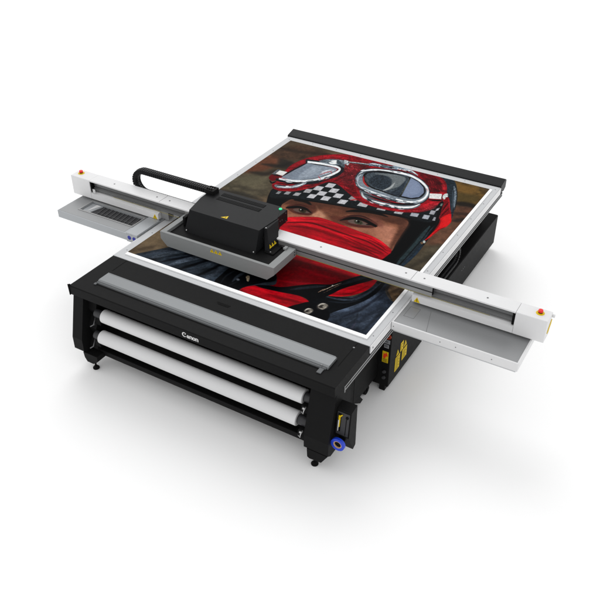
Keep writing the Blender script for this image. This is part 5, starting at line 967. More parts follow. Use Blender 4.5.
(0,[(1841,2206),(1848,2206),(1854,2206),(1858,2210),(1864,2214),(1870,2220),(1877,2226),(1883,2235),(1888,2245),(1886,2249),(1877,2246),(1868,2244),(1861,2238),(1855,2232),(1850,2228),(1845,2224),(1842,2217),(1840,2210)],(196,206,214),2.2,0.85,0,40),
(0,[(1289,2207),(1298,2204),(1308,2201),(1317,2199),(1325,2198),(1334,2196),(1343,2195),(1351,2195),(1359,2196),(1359,2198),(1349,2202),(1340,2205),(1331,2207),(1322,2208),(1313,2209),(1305,2211),(1296,2210),(1288,2210)],(22,25,30),2.2,0.85,0,40),
(0,[(1826,2152),(1832,2152),(1839,2151),(1845,2154),(1851,2157),(1858,2162),(1865,2168),(1871,2178),(1876,2187),(1875,2190),(1866,2188),(1857,2185),(1849,2180),(1843,2175),(1837,2171),(1832,2169),(1828,2162),(1824,2156)],(22,25,30),2.2,0.85,0,40),
(0,[(1776,2161),(1781,2159),(1785,2157),(1789,2157),(1793,2158),(1796,2159),(1800,2160),(1802,2164),(1804,2167),(1803,2170),(1799,2172),(1794,2174),(1791,2173),(1787,2172),(1784,2171),(1780,2171),(1778,2167),(1775,2164)],(250,252,253),2.2,0.85,0,40),
(0,[(1756,2172),(1761,2169),(1765,2165),(1769,2166),(1774,2167),(1780,2168),(1787,2169),(1794,2175),(1800,2180),(1798,2184),(1790,2185),(1781,2187),(1774,2186),(1767,2184),(1763,2184),(1759,2183),(1757,2179),(1755,2175)],(60,68,76),2.2,0.85,0,40),
(0,[(1579,2142),(1588,2139),(1598,2136),(1607,2136),(1615,2136),(1624,2136),(1632,2136),(1640,2138),(1648,2140),(1647,2143),(1638,2145),(1628,2147),(1620,2147),(1611,2147),(1603,2148),(1594,2148),(1586,2146),(1578,2144)],(22,25,30),2.2,0.85,0,40),
(0,[(1622,2167),(1627,2165),(1632,2163),(1636,2163),(1640,2163),(1645,2163),(1649,2163),(1652,2165),(1656,2167),(1655,2169),(1651,2170),(1646,2172),(1641,2172),(1637,2172),(1633,2172),(1629,2172),(1625,2170),(1622,2169)],(196,206,214),2.2,0.85,0,40),
(0,[(1682,2139),(1688,2136),(1693,2132),(1697,2132),(1702,2132),(1706,2132),(1710,2133),(1713,2136),(1717,2139),(1716,2142),(1710,2145),(1705,2148),(1701,2148),(1696,2148),(1692,2148),(1688,2148),(1685,2145),(1681,2142)],(22,25,30),2.2,0.85,0,40),
(0,[(1473,2152),(1478,2148),(1483,2143),(1487,2143),(1493,2142),(1500,2142),(1509,2141),(1517,2144),(1525,2147),(1524,2151),(1514,2156),(1503,2160),(1494,2161),(1486,2162),(1481,2162),(1477,2163),(1474,2159),(1472,2156)],(250,252,253),2.2,0.85,0,40),
(0,[(1370,2054),(1373,2048),(1377,2042),(1381,2038),(1387,2034),(1394,2029),(1402,2025),(1409,2023),(1417,2022),(1417,2024),(1408,2032),(1400,2039),(1392,2043),(1386,2047),(1381,2051),(1378,2054),(1374,2055),(1370,2057)],(196,206,214),2.2,0.85,0,40),
(0,[(1727,2017),(1731,2015),(1735,2014),(1738,2015),(1743,2016),(1749,2017),(1756,2019),(1763,2023),(1769,2027),(1768,2029),(1760,2029),(1752,2029),(1745,2027),(1739,2026),(1734,2025),(1731,2024),(1729,2022),(1726,2019)],(60,68,76),2.2,0.85,0,40),
(0,[(1655,2003),(1663,2001),(1672,1998),(1679,1999),(1687,2000),(1694,2001),(1701,2003),(1708,2007),(1714,2011),(1713,2014),(1704,2016),(1696,2018),(1688,2017),(1681,2016),(1674,2015),(1666,2014),(1660,2010),(1654,2006)],(196,206,214),2.2,0.85,0,40),
(0,[(1427,2022),(1436,2016),(1446,2011),(1455,2008),(1464,2005),(1474,2003),(1484,2001),(1493,2001),(1502,2001),(1502,2003),(1491,2008),(1481,2012),(1471,2014),(1461,2016),(1452,2019),(1443,2022),(1435,2023),(1426,2024)],(22,25,30),2.2,0.85,0,40),
(0,[(1583,1976),(1588,1973),(1592,1969),(1596,1970),(1601,1970),(1608,1970),(1616,1970),(1624,1974),(1631,1978),(1630,1982),(1620,1985),(1610,1988),(1602,1987),(1595,1987),(1590,1987),(1586,1987),(1584,1983),(1582,1980)],(196,206,214),2.2,0.85,0,40),
(0,[(1812,2057),(1818,2059),(1824,2061),(1829,2064),(1834,2068),(1839,2072),(1844,2076),(1847,2082),(1851,2088),(1850,2090),(1845,2088),(1839,2085),(1835,2081),(1830,2077),(1825,2073),(1820,2070),(1816,2064),(1811,2059)],(250,252,253),2.2,0.85,0,40),
(0,[(1820,2012),(1823,2011),(1827,2010),(1830,2011),(1833,2013),(1836,2015),(1838,2016),(1840,2021),(1841,2025),(1840,2027),(1836,2028),(1833,2028),(1830,2027),(1828,2025),(1825,2023),(1822,2022),(1820,2018),(1819,2014)],(22,25,30),2.2,0.85,0,40),
(0,[(1414,2034),(1423,2027),(1433,2020),(1442,2017),(1451,2014),(1460,2011),(1470,2008),(1479,2010),(1487,2011),(1486,2014),(1476,2020),(1465,2026),(1456,2028),(1446,2031),(1438,2034),(1429,2037),(1421,2037),(1413,2037)],(22,25,30),2.2,0.85,0,40),
(0,[(1708,2026),(1712,2024),(1716,2022),(1720,2023),(1724,2024),(1731,2025),(1738,2027),(1744,2031),(1751,2035),(1750,2038),(1741,2039),(1733,2040),(1726,2038),(1719,2037),(1715,2036),(1711,2035),(1709,2032),(1707,2029)],(250,252,253),2.2,0.85,0,40),
(0,[(1782,1995),(1790,1993),(1797,1992),(1804,1994),(1811,1997),(1819,2001),(1827,2006),(1835,2014),(1842,2022),(1840,2025),(1830,2024),(1820,2022),(1812,2017),(1804,2014),(1797,2011),(1791,2009),(1786,2003),(1781,1998)],(196,206,214),2.2,0.85,0,40),
(0,[(1470,1984),(1477,1980),(1484,1976),(1491,1975),(1498,1973),(1504,1972),(1511,1971),(1517,1973),(1523,1974),(1522,1976),(1515,1980),(1507,1983),(1501,1984),(1494,1985),(1488,1987),(1481,1988),(1475,1987),(1470,1987)],(250,252,253),2.2,0.85,0,40),
(0,[(1635,2013),(1640,2010),(1644,2008),(1648,2008),(1653,2008),(1659,2009),(1667,2010),(1674,2014),(1680,2018),(1679,2021),(1670,2023),(1661,2025),(1654,2024),(1647,2023),(1643,2023),(1639,2022),(1637,2019),(1634,2016)],(22,25,30),2.2,0.85,0,40),
(0,[(1610,1993),(1618,1992),(1627,1990),(1635,1991),(1643,1992),(1650,1992),(1658,1993),(1665,1996),(1672,1999),(1671,2001),(1663,2002),(1655,2003),(1647,2002),(1639,2001),(1632,2000),(1624,2000),(1616,1998),(1609,1995)],(60,68,76),2.2,0.85,0,40),
(0,[(1704,1995),(1709,1991),(1713,1988),(1717,1989),(1722,1990),(1728,1991),(1735,1992),(1742,1997),(1748,2002),(1746,2006),(1738,2008),(1728,2010),(1721,2009),(1715,2008),(1710,2007),(1707,2006),(1705,2002),(1703,1998)],(250,252,253),2.2,0.85,0,40),
(0,[(1830,2049),(1833,2049),(1836,2049),(1838,2051),(1841,2053),(1846,2057),(1850,2061),(1854,2067),(1858,2073),(1857,2075),(1852,2072),(1846,2070),(1841,2065),(1837,2062),(1834,2059),(1832,2058),(1831,2054),(1829,2051)],(250,252,253),2.2,0.85,0,40),
(0,[(1623,2002),(1631,2000),(1640,1999),(1648,2000),(1656,2000),(1663,2001),(1671,2002),(1677,2005),(1684,2008),(1683,2011),(1675,2012),(1667,2013),(1659,2012),(1652,2011),(1644,2011),(1636,2010),(1629,2007),(1622,2004)],(60,68,76),2.2,0.85,0,40),
(0,[(1764,2038),(1768,2036),(1773,2033),(1776,2034),(1780,2036),(1785,2038),(1792,2040),(1797,2047),(1802,2053),(1800,2056),(1792,2057),(1784,2058),(1778,2055),(1773,2053),(1769,2052),(1766,2051),(1764,2046),(1762,2042)],(250,252,253),2.2,0.85,0,40),
(0,[(1802,2018),(1807,2016),(1811,2014),(1814,2015),(1817,2016),(1820,2018),(1823,2019),(1824,2025),(1825,2030),(1824,2033),(1819,2035),(1815,2037),(1812,2036),(1809,2034),(1806,2033),(1803,2032),(1802,2027),(1800,2022)],(22,25,30),2.2,0.85,0,40),
(0,[(1731,2006),(1736,2004),(1740,2003),(1743,2004),(1747,2005),(1751,2006),(1754,2006),(1757,2009),(1760,2012),(1759,2014),(1755,2015),(1750,2016),(1747,2015),(1743,2014),(1740,2014),(1736,2013),(1733,2010),(1730,2008)],(60,68,76),2.2,0.85,0,40),
(0,[(1432,2001),(1435,1997),(1438,1994),(1441,1993),(1445,1991),(1450,1990),(1456,1988),(1462,1988),(1468,1989),(1467,1991),(1460,1996),(1453,2000),(1447,2002),(1442,2004),(1438,2005),(1435,2006),(1434,2005),(1432,2003)],(22,25,30),2.2,0.85,0,40),
(0,[(1298,2797),(1306,2795),(1313,2792),(1320,2793),(1327,2795),(1336,2796),(1347,2798),(1355,2804),(1364,2810),(1363,2814),(1351,2816),(1339,2818),(1329,2816),(1320,2815),(1312,2813),(1305,2812),(1301,2807),(1296,2801)],(22,25,30),2.2,0.85,0,40),
(0,[(1195,2766),(1199,2764),(1203,2762),(1206,2762),(1211,2763),(1217,2764),(1224,2765),(1230,2769),(1236,2773),(1235,2775),(1226,2777),(1218,2779),(1211,2777),(1205,2777),(1201,2776),(1198,2775),(1196,2772),(1194,2769)],(196,206,214),2.2,0.85,0,40),
(0,[(1458,2832),(1467,2828),(1475,2825),(1482,2825),(1491,2824),(1501,2823),(1512,2822),(1522,2823),(1533,2824),(1532,2827),(1520,2831),(1508,2836),(1496,2837),(1486,2838),(1478,2839),(1470,2840),(1464,2837),(1458,2835)],(22,25,30),2.2,0.85,0,40),
(0,[(1161,2778),(1165,2776),(1169,2774),(1173,2774),(1177,2775),(1183,2776),(1190,2777),(1196,2781),(1202,2785),(1201,2788),(1193,2789),(1184,2791),(1178,2789),(1172,2789),(1167,2788),(1164,2787),(1162,2784),(1160,2781)],(60,68,76),2.2,0.85,0,40),
(0,[(1337,2807),(1341,2804),(1346,2800),(1349,2801),(1353,2802),(1359,2803),(1366,2804),(1371,2809),(1377,2814),(1375,2818),(1367,2821),(1358,2824),(1351,2823),(1345,2822),(1341,2822),(1338,2821),(1336,2816),(1335,2812)],(196,206,214),2.2,0.85,0,40),
(0,[(1249,2812),(1257,2810),(1264,2809),(1271,2810),(1278,2811),(1285,2813),(1291,2814),(1297,2818),(1303,2821),(1302,2824),(1294,2825),(1287,2826),(1280,2825),(1273,2823),(1267,2822),(1260,2821),(1254,2818),(1248,2814)],(60,68,76),2.2,0.85,0,40),
(0,[(1388,2821),(1396,2818),(1405,2815),(1412,2815),(1419,2815),(1426,2815),(1434,2815),(1440,2819),(1446,2822),(1445,2826),(1437,2830),(1428,2833),(1420,2833),(1413,2833),(1406,2833),(1398,2833),(1393,2829),(1387,2825)],(250,252,253),2.2,0.85,0,40),
(0,[(1305,2814),(1314,2812),(1322,2809),(1328,2810),(1335,2811),(1342,2813),(1348,2814),(1354,2819),(1359,2824),(1357,2828),(1349,2831),(1341,2834),(1334,2833),(1327,2832),(1321,2831),(1314,2829),(1309,2824),(1304,2818)],(22,25,30),2.2,0.85,0,40),
(0,[(1446,2824),(1454,2820),(1463,2817),(1471,2816),(1478,2816),(1486,2816),(1494,2815),(1500,2818),(1507,2820),(1505,2824),(1497,2828),(1488,2832),(1481,2833),(1473,2833),(1465,2834),(1458,2834),(1451,2831),(1445,2828)],(250,252,253),2.2,0.85,0,40),
(0,[(1529,2838),(1537,2833),(1544,2828),(1551,2827),(1557,2826),(1563,2824),(1569,2822),(1574,2823),(1579,2825),(1579,2828),(1572,2834),(1565,2839),(1559,2841),(1553,2843),(1546,2845),(1540,2846),(1534,2844),(1528,2842)],(60,68,76),2.2,0.85,0,40),
(0,[(1211,2798),(1219,2796),(1226,2794),(1233,2795),(1241,2796),(1250,2798),(1260,2799),(1270,2804),(1279,2809),(1278,2813),(1266,2814),(1254,2816),(1244,2814),(1234,2812),(1227,2811),(1220,2810),(1215,2806),(1210,2802)],(60,68,76),2.2,0.85,0,40),
(0,[(1572,2813),(1581,2806),(1590,2799),(1598,2796),(1607,2792),(1617,2787),(1628,2782),(1639,2781),(1649,2779),(1649,2782),(1637,2791),(1625,2799),(1614,2805),(1604,2809),(1595,2813),(1586,2816),(1579,2816),(1571,2816)],(60,68,76),2.2,0.85,0,40),
(0,[(1577,2786),(1583,2781),(1589,2776),(1595,2774),(1601,2771),(1609,2768),(1617,2764),(1625,2763),(1633,2762),(1632,2765),(1623,2771),(1614,2778),(1606,2782),(1599,2785),(1592,2788),(1586,2790),(1582,2789),(1577,2788)],(60,68,76),2.2,0.85,0,40),
(0,[(1451,2854),(1456,2852),(1460,2849),(1463,2849),(1468,2849),(1475,2848),(1482,2848),(1490,2849),(1497,2851),(1496,2853),(1488,2856),(1479,2859),(1471,2860),(1465,2860),(1460,2861),(1456,2861),(1453,2859),(1451,2856)],(196,206,214),2.2,0.85,0,40),
(0,[(1191,2811),(1199,2809),(1207,2807),(1214,2808),(1221,2809),(1231,2810),(1241,2812),(1250,2817),(1259,2822),(1258,2826),(1246,2828),(1234,2829),(1224,2828),(1215,2826),(1207,2825),(1200,2824),(1195,2819),(1190,2815)],(60,68,76),2.2,0.85,0,40),
(0,[(1208,2769),(1217,2766),(1225,2763),(1232,2764),(1239,2765),(1245,2766),(1252,2767),(1257,2773),(1262,2778),(1261,2782),(1252,2785),(1244,2788),(1237,2787),(1230,2786),(1224,2785),(1217,2784),(1212,2779),(1207,2773)],(22,25,30),2.2,0.85,0,40),
(0,[(694,2590),(698,2587),(703,2585),(705,2587),(708,2589),(713,2591),(719,2594),(722,2601),(726,2608),(724,2612),(716,2613),(708,2614),(703,2611),(698,2608),(694,2606),(692,2604),(692,2599),(692,2594)],(196,206,214),2.2,0.85,0,40),
(0,[(820,2654),(824,2650),(829,2647),(833,2645),(837,2644),(842,2642),(847,2640),(852,2640),(856,2640),(856,2643),(850,2647),(844,2651),(839,2653),(834,2655),(829,2656),(825,2658),(822,2657),(819,2656)],(196,206,214),2.2,0.85,0,40),
(0,[(829,2673),(832,2668),(835,2663),(838,2662),(841,2661),(844,2660),(846,2659),(848,2662),(850,2665),(849,2668),(845,2673),(841,2677),(838,2678),(836,2679),(834,2680),(831,2681),(830,2678),(828,2676)],(196,206,214),2.2,0.85,0,40),
(0,[(760,2619),(767,2617),(775,2614),(780,2616),(785,2618),(790,2619),(795,2620),(798,2625),(801,2631),(799,2635),(792,2638),(785,2641),(781,2640),(775,2639),(770,2637),(765,2635),(761,2629),(758,2623)],(60,68,76),2.2,0.85,0,40),
(0,[(740,2661),(747,2659),(755,2656),(760,2658),(765,2660),(770,2661),(775,2662),(778,2667),(781,2673),(779,2677),(772,2680),(766,2683),(761,2682),(756,2680),(750,2679),(745,2677),(741,2671),(738,2665)],(60,68,76),2.2,0.85,0,40),
(0,[(664,2591),(668,2589),(672,2588),(675,2590),(678,2592),(683,2595),(688,2599),(692,2606),(695,2613),(693,2617),(686,2616),(678,2616),(673,2613),(668,2609),(665,2607),(662,2605),(662,2600),(662,2594)],(60,68,76),2.2,0.85,0,40),
(0,[(716,2599),(720,2598),(725,2597),(727,2598),(730,2599),(733,2601),(736,2602),(737,2606),(739,2610),(737,2613),(733,2614),(729,2615),(726,2614),(723,2613),(720,2611),(718,2610),(716,2606),(715,2602)],(250,252,253),2.2,0.85,0,40),
(0,[(746,2677),(752,2676),(758,2675),(763,2676),(769,2678),(775,2679),(781,2680),(787,2683),(792,2687),(791,2689),(783,2691),(776,2692),(769,2691),(763,2690),(757,2689),(752,2687),(748,2683),(744,2679)],(196,206,214),2.2,0.85,0,40),
(0,[(651,2614),(654,2613),(658,2613),(661,2615),(664,2617),(666,2619),(669,2621),(670,2625),(672,2629),(670,2631),(666,2632),(663,2632),(660,2630),(657,2628),(655,2626),(652,2624),(651,2620),(649,2616)],(196,206,214),2.2,0.85,0,40),
(0,[(724,2666),(728,2663),(733,2660),(736,2661),(739,2662),(744,2664),(749,2665),(753,2671),(757,2677),(755,2681),(747,2683),(739,2686),(734,2684),(729,2682),(726,2681),(723,2680),(722,2675),(722,2670)],(60,68,76),2.2,0.85,0,40),
(0,[(674,2573),(678,2572),(683,2571),(686,2573),(688,2575),(691,2577),(693,2578),(694,2584),(695,2589),(693,2592),(688,2594),(684,2596),(681,2594),(678,2592),(676,2590),(673,2588),(672,2582),(672,2577)],(250,252,253),2.2,0.85,0,40),
(0,[(571,2559),(576,2557),(580,2556),(582,2558),(586,2561),(590,2565),(595,2570),(599,2578),(603,2586),(601,2589),(594,2587),(586,2585),(581,2580),(576,2577),(573,2574),(570,2572),(570,2567),(570,2562)],(60,68,76),2.2,0.85,0,40),
(0,[(775,2179),(781,2183),(787,2187),(791,2194),(796,2200),(800,2207),(803,2213),(806,2222),(808,2231),(806,2233),(801,2229),(795,2225),(791,2218),(787,2212),(783,2205),(779,2199),(776,2190),(774,2182)],(196,206,214),2.2,0.85,0,40),
(0,[(498,1941),(505,1940),(512,1939),(518,1940),(524,1942),(531,1944),(537,1946),(542,1950),(547,1954),(546,1957),(538,1957),(531,1957),(525,1955),(518,1953),(512,1951),(506,1950),(502,1946),(497,1943)],(250,252,253),2.2,0.85,0,40),
(0,[(831,2200),(836,2203),(842,2206),(845,2213),(849,2221),(854,2230),(858,2240),(861,2254),(863,2267),(861,2270),(855,2262),(848,2254),(843,2244),(839,2234),(835,2227),(832,2220),(830,2211),(829,2202)],(196,206,214),2.2,0.85,0,40),
(0,[(434,1963),(441,1960),(449,1958),(454,1959),(461,1960),(469,1962),(478,1964),(486,1969),(494,1974),(492,1977),(481,1979),(470,1980),(461,1978),(453,1977),(446,1975),(440,1974),(436,1970),(432,1966)],(196,206,214),2.2,0.85,0,40),
(0,[(474,1960),(481,1959),(488,1958),(494,1960),(500,1961),(507,1963),(513,1964),(518,1968),(523,1972),(522,1974),(515,1974),(507,1974),(501,1972),(495,1971),(489,1969),(483,1968),(478,1965),(473,1962)],(60,68,76),2.2,0.85,0,40),
(0,[(695,2057),(702,2058),(710,2060),(716,2065),(722,2072),(729,2080),(737,2089),(743,2103),(748,2116),(746,2119),(735,2113),(725,2107),(717,2098),(710,2090),(704,2083),(698,2078),(695,2069),(692,2060)],(22,25,30),2.2,0.85,0,40),
(0,[(813,2224),(816,2224),(820,2225),(821,2228),(824,2232),(827,2238),(830,2245),(832,2255),(834,2264),(832,2266),(827,2262),(821,2257),(818,2250),(815,2244),(813,2240),(811,2237),(811,2232),(811,2226)],(60,68,76),2.2,0.85,0,40),
(0,[(808,2159),(814,2162),(821,2165),(825,2171),(829,2178),(833,2184),(836,2191),(838,2201),(839,2211),(836,2215),(830,2212),(824,2208),(820,2202),(816,2195),(812,2189),(808,2182),(807,2173),(805,2163)],(22,25,30),2.2,0.85,0,40),
(0,[(876,2347),(878,2349),(881,2350),(881,2353),(882,2358),(883,2364),(885,2372),(884,2381),(884,2391),(883,2392),(880,2387),(877,2380),(875,2373),(874,2367),(873,2362),(873,2359),(874,2354),(875,2349)],(22,25,30),2.2,0.85,0,40),
(0,[(796,2175),(800,2175),(804,2174),(806,2178),(809,2182),(812,2187),(816,2194),(818,2204),(820,2214),(817,2218),(811,2214),(805,2210),(801,2203),(797,2198),(795,2194),(793,2191),(793,2185),(794,2179)],(250,252,253),2.2,0.85,0,40),
(0,[(695,2056),(702,2059),(709,2062),(715,2068),(721,2074),(726,2080),(731,2086),(735,2094),(739,2102),(737,2105),(730,2101),(723,2097),(718,2091),(713,2085),(707,2079),(702,2074),(698,2066),(694,2058)],(196,206,214),2.2,0.85,0,40),
(0,[(515,1934),(522,1933),(529,1932),(535,1933),(542,1936),(551,1939),(561,1942),(570,1949),(578,1955),(577,1958),(565,1957),(554,1955),(544,1951),(535,1948),(528,1946),(522,1945),(518,1941),(514,1936)],(250,252,253),2.2,0.85,0,40),
(0,[(512,1966),(516,1962),(521,1959),(524,1960),(528,1962),(534,1963),(540,1966),(545,1972),(549,1979),(547,1982),(538,1984),(529,1985),(523,1983),(517,1981),(514,1980),(511,1979),(510,1974),(509,1970)],(196,206,214),2.2,0.85,0,40),
(0,[(652,2011),(660,2013),(667,2015),(673,2020),(680,2024),(685,2029),(691,2034),(696,2041),(700,2048),(699,2050),(692,2046),(685,2043),(680,2038),(674,2033),(668,2029),(661,2025),(656,2019),(651,2012)],(250,252,253),2.2,0.85,0,40),
(0,[(438,1954),(443,1951),(447,1948),(450,1949),(454,1949),(459,1950),(465,1951),(470,1956),(474,1961),(472,1964),(464,1966),(456,1969),(450,1968),(445,1967),(441,1966),(438,1966),(438,1962),(437,1958)],(196,206,214),2.2,0.85,0,40),
(0,[(787,2138),(794,2141),(800,2144),(804,2150),(809,2157),(814,2166),(820,2176),(824,2189),(829,2202),(826,2205),(818,2198),(810,2190),(804,2180),(799,2172),(794,2164),(790,2158),(787,2150),(785,2141)],(196,206,214),2.2,0.85,0,40),
(0,[(702,1979),(705,1980),(708,1981),(709,1985),(710,1989),(712,1994),(713,1999),(713,2008),(713,2016),(711,2018),(707,2015),(703,2012),(701,2006),(699,2001),(698,1997),(697,1993),(699,1988),(700,1982)],(196,206,214),2.2,0.85,0,40),
(0,[(572,1826),(578,1827),(585,1828),(591,1832),(596,1835),(601,1839),(606,1844),(610,1850),(614,1856),(612,1858),(606,1856),(600,1853),(595,1849),(590,1845),(584,1841),(579,1838),(575,1833),(571,1828)],(196,206,214),2.2,0.85,0,40),
(0,[(674,1934),(679,1939),(684,1943),(688,1950),(692,1957),(695,1964),(698,1972),(699,1981),(700,1990),(699,1992),(695,1986),(691,1980),(688,1972),(685,1965),(682,1958),(678,1952),(675,1944),(673,1935)],(250,252,253),2.2,0.85,0,40),
(0,[(511,1830),(518,1829),(526,1828),(532,1830),(539,1832),(545,1834),(551,1837),(555,1842),(560,1847),(558,1849),(551,1850),(543,1850),(537,1848),(531,1845),(525,1843),(519,1841),(514,1837),(509,1832)],(22,25,30),2.2,0.85,0,40),
(0,[(616,1855),(622,1858),(628,1862),(632,1867),(637,1872),(642,1878),(646,1884),(649,1891),(652,1899),(651,1900),(645,1897),(640,1893),(635,1887),(631,1881),(626,1876),(621,1871),(618,1864),(614,1857)],(22,25,30),2.2,0.85,0,40),
(0,[(622,1870),(629,1872),(636,1874),(640,1880),(645,1886),(649,1891),(653,1897),(655,1906),(657,1915),(655,1918),(648,1915),(642,1912),(638,1907),(634,1901),(629,1896),(625,1890),(622,1881),(620,1873)],(196,206,214),2.2,0.85,0,40),
(0,[(519,1814),(527,1814),(534,1813),(540,1815),(547,1818),(555,1821),(564,1825),(572,1831),(579,1837),(578,1839),(568,1837),(558,1835),(549,1831),(541,1828),(534,1826),(528,1824),(523,1820),(518,1816)],(196,206,214),2.2,0.85,0,40),
(0,[(485,1823),(493,1821),(501,1819),(507,1821),(515,1823),(523,1825),(533,1828),(540,1835),(548,1842),(546,1846),(534,1847),(522,1847),(513,1844),(504,1842),(497,1840),(491,1838),(487,1833),(483,1827)],(60,68,76),2.2,0.85,0,40),
(0,[(562,1842),(566,1840),(571,1838),(574,1839),(577,1841),(582,1844),(587,1848),(590,1856),(594,1863),(591,1867),(584,1866),(576,1866),(571,1862),(566,1859),(563,1857),(560,1855),(560,1851),(559,1846)],(250,252,253),2.2,0.85,0,40),
(0,[(1116,2351),(1121,2344),(1126,2337),(1131,2333),(1136,2329),(1140,2326),(1144,2325),(1146,2326),(1149,2328),(1148,2332),(1144,2335),(1140,2338),(1138,2339),(1135,2341),(1131,2344),(1127,2348),(1121,2351),(1116,2354)],(88,8,18),2.5,0.6,0.0,40),
(0,[(916,2590),(919,2591),(923,2591),(925,2593),(927,2597),(928,2602),(929,2608),(928,2615),(927,2622),(925,2624),(924,2619),(923,2614),(922,2609),(921,2605),(920,2602),(918,2600),(916,2597),(914,2593)],(60,4,12),2.5,0.6,0.0,40),
(0,[(1213,2156),(1216,2155),(1218,2153),(1220,2154),(1222,2156),(1222,2160),(1222,2164),(1220,2169),(1219,2174),(1217,2175),(1216,2172),(1215,2169),(1216,2166),(1215,2164),(1215,2163),(1214,2163),(1213,2161),(1212,2159)],(88,8,18),2.5,0.6,0.0,40),
(0,[(1129,2328),(1134,2324),(1139,2319),(1144,2317),(1149,2316),(1153,2316),(1157,2318),(1159,2321),(1160,2325),(1159,2328),(1155,2329),(1151,2329),(1148,2328),(1145,2328),(1141,2329),(1137,2331),(1132,2331),(1128,2331)],(88,8,18),2.5,0.6,0.0,40),
(0,[(945,2618),(950,2611),(956,2604),(962,2599),(967,2594),(972,2591),(976,2589),(979,2589),(982,2588),(982,2591),(978,2594),(974,2598),(970,2599),(967,2602),(962,2606),(956,2611),(951,2616),(945,2621)],(214,84,90),2.5,0.6,0.0,40),
(0,[(1100,2153),(1105,2148),(1110,2143),(1114,2140),(1119,2138),(1123,2137),(1126,2138),(1128,2141),(1129,2143),(1127,2147),(1124,2149),(1120,2150),(1118,2150),(1116,2150),(1112,2152),(1108,2155),(1104,2156),(1100,2157)],(214,84,90),2.5,0.6,0.0,40),
(0,[(988,2456),(991,2455),(993,2453),(995,2454),(997,2457),(997,2461),(997,2466),(995,2471),(993,2477),(991,2478),(990,2475),(989,2471),(989,2468),(989,2466),(989,2465),(988,2465),(987,2462),(986,2460)],(88,8,18),2.5,0.6,0.0,40),
(0,[(1013,2435),(1016,2430),(1020,2425),(1023,2422),(1027,2420),(1030,2419),(1032,2420),(1032,2423),(1033,2426),(1031,2429),(1029,2430),(1026,2431),(1025,2430),(1024,2431),(1022,2432),(1019,2434),(1016,2436),(1013,2437)],(88,8,18),2.5,0.6,0.0,40),
(0,[(1079,2156),(1082,2150),(1086,2143),(1089,2138),(1092,2134),(1095,2131),(1097,2129),(1099,2129),(1100,2130),(1100,2133),(1099,2136),(1097,2138),(1096,2139),(1095,2141),(1092,2145),(1089,2149),(1085,2153),(1080,2157)],(214,84,90),2.5,0.6,0.0,40),
(0,[(1066,2251),(1070,2246),(1074,2241),(1078,2237),(1083,2234),(1086,2232),(1089,2232),(1091,2234),(1092,2236),(1091,2239),(1088,2241),(1085,2242),(1083,2243),(1081,2243),(1078,2246),(1074,2249),(1070,2252),(1066,2254)],(60,4,12),2.5,0.6,0.0,40),
(0,[(1015,2545),(1019,2539),(1023,2533),(1028,2528),(1032,2524),(1035,2522),(1038,2520),(1039,2521),(1041,2522),(1040,2525),(1038,2527),(1035,2530),(1033,2530),(1031,2532),(1028,2535),(1024,2539),(1020,2543),(1016,2547)],(88,8,18),2.5,0.6,0.0,40),
(0,[(993,2337),(998,2329),(1003,2321),(1009,2314),(1013,2308),(1018,2303),(1021,2299),(1025,2298),(1028,2296),(1028,2298),(1025,2303),(1022,2307),(1019,2310),(1015,2314),(1011,2320),(1006,2326),(1000,2332),(994,2338)],(88,8,18),2.5,0.6,0.0,40),
(0,[(920,2470),(925,2466),(930,2462),(935,2460),(940,2459),(944,2459),(947,2460),(949,2464),(951,2467),(949,2470),(946,2470),(942,2470),(939,2468),(936,2468),(933,2469),(928,2471),(923,2472),(919,2473)],(88,8,18),2.5,0.6,0.0,40),
(0,[(1147,2181),(1150,2180),(1152,2179),(1154,2180),(1156,2182),(1156,2186),(1156,2191),(1154,2196),(1153,2201),(1151,2203),(1150,2200),(1149,2196),(1149,2192),(1149,2190),(1149,2189),(1148,2189),(1147,2186),(1146,2184)],(88,8,18),2.5,0.6,0.0,40),
(0,[(1041,2417),(1045,2416),(1050,2416),(1053,2417),(1055,2421),(1057,2425),(1058,2431),(1058,2438),(1058,2445),(1055,2447),(1053,2444),(1051,2440),(1050,2435),(1048,2431),(1046,2429),(1043,2428),(1041,2424),(1040,2420)],(214,84,90),2.5,0.6,0.0,40),
(0,[(920,2538),(923,2532),(926,2527),(929,2523),(933,2519),(935,2517),(938,2516),(938,2518),(939,2519),(938,2522),(936,2524),(934,2526),(934,2526),(933,2527),(931,2529),(928,2533),(924,2536),(920,2540)],(88,8,18),2.5,0.6,0.0,40),
(0,[(1025,2261),(1027,2260),(1030,2259),(1032,2261),(1033,2264),(1034,2269),(1034,2274),(1032,2280),(1030,2286),(1028,2288),(1027,2284),(1026,2280),(1026,2276),(1026,2273),(1025,2272),(1024,2271),(1023,2268),(1023,2264)],(60,4,12),2.5,0.6,0.0,40),
(0,[(919,2495),(924,2491),(929,2486),(934,2484),(939,2483),(943,2484),(946,2485),(948,2490),(949,2494),(947,2498),(943,2498),(939,2499),(937,2497),(934,2497),(931,2498),(926,2500),(922,2500),(918,2499)],(214,84,90),2.5,0.6,0.0,40),
(0,[(906,2588),(909,2583),(913,2578),(917,2575),(920,2573),(924,2572),(926,2574),(925,2577),(925,2581),(923,2584),(921,2586),(918,2587),(917,2586),(917,2586),(915,2587),(912,2590),(909,2591),(906,2592)],(214,84,90),2.5,0.6,0.0,40),
(0,[(1047,2277),(1053,2271),(1058,2264),(1064,2260),(1069,2256),(1074,2254),(1078,2253),(1081,2255),(1083,2256),(1082,2261),(1078,2264),(1073,2267),(1070,2268),(1067,2269),(1063,2272),(1058,2276),(1053,2279),(1047,2281)],(88,8,18),2.5,0.6,0.0,40),
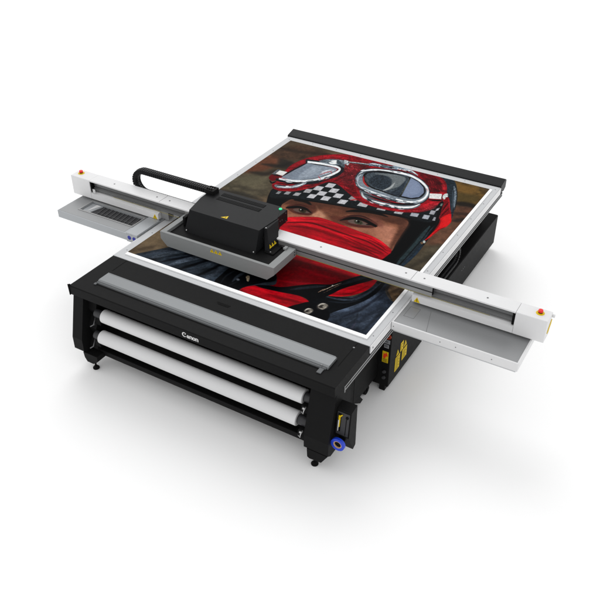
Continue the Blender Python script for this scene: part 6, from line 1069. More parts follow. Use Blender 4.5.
(0,[(1108,2273),(1111,2269),(1114,2266),(1117,2265),(1120,2265),(1122,2268),(1123,2271),(1122,2275),(1121,2280),(1118,2282),(1116,2281),(1114,2280),(1114,2278),(1114,2278),(1113,2278),(1111,2279),(1109,2278),(1107,2276)],(60,4,12),2.5,0.6,0.0,40),
(0,[(997,2599),(1002,2591),(1008,2582),(1015,2576),(1020,2571),(1026,2567),(1030,2564),(1034,2564),(1037,2565),(1036,2569),(1032,2574),(1028,2578),(1024,2581),(1020,2584),(1015,2588),(1009,2594),(1003,2598),(997,2602)],(214,84,90),2.5,0.6,0.0,40),
(0,[(920,2637),(925,2634),(931,2632),(935,2631),(939,2632),(942,2634),(945,2637),(946,2643),(947,2648),(946,2650),(942,2649),(939,2647),(937,2644),(934,2642),(931,2642),(927,2642),(923,2641),(919,2640)],(214,84,90),2.5,0.6,0.0,40),
(0,[(1096,2334),(1101,2328),(1106,2322),(1111,2318),(1116,2314),(1120,2312),(1123,2311),(1126,2312),(1128,2312),(1127,2315),(1124,2318),(1120,2320),(1118,2321),(1114,2322),(1111,2326),(1106,2330),(1101,2333),(1096,2336)],(214,84,90),2.5,0.6,0.0,40),
(0,[(1139,2179),(1144,2174),(1149,2169),(1154,2166),(1159,2164),(1163,2164),(1166,2164),(1168,2167),(1170,2170),(1168,2174),(1164,2175),(1161,2176),(1158,2176),(1156,2176),(1152,2178),(1148,2180),(1143,2181),(1139,2182)],(60,4,12),2.5,0.6,0.0,40),
(0,[(872,2585),(877,2579),(882,2573),(887,2569),(892,2566),(897,2564),(900,2564),(902,2567),(904,2570),(902,2574),(898,2576),(894,2578),(892,2578),(889,2579),(885,2581),(881,2585),(876,2587),(871,2588)],(214,84,90),2.5,0.6,0.0,40),
(0,[(1104,2332),(1107,2328),(1110,2323),(1113,2320),(1117,2318),(1120,2318),(1121,2319),(1121,2323),(1121,2326),(1119,2329),(1117,2329),(1115,2330),(1115,2330),(1114,2330),(1113,2330),(1110,2333),(1107,2334),(1104,2335)],(214,84,90),2.5,0.6,0.0,40),
(0,[(1189,2131),(1192,2127),(1196,2124),(1199,2122),(1202,2122),(1204,2123),(1206,2125),(1206,2129),(1206,2132),(1204,2135),(1202,2134),(1200,2134),(1199,2132),(1198,2132),(1196,2132),(1194,2133),(1191,2134),(1188,2134)],(60,4,12),2.5,0.6,0.0,40),
(0,[(1112,2363),(1116,2359),(1121,2354),(1125,2352),(1130,2350),(1133,2350),(1136,2352),(1137,2355),(1139,2357),(1138,2360),(1135,2360),(1131,2360),(1129,2359),(1127,2359),(1124,2361),(1120,2363),(1115,2364),(1111,2365)],(88,8,18),2.5,0.6,0.0,40),
(0,[(1029,2430),(1033,2424),(1038,2417),(1042,2413),(1047,2409),(1051,2407),(1054,2406),(1055,2408),(1057,2410),(1055,2414),(1052,2417),(1049,2420),(1047,2420),(1045,2422),(1043,2424),(1039,2428),(1034,2431),(1030,2433)],(214,84,90),2.5,0.6,0.0,40),
(0,[(967,2611),(971,2605),(975,2598),(980,2593),(984,2588),(988,2586),(991,2584),(993,2585),(995,2585),(995,2588),(992,2591),(989,2594),(987,2595),(984,2597),(981,2600),(977,2605),(972,2609),(967,2613)],(60,4,12),2.5,0.6,0.0,40),
(0,[(1098,2123),(1103,2119),(1107,2115),(1112,2112),(1116,2111),(1119,2111),(1122,2112),(1124,2114),(1126,2117),(1124,2120),(1121,2120),(1118,2120),(1116,2120),(1113,2120),(1110,2121),(1106,2123),(1102,2124),(1098,2125)],(88,8,18),2.5,0.6,0.0,40),
(0,[(932,2601),(936,2602),(940,2602),(942,2606),(945,2610),(946,2617),(947,2624),(946,2632),(945,2640),(943,2643),(941,2638),(939,2632),(938,2626),(937,2621),(935,2617),(933,2614),(931,2609),(930,2604)],(214,84,90),2.5,0.6,0.0,40),
(0,[(950,2428),(954,2421),(958,2413),(962,2407),(967,2402),(970,2398),(973,2395),(976,2395),(978,2395),(978,2399),(976,2403),(973,2407),(971,2409),(969,2412),(965,2416),(961,2421),(956,2426),(951,2431)],(88,8,18),2.5,0.6,0.0,40),
(0,[(1814,2735),(1820,2727),(1826,2719),(1831,2713),(1837,2707),(1841,2700),(1846,2692),(1853,2684),(1859,2676),(1860,2679),(1856,2690),(1851,2701),(1846,2710),(1839,2719),(1833,2727),(1826,2733),(1820,2736),(1814,2740)],(186,50,60),3,0.5,0.0,40),
(0,[(1829,2754),(1835,2745),(1840,2737),(1846,2732),(1851,2726),(1856,2719),(1861,2710),(1867,2702),(1873,2695),(1875,2697),(1870,2708),(1866,2719),(1860,2729),(1854,2738),(1847,2745),(1841,2752),(1835,2755),(1829,2758)],(186,50,60),3,0.5,0.0,40),
(0,[(1995,2575),(2001,2568),(2006,2561),(2011,2555),(2016,2550),(2021,2543),(2026,2534),(2032,2527),(2038,2519),(2039,2521),(2034,2531),(2030,2541),(2024,2550),(2019,2559),(2013,2566),(2007,2572),(2001,2575),(1995,2579)],(186,50,60),3,0.5,0.0,40),
(0,[(1965,2691),(1971,2683),(1976,2675),(1982,2670),(1987,2664),(1991,2657),(1996,2649),(2002,2641),(2008,2633),(2010,2636),(2005,2646),(2001,2657),(1995,2667),(1989,2676),(1983,2683),(1977,2689),(1971,2692),(1965,2696)],(186,50,60),3,0.5,0.0,40),
(0,[(1899,2697),(1905,2689),(1911,2682),(1916,2676),(1921,2670),(1926,2663),(1931,2655),(1937,2647),(1943,2639),(1944,2641),(1940,2651),(1935,2662),(1930,2672),(1923,2680),(1917,2688),(1911,2694),(1905,2697),(1899,2701)],(58,4,12),3,0.5,0.0,40),
(0,[(1851,2550),(1857,2543),(1863,2535),(1868,2530),(1873,2524),(1878,2517),(1883,2509),(1889,2501),(1895,2493),(1896,2496),(1892,2506),(1887,2516),(1881,2525),(1875,2534),(1869,2541),(1863,2547),(1857,2550),(1851,2554)],(186,50,60),3,0.5,0.0,40),
(0,[(1907,2647),(1913,2640),(1918,2633),(1924,2627),(1929,2621),(1934,2614),(1939,2606),(1945,2597),(1951,2589),(1952,2591),(1947,2601),(1942,2611),(1937,2620),(1931,2629),(1925,2636),(1919,2642),(1913,2646),(1907,2650)],(186,50,60),3,0.5,0.0,40),
(0,[(2039,2477),(2045,2470),(2050,2462),(2056,2457),(2060,2451),(2065,2445),(2070,2437),(2075,2429),(2081,2422),(2082,2424),(2078,2434),(2074,2444),(2069,2453),(2063,2462),(2057,2469),(2051,2475),(2045,2478),(2039,2481)],(186,50,60),3,0.5,0.0,40),
(0,[(1862,2559),(1868,2552),(1874,2545),(1880,2540),(1885,2534),(1890,2526),(1895,2518),(1901,2510),(1906,2502),(1907,2504),(1903,2514),(1898,2524),(1892,2533),(1887,2542),(1880,2549),(1874,2555),(1868,2558),(1862,2562)],(58,4,12),3,0.5,0.0,40),
(0,[(1946,2582),(1952,2574),(1958,2566),(1963,2561),(1968,2555),(1973,2548),(1977,2540),(1983,2533),(1989,2525),(1991,2527),(1986,2538),(1982,2548),(1976,2557),(1970,2566),(1964,2573),(1958,2579),(1952,2582),(1946,2586)],(58,4,12),3,0.5,0.0,40),
(0,[(1793,2725),(1799,2717),(1805,2709),(1811,2704),(1816,2698),(1821,2690),(1826,2682),(1832,2674),(1838,2666),(1840,2668),(1835,2678),(1830,2689),(1825,2699),(1818,2708),(1812,2715),(1806,2721),(1799,2725),(1793,2728)],(186,50,60),3,0.5,0.0,40),
(0,[(1816,2760),(1822,2752),(1828,2745),(1834,2739),(1839,2733),(1844,2726),(1849,2717),(1855,2709),(1861,2701),(1863,2703),(1858,2713),(1853,2724),(1847,2733),(1841,2742),(1835,2749),(1829,2756),(1822,2759),(1816,2763)],(58,4,12),3,0.5,0.0,40),
(0,[(2029,2485),(2035,2478),(2041,2471),(2046,2466),(2051,2460),(2055,2453),(2060,2445),(2066,2437),(2071,2430),(2073,2432),(2068,2441),(2064,2451),(2059,2460),(2053,2469),(2047,2476),(2041,2482),(2035,2485),(2030,2488)],(186,50,60),3,0.5,0.0,40),
(0,[(1985,2523),(1991,2515),(1996,2508),(2002,2503),(2006,2497),(2011,2490),(2016,2482),(2022,2475),(2028,2467),(2029,2470),(2025,2480),(2021,2491),(2015,2500),(2009,2508),(2003,2516),(1997,2522),(1991,2525),(1985,2528)],(58,4,12),3,0.5,0.0,40),
(0,[(1982,2658),(1987,2650),(1993,2642),(1998,2637),(2003,2631),(2008,2624),(2013,2616),(2019,2608),(2025,2601),(2026,2603),(2022,2614),(2018,2624),(2012,2634),(2006,2643),(2000,2650),(1994,2656),(1988,2659),(1982,2662)],(186,50,60),3,0.5,0.0,40),
(0,[(1807,2709),(1813,2701),(1819,2693),(1825,2687),(1830,2681),(1834,2674),(1840,2666),(1846,2658),(1852,2650),(1853,2653),(1849,2664),(1844,2675),(1839,2684),(1832,2693),(1826,2701),(1819,2707),(1813,2710),(1807,2713)],(58,4,12),3,0.5,0.0,40),
(0,[(1963,2670),(1969,2662),(1975,2654),(1980,2649),(1985,2643),(1990,2636),(1995,2628),(2001,2620),(2007,2612),(2008,2615),(2004,2625),(1999,2635),(1994,2645),(1988,2654),(1982,2661),(1975,2667),(1969,2670),(1964,2674)],(58,4,12),3,0.5,0.0,40),
(0,[(1963,2614),(1969,2606),(1975,2599),(1980,2593),(1985,2587),(1990,2581),(1994,2572),(2000,2565),(2006,2557),(2008,2560),(2003,2570),(1999,2580),(1993,2590),(1987,2599),(1981,2606),(1975,2612),(1969,2615),(1963,2618)],(186,50,60),3,0.5,0.0,40),
(0,[(1773,2693),(1779,2685),(1785,2677),(1791,2672),(1796,2666),(1801,2659),(1806,2650),(1812,2642),(1818,2635),(1820,2637),(1815,2648),(1811,2659),(1805,2668),(1799,2677),(1792,2685),(1786,2691),(1779,2694),(1773,2697)],(58,4,12),3,0.5,0.0,40),
(0,[(1886,2535),(1892,2528),(1897,2521),(1903,2516),(1908,2510),(1913,2503),(1918,2494),(1924,2487),(1930,2479),(1931,2481),(1926,2491),(1922,2501),(1916,2510),(1910,2518),(1904,2526),(1898,2532),(1892,2535),(1886,2539)],(58,4,12),3,0.5,0.0,40),
(0,[(1858,2596),(1864,2587),(1869,2580),(1875,2574),(1880,2569),(1885,2562),(1890,2554),(1896,2546),(1902,2539),(1903,2541),(1899,2552),(1894,2562),(1889,2572),(1882,2580),(1876,2588),(1870,2594),(1864,2597),(1858,2600)],(186,50,60),3,0.5,0.0,40),
(0,[(1774,2681),(1780,2674),(1786,2667),(1792,2661),(1797,2655),(1802,2648),(1807,2639),(1813,2631),(1819,2623),(1821,2625),(1816,2635),(1811,2646),(1805,2655),(1799,2664),(1793,2671),(1786,2677),(1780,2681),(1774,2685)],(186,50,60),3,0.5,0.0,40),
(0,[(1925,2464),(2040,2517),(2077,2407),(1963,2359)],(226,226,224),2,1,0.12,8),
(0,[(1966,2326),(1987,2327),(2009,2328),(2029,2335),(2046,2341),(2061,2348),(2075,2355),(2086,2367),(2097,2378),(2093,2387),(2078,2385),(2064,2383),(2050,2376),(2036,2370),(2018,2363),(1999,2357),(1980,2346),(1962,2334)],(12,10,12),2.5,0.95,0.0,40),
(1,[(2061,2519),(2085,2554),(2115,2485),(2103,2417),(2071,2459)],(214,222,220),2,1,0.3,8),
(0,[(2129,2344),(2114,2369),(2099,2394),(2084,2416),(2073,2436),(2067,2453),(2064,2470),(2060,2490),(2056,2509),(2053,2511),(2054,2492),(2055,2474),(2059,2453),(2067,2430),(2080,2407),(2095,2383),(2112,2362),(2128,2341)],(40,50,50),2,0.9,0.0,40),
(1,[(2103,2206),(2094,2359),(2132,2345),(2170,2198),(2222,1994),(2196,1956),(2159,2096)],(14,12,14),3,1.0,0.0,40),
(0,[(2115,2200),(2134,2229),(2140,2174),(2122,2145)],(176,178,184),2.5,1,0.12,12),
(0,[(2110,2318),(2126,2327),(2138,2274),(2121,2265)],(110,130,124),2.5,1,0.12,12),
(0,[(2192,2088),(2206,2096),(2220,2039),(2206,2030)],(150,158,150),2.5,1,0.12,12),
(1,[(2105,2454),(2129,2478),(2182,2375),(2229,2256),(2276,2165),(2235,2013),(2228,1952),(2182,2133),(2139,2300)],(122,14,24),3,1,0.3,10),
(0,[(2130,2468),(2147,2427),(2163,2385),(2181,2346),(2198,2309),(2214,2274),(2230,2241),(2247,2211),(2264,2181),(2266,2184),(2253,2217),(2239,2251),(2223,2283),(2207,2318),(2190,2355),(2173,2394),(2153,2432),(2133,2471)],(196,34,44),4,0.7,0.0,40),
(0,[(2165,2392),(2163,2367),(2160,2343),(2160,2314),(2162,2283),(2166,2249),(2171,2213),(2180,2175),(2188,2139),(2192,2137),(2189,2172),(2186,2207),(2181,2242),(2177,2275),(2175,2303),(2175,2330),(2172,2359),(2170,2389)],(56,4,10),4,0.85,0.0,40),
(0,[(2218,2277),(2213,2254),(2209,2232),(2207,2207),(2205,2180),(2205,2151),(2205,2121),(2208,2090),(2210,2059),(2214,2056),(2216,2084),(2218,2112),(2217,2141),(2218,2169),(2219,2195),(2221,2219),(2222,2246),(2222,2273)],(60,4,10),4,0.8,0.0,40),
(0,[(2186,2330),(2185,2305),(2183,2279),(2183,2253),(2183,2226),(2184,2199),(2185,2172),(2188,2144),(2191,2117),(2194,2115),(2194,2140),(2195,2166),(2193,2192),(2192,2219),(2192,2245),(2192,2272),(2191,2300),(2189,2328)],(176,28,38),3,0.7,0.0,40),
(1,[(2224,2050),(2270,2171),(2306,2099),(2337,2016),(2332,1901),(2305,1841),(2289,1731),(2260,1569),(2248,1634),(2248,1755),(2249,1866),(2240,1968)],(206,26,32),3,1,0.08,14),
(1,[(2240,2041),(2281,2136),(2329,2021),(2316,1914)],(224,38,40),9,0.7,0.0,40),
(0,[(2236,2005),(2240,1969),(2243,1935),(2249,1901),(2252,1864),(2252,1824),(2250,1782),(2250,1735),(2250,1690),(2255,1685),(2260,1726),(2266,1767),(2269,1811),(2269,1854),(2265,1893),(2259,1930),(2250,1967),(2241,2003)],(120,8,16),4,0.9,0.0,40),
(0,[(2215,2017),(2217,1982),(2218,1950),(2223,1914),(2228,1868),(2231,1810),(2234,1741),(2241,1667),(2248,1596),(2255,1591),(2258,1656),(2260,1724),(2258,1793),(2254,1853),(2250,1902),(2244,1941),(2233,1976),(2223,2014)],(10,9,11),4,0.95,0.0,40),
(0,[(2327,1901),(2317,1883),(2307,1866),(2298,1846),(2290,1821),(2285,1791),(2281,1758),(2279,1721),(2276,1686),(2279,1684),(2284,1717),(2288,1750),(2292,1783),(2298,1813),(2305,1836),(2314,1856),(2322,1876),(2329,1897)],(110,8,16),3,0.8,0.0,40),
(1,[(2273,1539),(2274,1527),(2272,1518),(2267,1515),(2259,1519),(2252,1528),(2248,1540),(2246,1552),(2249,1561),(2254,1564),(2261,1560),(2268,1551)],(190,196,190),2,1,0,40),
(1,[(2263,1508),(2264,1497),(2261,1490),(2255,1488),(2248,1491),(2241,1498),(2236,1509),(2235,1519),(2238,1526),(2244,1529),(2252,1526),(2259,1518)],(110,84,62),2,1,0,40),
(1,[(980,377),(922,829),(936,1054),(920,1275),(1027,1352),(1160,1435),(1243,1448),(1382,1438),(1521,1422),(1660,1403),(1795,1387),(1908,1348),(2007,1290),(2068,1237),(2069,1150),(2058,1014),(2132,943),(2142,801),(2050,638),(1930,496),(1667,270),(1405,81),(1195,61)],(166,13,30),3,1,0.07,40),
(1,[(917,1269),(1164,1429),(1527,1412),(1912,1338),(2064,1234),(2046,1164),(1859,1257),(1576,1258),(1198,1253),(979,1168)],(193,20,36),9,0.7,0.0,40),
(0,[(911,1132),(933,1150),(955,1167),(978,1185),(1003,1203),(1031,1221),(1062,1239),(1092,1256),(1120,1271),(1143,1282),(1164,1290),(1186,1296),(1213,1299),(1246,1301),(1283,1300),(1324,1297),(1370,1294),(1422,1290),(1481,1285),(1540,1280),(1596,1276),(1648,1273),(1698,1272),(1746,1271),(1790,1268),(1828,1261),(1864,1252),(1897,1243),(1931,1233),(1930,1241),(1895,1252),(1861,1265),(1825,1276),(1785,1285),(1740,1292),(1691,1295),(1640,1298),(1587,1301),(1532,1306),(1472,1311),(1414,1316),(1361,1320),(1315,1324),(1273,1326),(1236,1327),(1202,1326),(1174,1322),(1151,1316),(1129,1308),(1106,1296),(1077,1281),(1048,1262),(1019,1240),(992,1220),(969,1200),(947,1179),(927,1159),(906,1139)],(87,3,12),4,0.9,0.0,40),
(0,[(934,1205),(976,1230),(1018,1255),(1058,1283),(1100,1305),(1142,1320),(1187,1330),(1230,1342),(1272,1355),(1269,1362),(1222,1358),(1175,1355),(1130,1345),(1086,1329),(1044,1307),(1004,1279),(967,1245),(929,1212)],(204,30,43),5,0.6,0.0,40),
(0,[(1245,1284),(1305,1274),(1364,1264),(1421,1260),(1478,1255),(1534,1249),(1591,1243),(1646,1242),(1700,1241),(1697,1250),(1640,1261),(1582,1273),(1525,1280),(1468,1285),(1411,1291),(1353,1295),(1298,1294),(1242,1294)],(197,24,40),5,0.6,0.0,40),
(0,[(1569,1249),(1618,1234),(1667,1220),(1715,1206),(1762,1196),(1810,1188),(1858,1181),(1903,1174),(1941,1167),(1970,1161),(1992,1157),(2011,1154),(2032,1151),(2030,1159),(2008,1168),(1988,1177),(1964,1186),(1935,1193),(1896,1200),(1851,1207),(1803,1214),(1755,1223),(1709,1233),(1662,1240),(1614,1249),(1567,1257)],(104,3,14),5,0.8,0.0,40),
(0,[(1642,1271),(1680,1270),(1716,1270),(1753,1268),(1791,1264),(1833,1254),(1878,1240),(1922,1223),(1960,1209),(1991,1197),(2016,1188),(2039,1179),(2062,1170),(2062,1177),(2037,1191),(2014,1206),(1988,1220),(1957,1233),(1918,1248),(1874,1264),(1827,1279),(1784,1289),(1745,1293),(1709,1289),(1675,1283),(1640,1279)],(93,3,14),5,0.75,0.0,40),
(0,[(1474,1148),(1531,1138),(1587,1128),(1641,1124),(1697,1119),(1757,1111),(1818,1102),(1879,1098),(1938,1094),(1936,1105),(1873,1121),(1809,1137),(1747,1147),(1687,1155),(1629,1161),(1575,1165),(1523,1162),(1470,1159)],(123,4,18),8,0.6,0.0,40),
(0,[(1801,1373),(1833,1358),(1866,1343),(1897,1332),(1928,1318),(1957,1300),(1986,1278),(2016,1259),(2045,1240),(2045,1247),(2016,1273),(1987,1300),(1957,1322),(1926,1342),(1894,1357),(1862,1368),(1830,1374),(1799,1381)],(210,30,43),5,0.6,0.0,40),
(0,[(1820,1168),(1852,1156),(1883,1145),(1913,1138),(1939,1129),(1962,1118),(1982,1106),(2002,1096),(2022,1087),(2022,1093),(2001,1109),(1981,1126),(1960,1139),(1936,1151),(1908,1160),(1878,1168),(1848,1171),(1819,1175)],(195,26,38),5,0.6,0.0,40),
(1,[(1091,1057),(1255,1154),(1595,1121),(1952,1069),(2058,1014),(1796,937),(1382,933),(1119,903)],(142,8,25),20,0.45,0.0,40),
(0,[(1019,1139),(1070,1155),(1118,1173),(1169,1188),(1227,1197),(1291,1203),(1362,1203),(1436,1199),(1510,1193),(1586,1182),(1666,1168),(1742,1153),(1809,1141),(1861,1135),(1905,1130),(1944,1125),(1985,1121),(1982,1133),(1939,1145),(1898,1157),(1853,1169),(1798,1183),(1731,1196),(1655,1211),(1574,1226),(1496,1236),(1421,1243),(1346,1247),(1273,1247),(1207,1242),(1151,1225),(1103,1202),(1058,1176),(1012,1152)],(96,3,12),10,0.6,0.0,40),
(0,[(1053,1309),(1092,1329),(1131,1350),(1169,1372),(1209,1388),(1250,1396),(1294,1397),(1337,1399),(1379,1402),(1377,1407),(1332,1410),(1287,1415),(1243,1413),(1200,1406),(1160,1390),(1122,1368),(1086,1340),(1050,1314)],(120,6,16),4,0.6,0.0,40),
(0,[(1640,1357),(1687,1350),(1734,1342),(1779,1337),(1821,1329),(1861,1318),(1898,1303),(1934,1291),(1971,1279),(1970,1283),(1933,1301),(1896,1320),(1858,1334),(1817,1346),(1774,1354),(1729,1360),(1684,1361),(1639,1363)],(120,6,16),4,0.7,0.0,40),
(0,[(1401,1281),(1446,1278),(1490,1275),(1532,1276),(1575,1275),(1619,1273),(1663,1270),(1705,1270),(1748,1271),(1746,1277),(1701,1284),(1656,1291),(1612,1294),(1568,1296),(1525,1296),(1482,1296),(1441,1291),(1399,1287)],(110,4,14),5,0.6,0.0,40),
(0,[(1768,1313),(1805,1302),(1841,1293),(1876,1285),(1909,1275),(1940,1261),(1971,1243),(2002,1228),(2032,1213),(2032,1218),(2001,1240),(1970,1262),(1939,1280),(1906,1295),(1871,1305),(1836,1313),(1801,1315),(1767,1319)],(92,3,12),4,0.7,0.0,40),
(0,[(1701,1118),(1738,1115),(1775,1113),(1810,1115),(1846,1112),(1885,1105),(1926,1093),(1967,1085),(2007,1077),(2006,1084),(1964,1100),(1921,1117),(1880,1129),(1840,1136),(1802,1139),(1766,1138),(1733,1131),(1699,1125)],(84,2,10),5,0.7,0.0,40),
(0,[(1224,1130),(1266,1132),(1306,1135),(1345,1142),(1387,1147),(1433,1147),(1483,1144),(1532,1146),(1580,1148),(1577,1158),(1525,1167),(1472,1177),(1421,1180),(1373,1180),(1330,1176),(1291,1168),(1255,1154),(1220,1140)],(206,24,38),9,0.45,0.0,40),
(1,[(980,377),(922,829),(936,1054),(920,1275),(1027,1352),(1160,1435),(1382,1438),(1660,1403),(1908,1348),(2068,1237),(2089,1033),(2036,665),(1667,270),(1195,61)],None,10,0.26,0,(520,75,2)),
(1,[(980,377),(922,829),(936,1054),(920,1275),(1027,1352),(1160,1435),(1382,1438),(1660,1403),(1908,1348),(2068,1237),(2089,1033),(2036,665),(1667,270),(1195,61)],None,10,0.12,0,(300,26,-3)),
(1,[(980,377),(922,829),(936,1054),(920,1275),(1027,1352),(1160,1435),(1382,1438),(1660,1403),(1908,1348),(2068,1237),(2089,1033),(2036,665),(1667,270),(1195,61)],None,10,0.07,0,(24,6,0)),
(1,[(1150,477),(1235,645),(1536,667),(1888,669),(2175,694),(2011,526),(1857,453),(1636,322),(1373,131)],(104,3,15),18,0.95,0.14,24),
(0,[(1432,391),(1472,389),(1511,387),(1551,386),(1591,394),(1636,408),(1685,426),(1731,446),(1771,464),(1803,480),(1826,500),(1846,520),(1868,540),(1861,552),(1834,542),(1809,531),(1781,521),(1750,505),(1710,487),(1663,468),(1616,449),(1571,436),(1532,428),(1497,419),(1462,412),(1427,404)],(99,1,12),14,0.7,0.0,40),
(0,[(1413,291),(1468,300),(1524,309),(1575,324),(1624,341),(1668,362),(1710,384),(1748,412),(1786,440),(1781,449),(1737,431),(1694,413),(1652,391),(1608,371),(1560,354),(1509,339),(1458,320),(1408,300)],(151,10,25),10,0.6,0.0,40),
(0,[(1471,565),(1521,554),(1572,542),(1620,538),(1668,536),(1716,539),(1763,544),(1808,556),(1852,568),(1848,578),(1799,579),(1749,578),(1703,573),(1656,571),(1608,572),(1560,577),(1514,576),(1467,575)],(155,10,27),12,0.5,0.0,40),
(1,[(2414,747),(2344,776),(2236,766),(2182,680),(2155,542),(2092,408),(1936,309),(1842,170),(1785,6),(1786,-90),(2154,-88),(2494,-64),(2482,516)],(44,51,62),5,1,0.16,30),
(1,[(2308,615),(2285,741),(2418,820),(2463,638),(2428,516)],(112,90,66),12,0.95,0.12,30),
(0,[(2282,742),(2283,716),(2283,689),(2289,658),(2302,626),(2323,598),(2348,572),(2375,551),(2400,531),(2402,537),(2378,565),(2354,593),(2331,616),(2315,638),(2307,659),(2302,683),(2296,711),(2288,740)],(29,33,39),8,0.7,0.0,40),
(0,[(2044,115),(2080,145),(2117,176),(2153,208),(2181,250),(2204,296),(2224,344),(2240,394),(2254,446),(2264,500),(2264,561),(2262,621),(2262,682),(2247,693),(2236,640),(2227,588),(2216,539),(2207,488),(2194,439),(2179,391),(2161,345),(2139,302),(2113,263),(2087,219),(2059,175),(2032,131)],(70,80,95),16,0.75,0.15,20),
(0,[(2163,30),(2187,47),(2213,63),(2237,82),(2254,112),(2262,149),(2264,188),(2264,226),(2269,266),(2278,309),(2287,361),(2297,415),(2306,469),(2295,480),(2277,434),(2259,388),(2242,342),(2231,295),(2227,250),(2226,209),(2225,175),(2219,147),(2206,123),(2190,96),(2172,70),(2154,43)],(63,72,84),16,0.65,0.2,20),
(0,[(2295,19),(2315,44),(2336,68),(2351,101),(2365,139),(2374,186),(2380,238),(2380,296),(2381,352),(2373,358),(2362,308),(2353,257),(2347,206),(2338,163),(2326,127),(2311,97),(2299,63),(2288,28)],(63,71,83),14,0.5,0.2,20),
(0,[(2157,109),(2179,140),(2201,171),(2222,203),(2239,240),(2252,281),(2263,325),(2273,369),(2282,414),(2289,459),(2292,507),(2294,555),(2297,603),(2290,609),(2282,564),(2274,520),(2266,477),(2259,433),(2251,389),(2241,345),(2231,302),(2218,263),(2202,226),(2186,189),(2168,153),(2151,116)],(27,30,38),10,0.75,0.0,40),
(0,[(2235,31),(2248,56),(2261,82),(2270,111),(2274,140),(2271,169),(2262,196),(2249,218),(2237,240),(2232,238),(2238,214),(2245,191),(2251,172),(2254,152),(2251,127),(2242,100),(2235,68),(2229,37)],(29,33,39),9,0.7,0.0,40),
(0,[(2386,16),(2393,52),(2399,89),(2401,129),(2404,169),(2406,209),(2409,249),(2408,293),(2406,337),(2400,341),(2393,302),(2387,263),(2384,222),(2382,182),(2380,142),(2377,102),(2379,61),(2380,20)],(29,33,39),10,0.6,0.0,40),
(0,[(2281,111),(2281,90),(2281,69),(2283,47),(2285,26),(2287,4),(2290,-17),(2294,-39),(2298,-61),(2302,-62),(2302,-42),(2302,-21),(2300,0),(2298,21),(2296,43),(2293,64),(2289,87),(2284,109)],(72,65,80),9,0.5,0.0,40),
(1,[(2052,748),(2186,790),(2272,769),(2267,660),(2181,644)],(38,44,52),8,0.8,0.0,40),
(1,[(2414,747),(2236,766),(2155,542),(1936,309),(1813,22),(1786,-90),(2154,-88),(2494,-64),(2482,516)],None,10,0.42,0,(260,80,68)),
(1,[(2414,747),(2236,766),(2155,542),(1936,309),(1813,22),(1786,-90),(2154,-88),(2494,-64),(2482,516)],None,10,0.14,0,(120,24,60)),
(1,[(2414,747),(2236,766),(2155,542),(1936,309),(1813,22),(1786,-90),(2154,-88),(2494,-64),(2482,516)],None,4,0.12,0,(8,5,0)),
(1,[(1771,95),(1842,237),(1946,326),(2101,390),(2175,502),(2210,661),(2168,708),(2229,780),(2251,616),(2223,445),(2154,289),(2066,140),(1994,2),(1841,-25),(1736,-40)],(12,15,19),4,1,0.2,20),
(0,[(1897,292),(1931,295),(1964,297),(1998,301),(2030,308),(2061,321),(2092,337),(2120,357),(2145,383),(2164,416),(2179,454),(2191,496),(2201,537),(2207,580),(2210,624),(2212,669),(2215,714),(2209,718),(2203,676),(2197,634),(2191,593),(2182,554),(2172,514),(2160,473),(2146,437),(2128,406),(2105,382),(2078,363),(2048,347),(2018,334),(1989,322),(1958,314),(1926,307),(1894,300)],(59,69,81),5,0.85,0.2,15),
(0,[(1953,242),(1990,254),(2028,265),(2063,280),(2094,297),(2118,319),(2138,343),(2155,371),(2172,399),(2169,403),(2147,382),(2127,359),(2108,336),(2084,315),(2054,297),(2020,283),(1985,265),(1951,248)],(35,42,50),5,0.8,0.0,40),
(1,[(1890,323),(1944,434),(2016,554),(2093,706),(2155,754),(2171,663),(2153,547),(2095,438),(2019,366),(1936,326)],(166,12,28),3,1,0.08,25),
(0,[(1964,363),(1993,380),(2023,396),(2050,418),(2074,446),(2094,482),(2111,523),(2125,570),(2139,615),(2134,620),(2115,580),(2096,540),(2080,499),(2060,464),(2037,438),(2011,416),(1985,393),(1960,369)],(116,4,14),6,0.7,0.0,40),
(0,[(1924,367),(1944,392),(1963,418),(1980,447),(2000,478),(2022,513),(2047,549),(2070,590),(2093,630),(2088,636),(2061,602),(2033,568),(2008,531),(1986,497),(1966,465),(1949,436),(1934,404),(1920,372)],(190,24,38),6,0.6,0.0,40),
(1,[(1890,323),(2016,554),(2155,754),(2153,547),(2019,366)],None,6,0.22,0,(240,40,25)),
(1,[(1143,137),(1340,182),(1497,222),(1604,310),(1724,409),(1845,474),(1909,572),(1982,695),(2099,849),(2174,856),(2137,732),(2038,585),(1966,465),(1936,378),(1904,297),(1856,212),(1823,152),(1774,187),(1696,188),(1578,156),(1397,94),(1199,-6)],(10,11,14),4,1,0.2,20),
(0,[(1594,228),(1626,249),(1658,271),(1686,298),(1716,324),(1745,348),(1776,372),(1803,401),(1830,431),(1825,440),(1791,421),(1756,403),(1726,379),(1696,354),(1666,328),(1637,301),(1612,268),(1588,237)],(42,47,54),7,0.8,0.25,15),
(0,[(1927,505),(1952,534),(1977,564),(1998,599),(2018,632),(2037,664),(2055,695),(2069,730),(2083,766),(2076,776),(2054,751),(2032,726),(2013,695),(1994,663),(1974,629),(1953,595),(1936,554),(1920,514)],(31,38,46),7,0.8,0.2,15),
(0,[(1817,316),(1823,329),(1828,342),(1832,356),(1837,368),(1843,378),(1850,387),(1856,398),(1862,408),(1860,411),(1852,404),(1843,397),(1836,387),(1830,376),(1824,364),(1820,349),(1817,334),(1815,318)],(150,124,104),2,0.95,0.5,6),
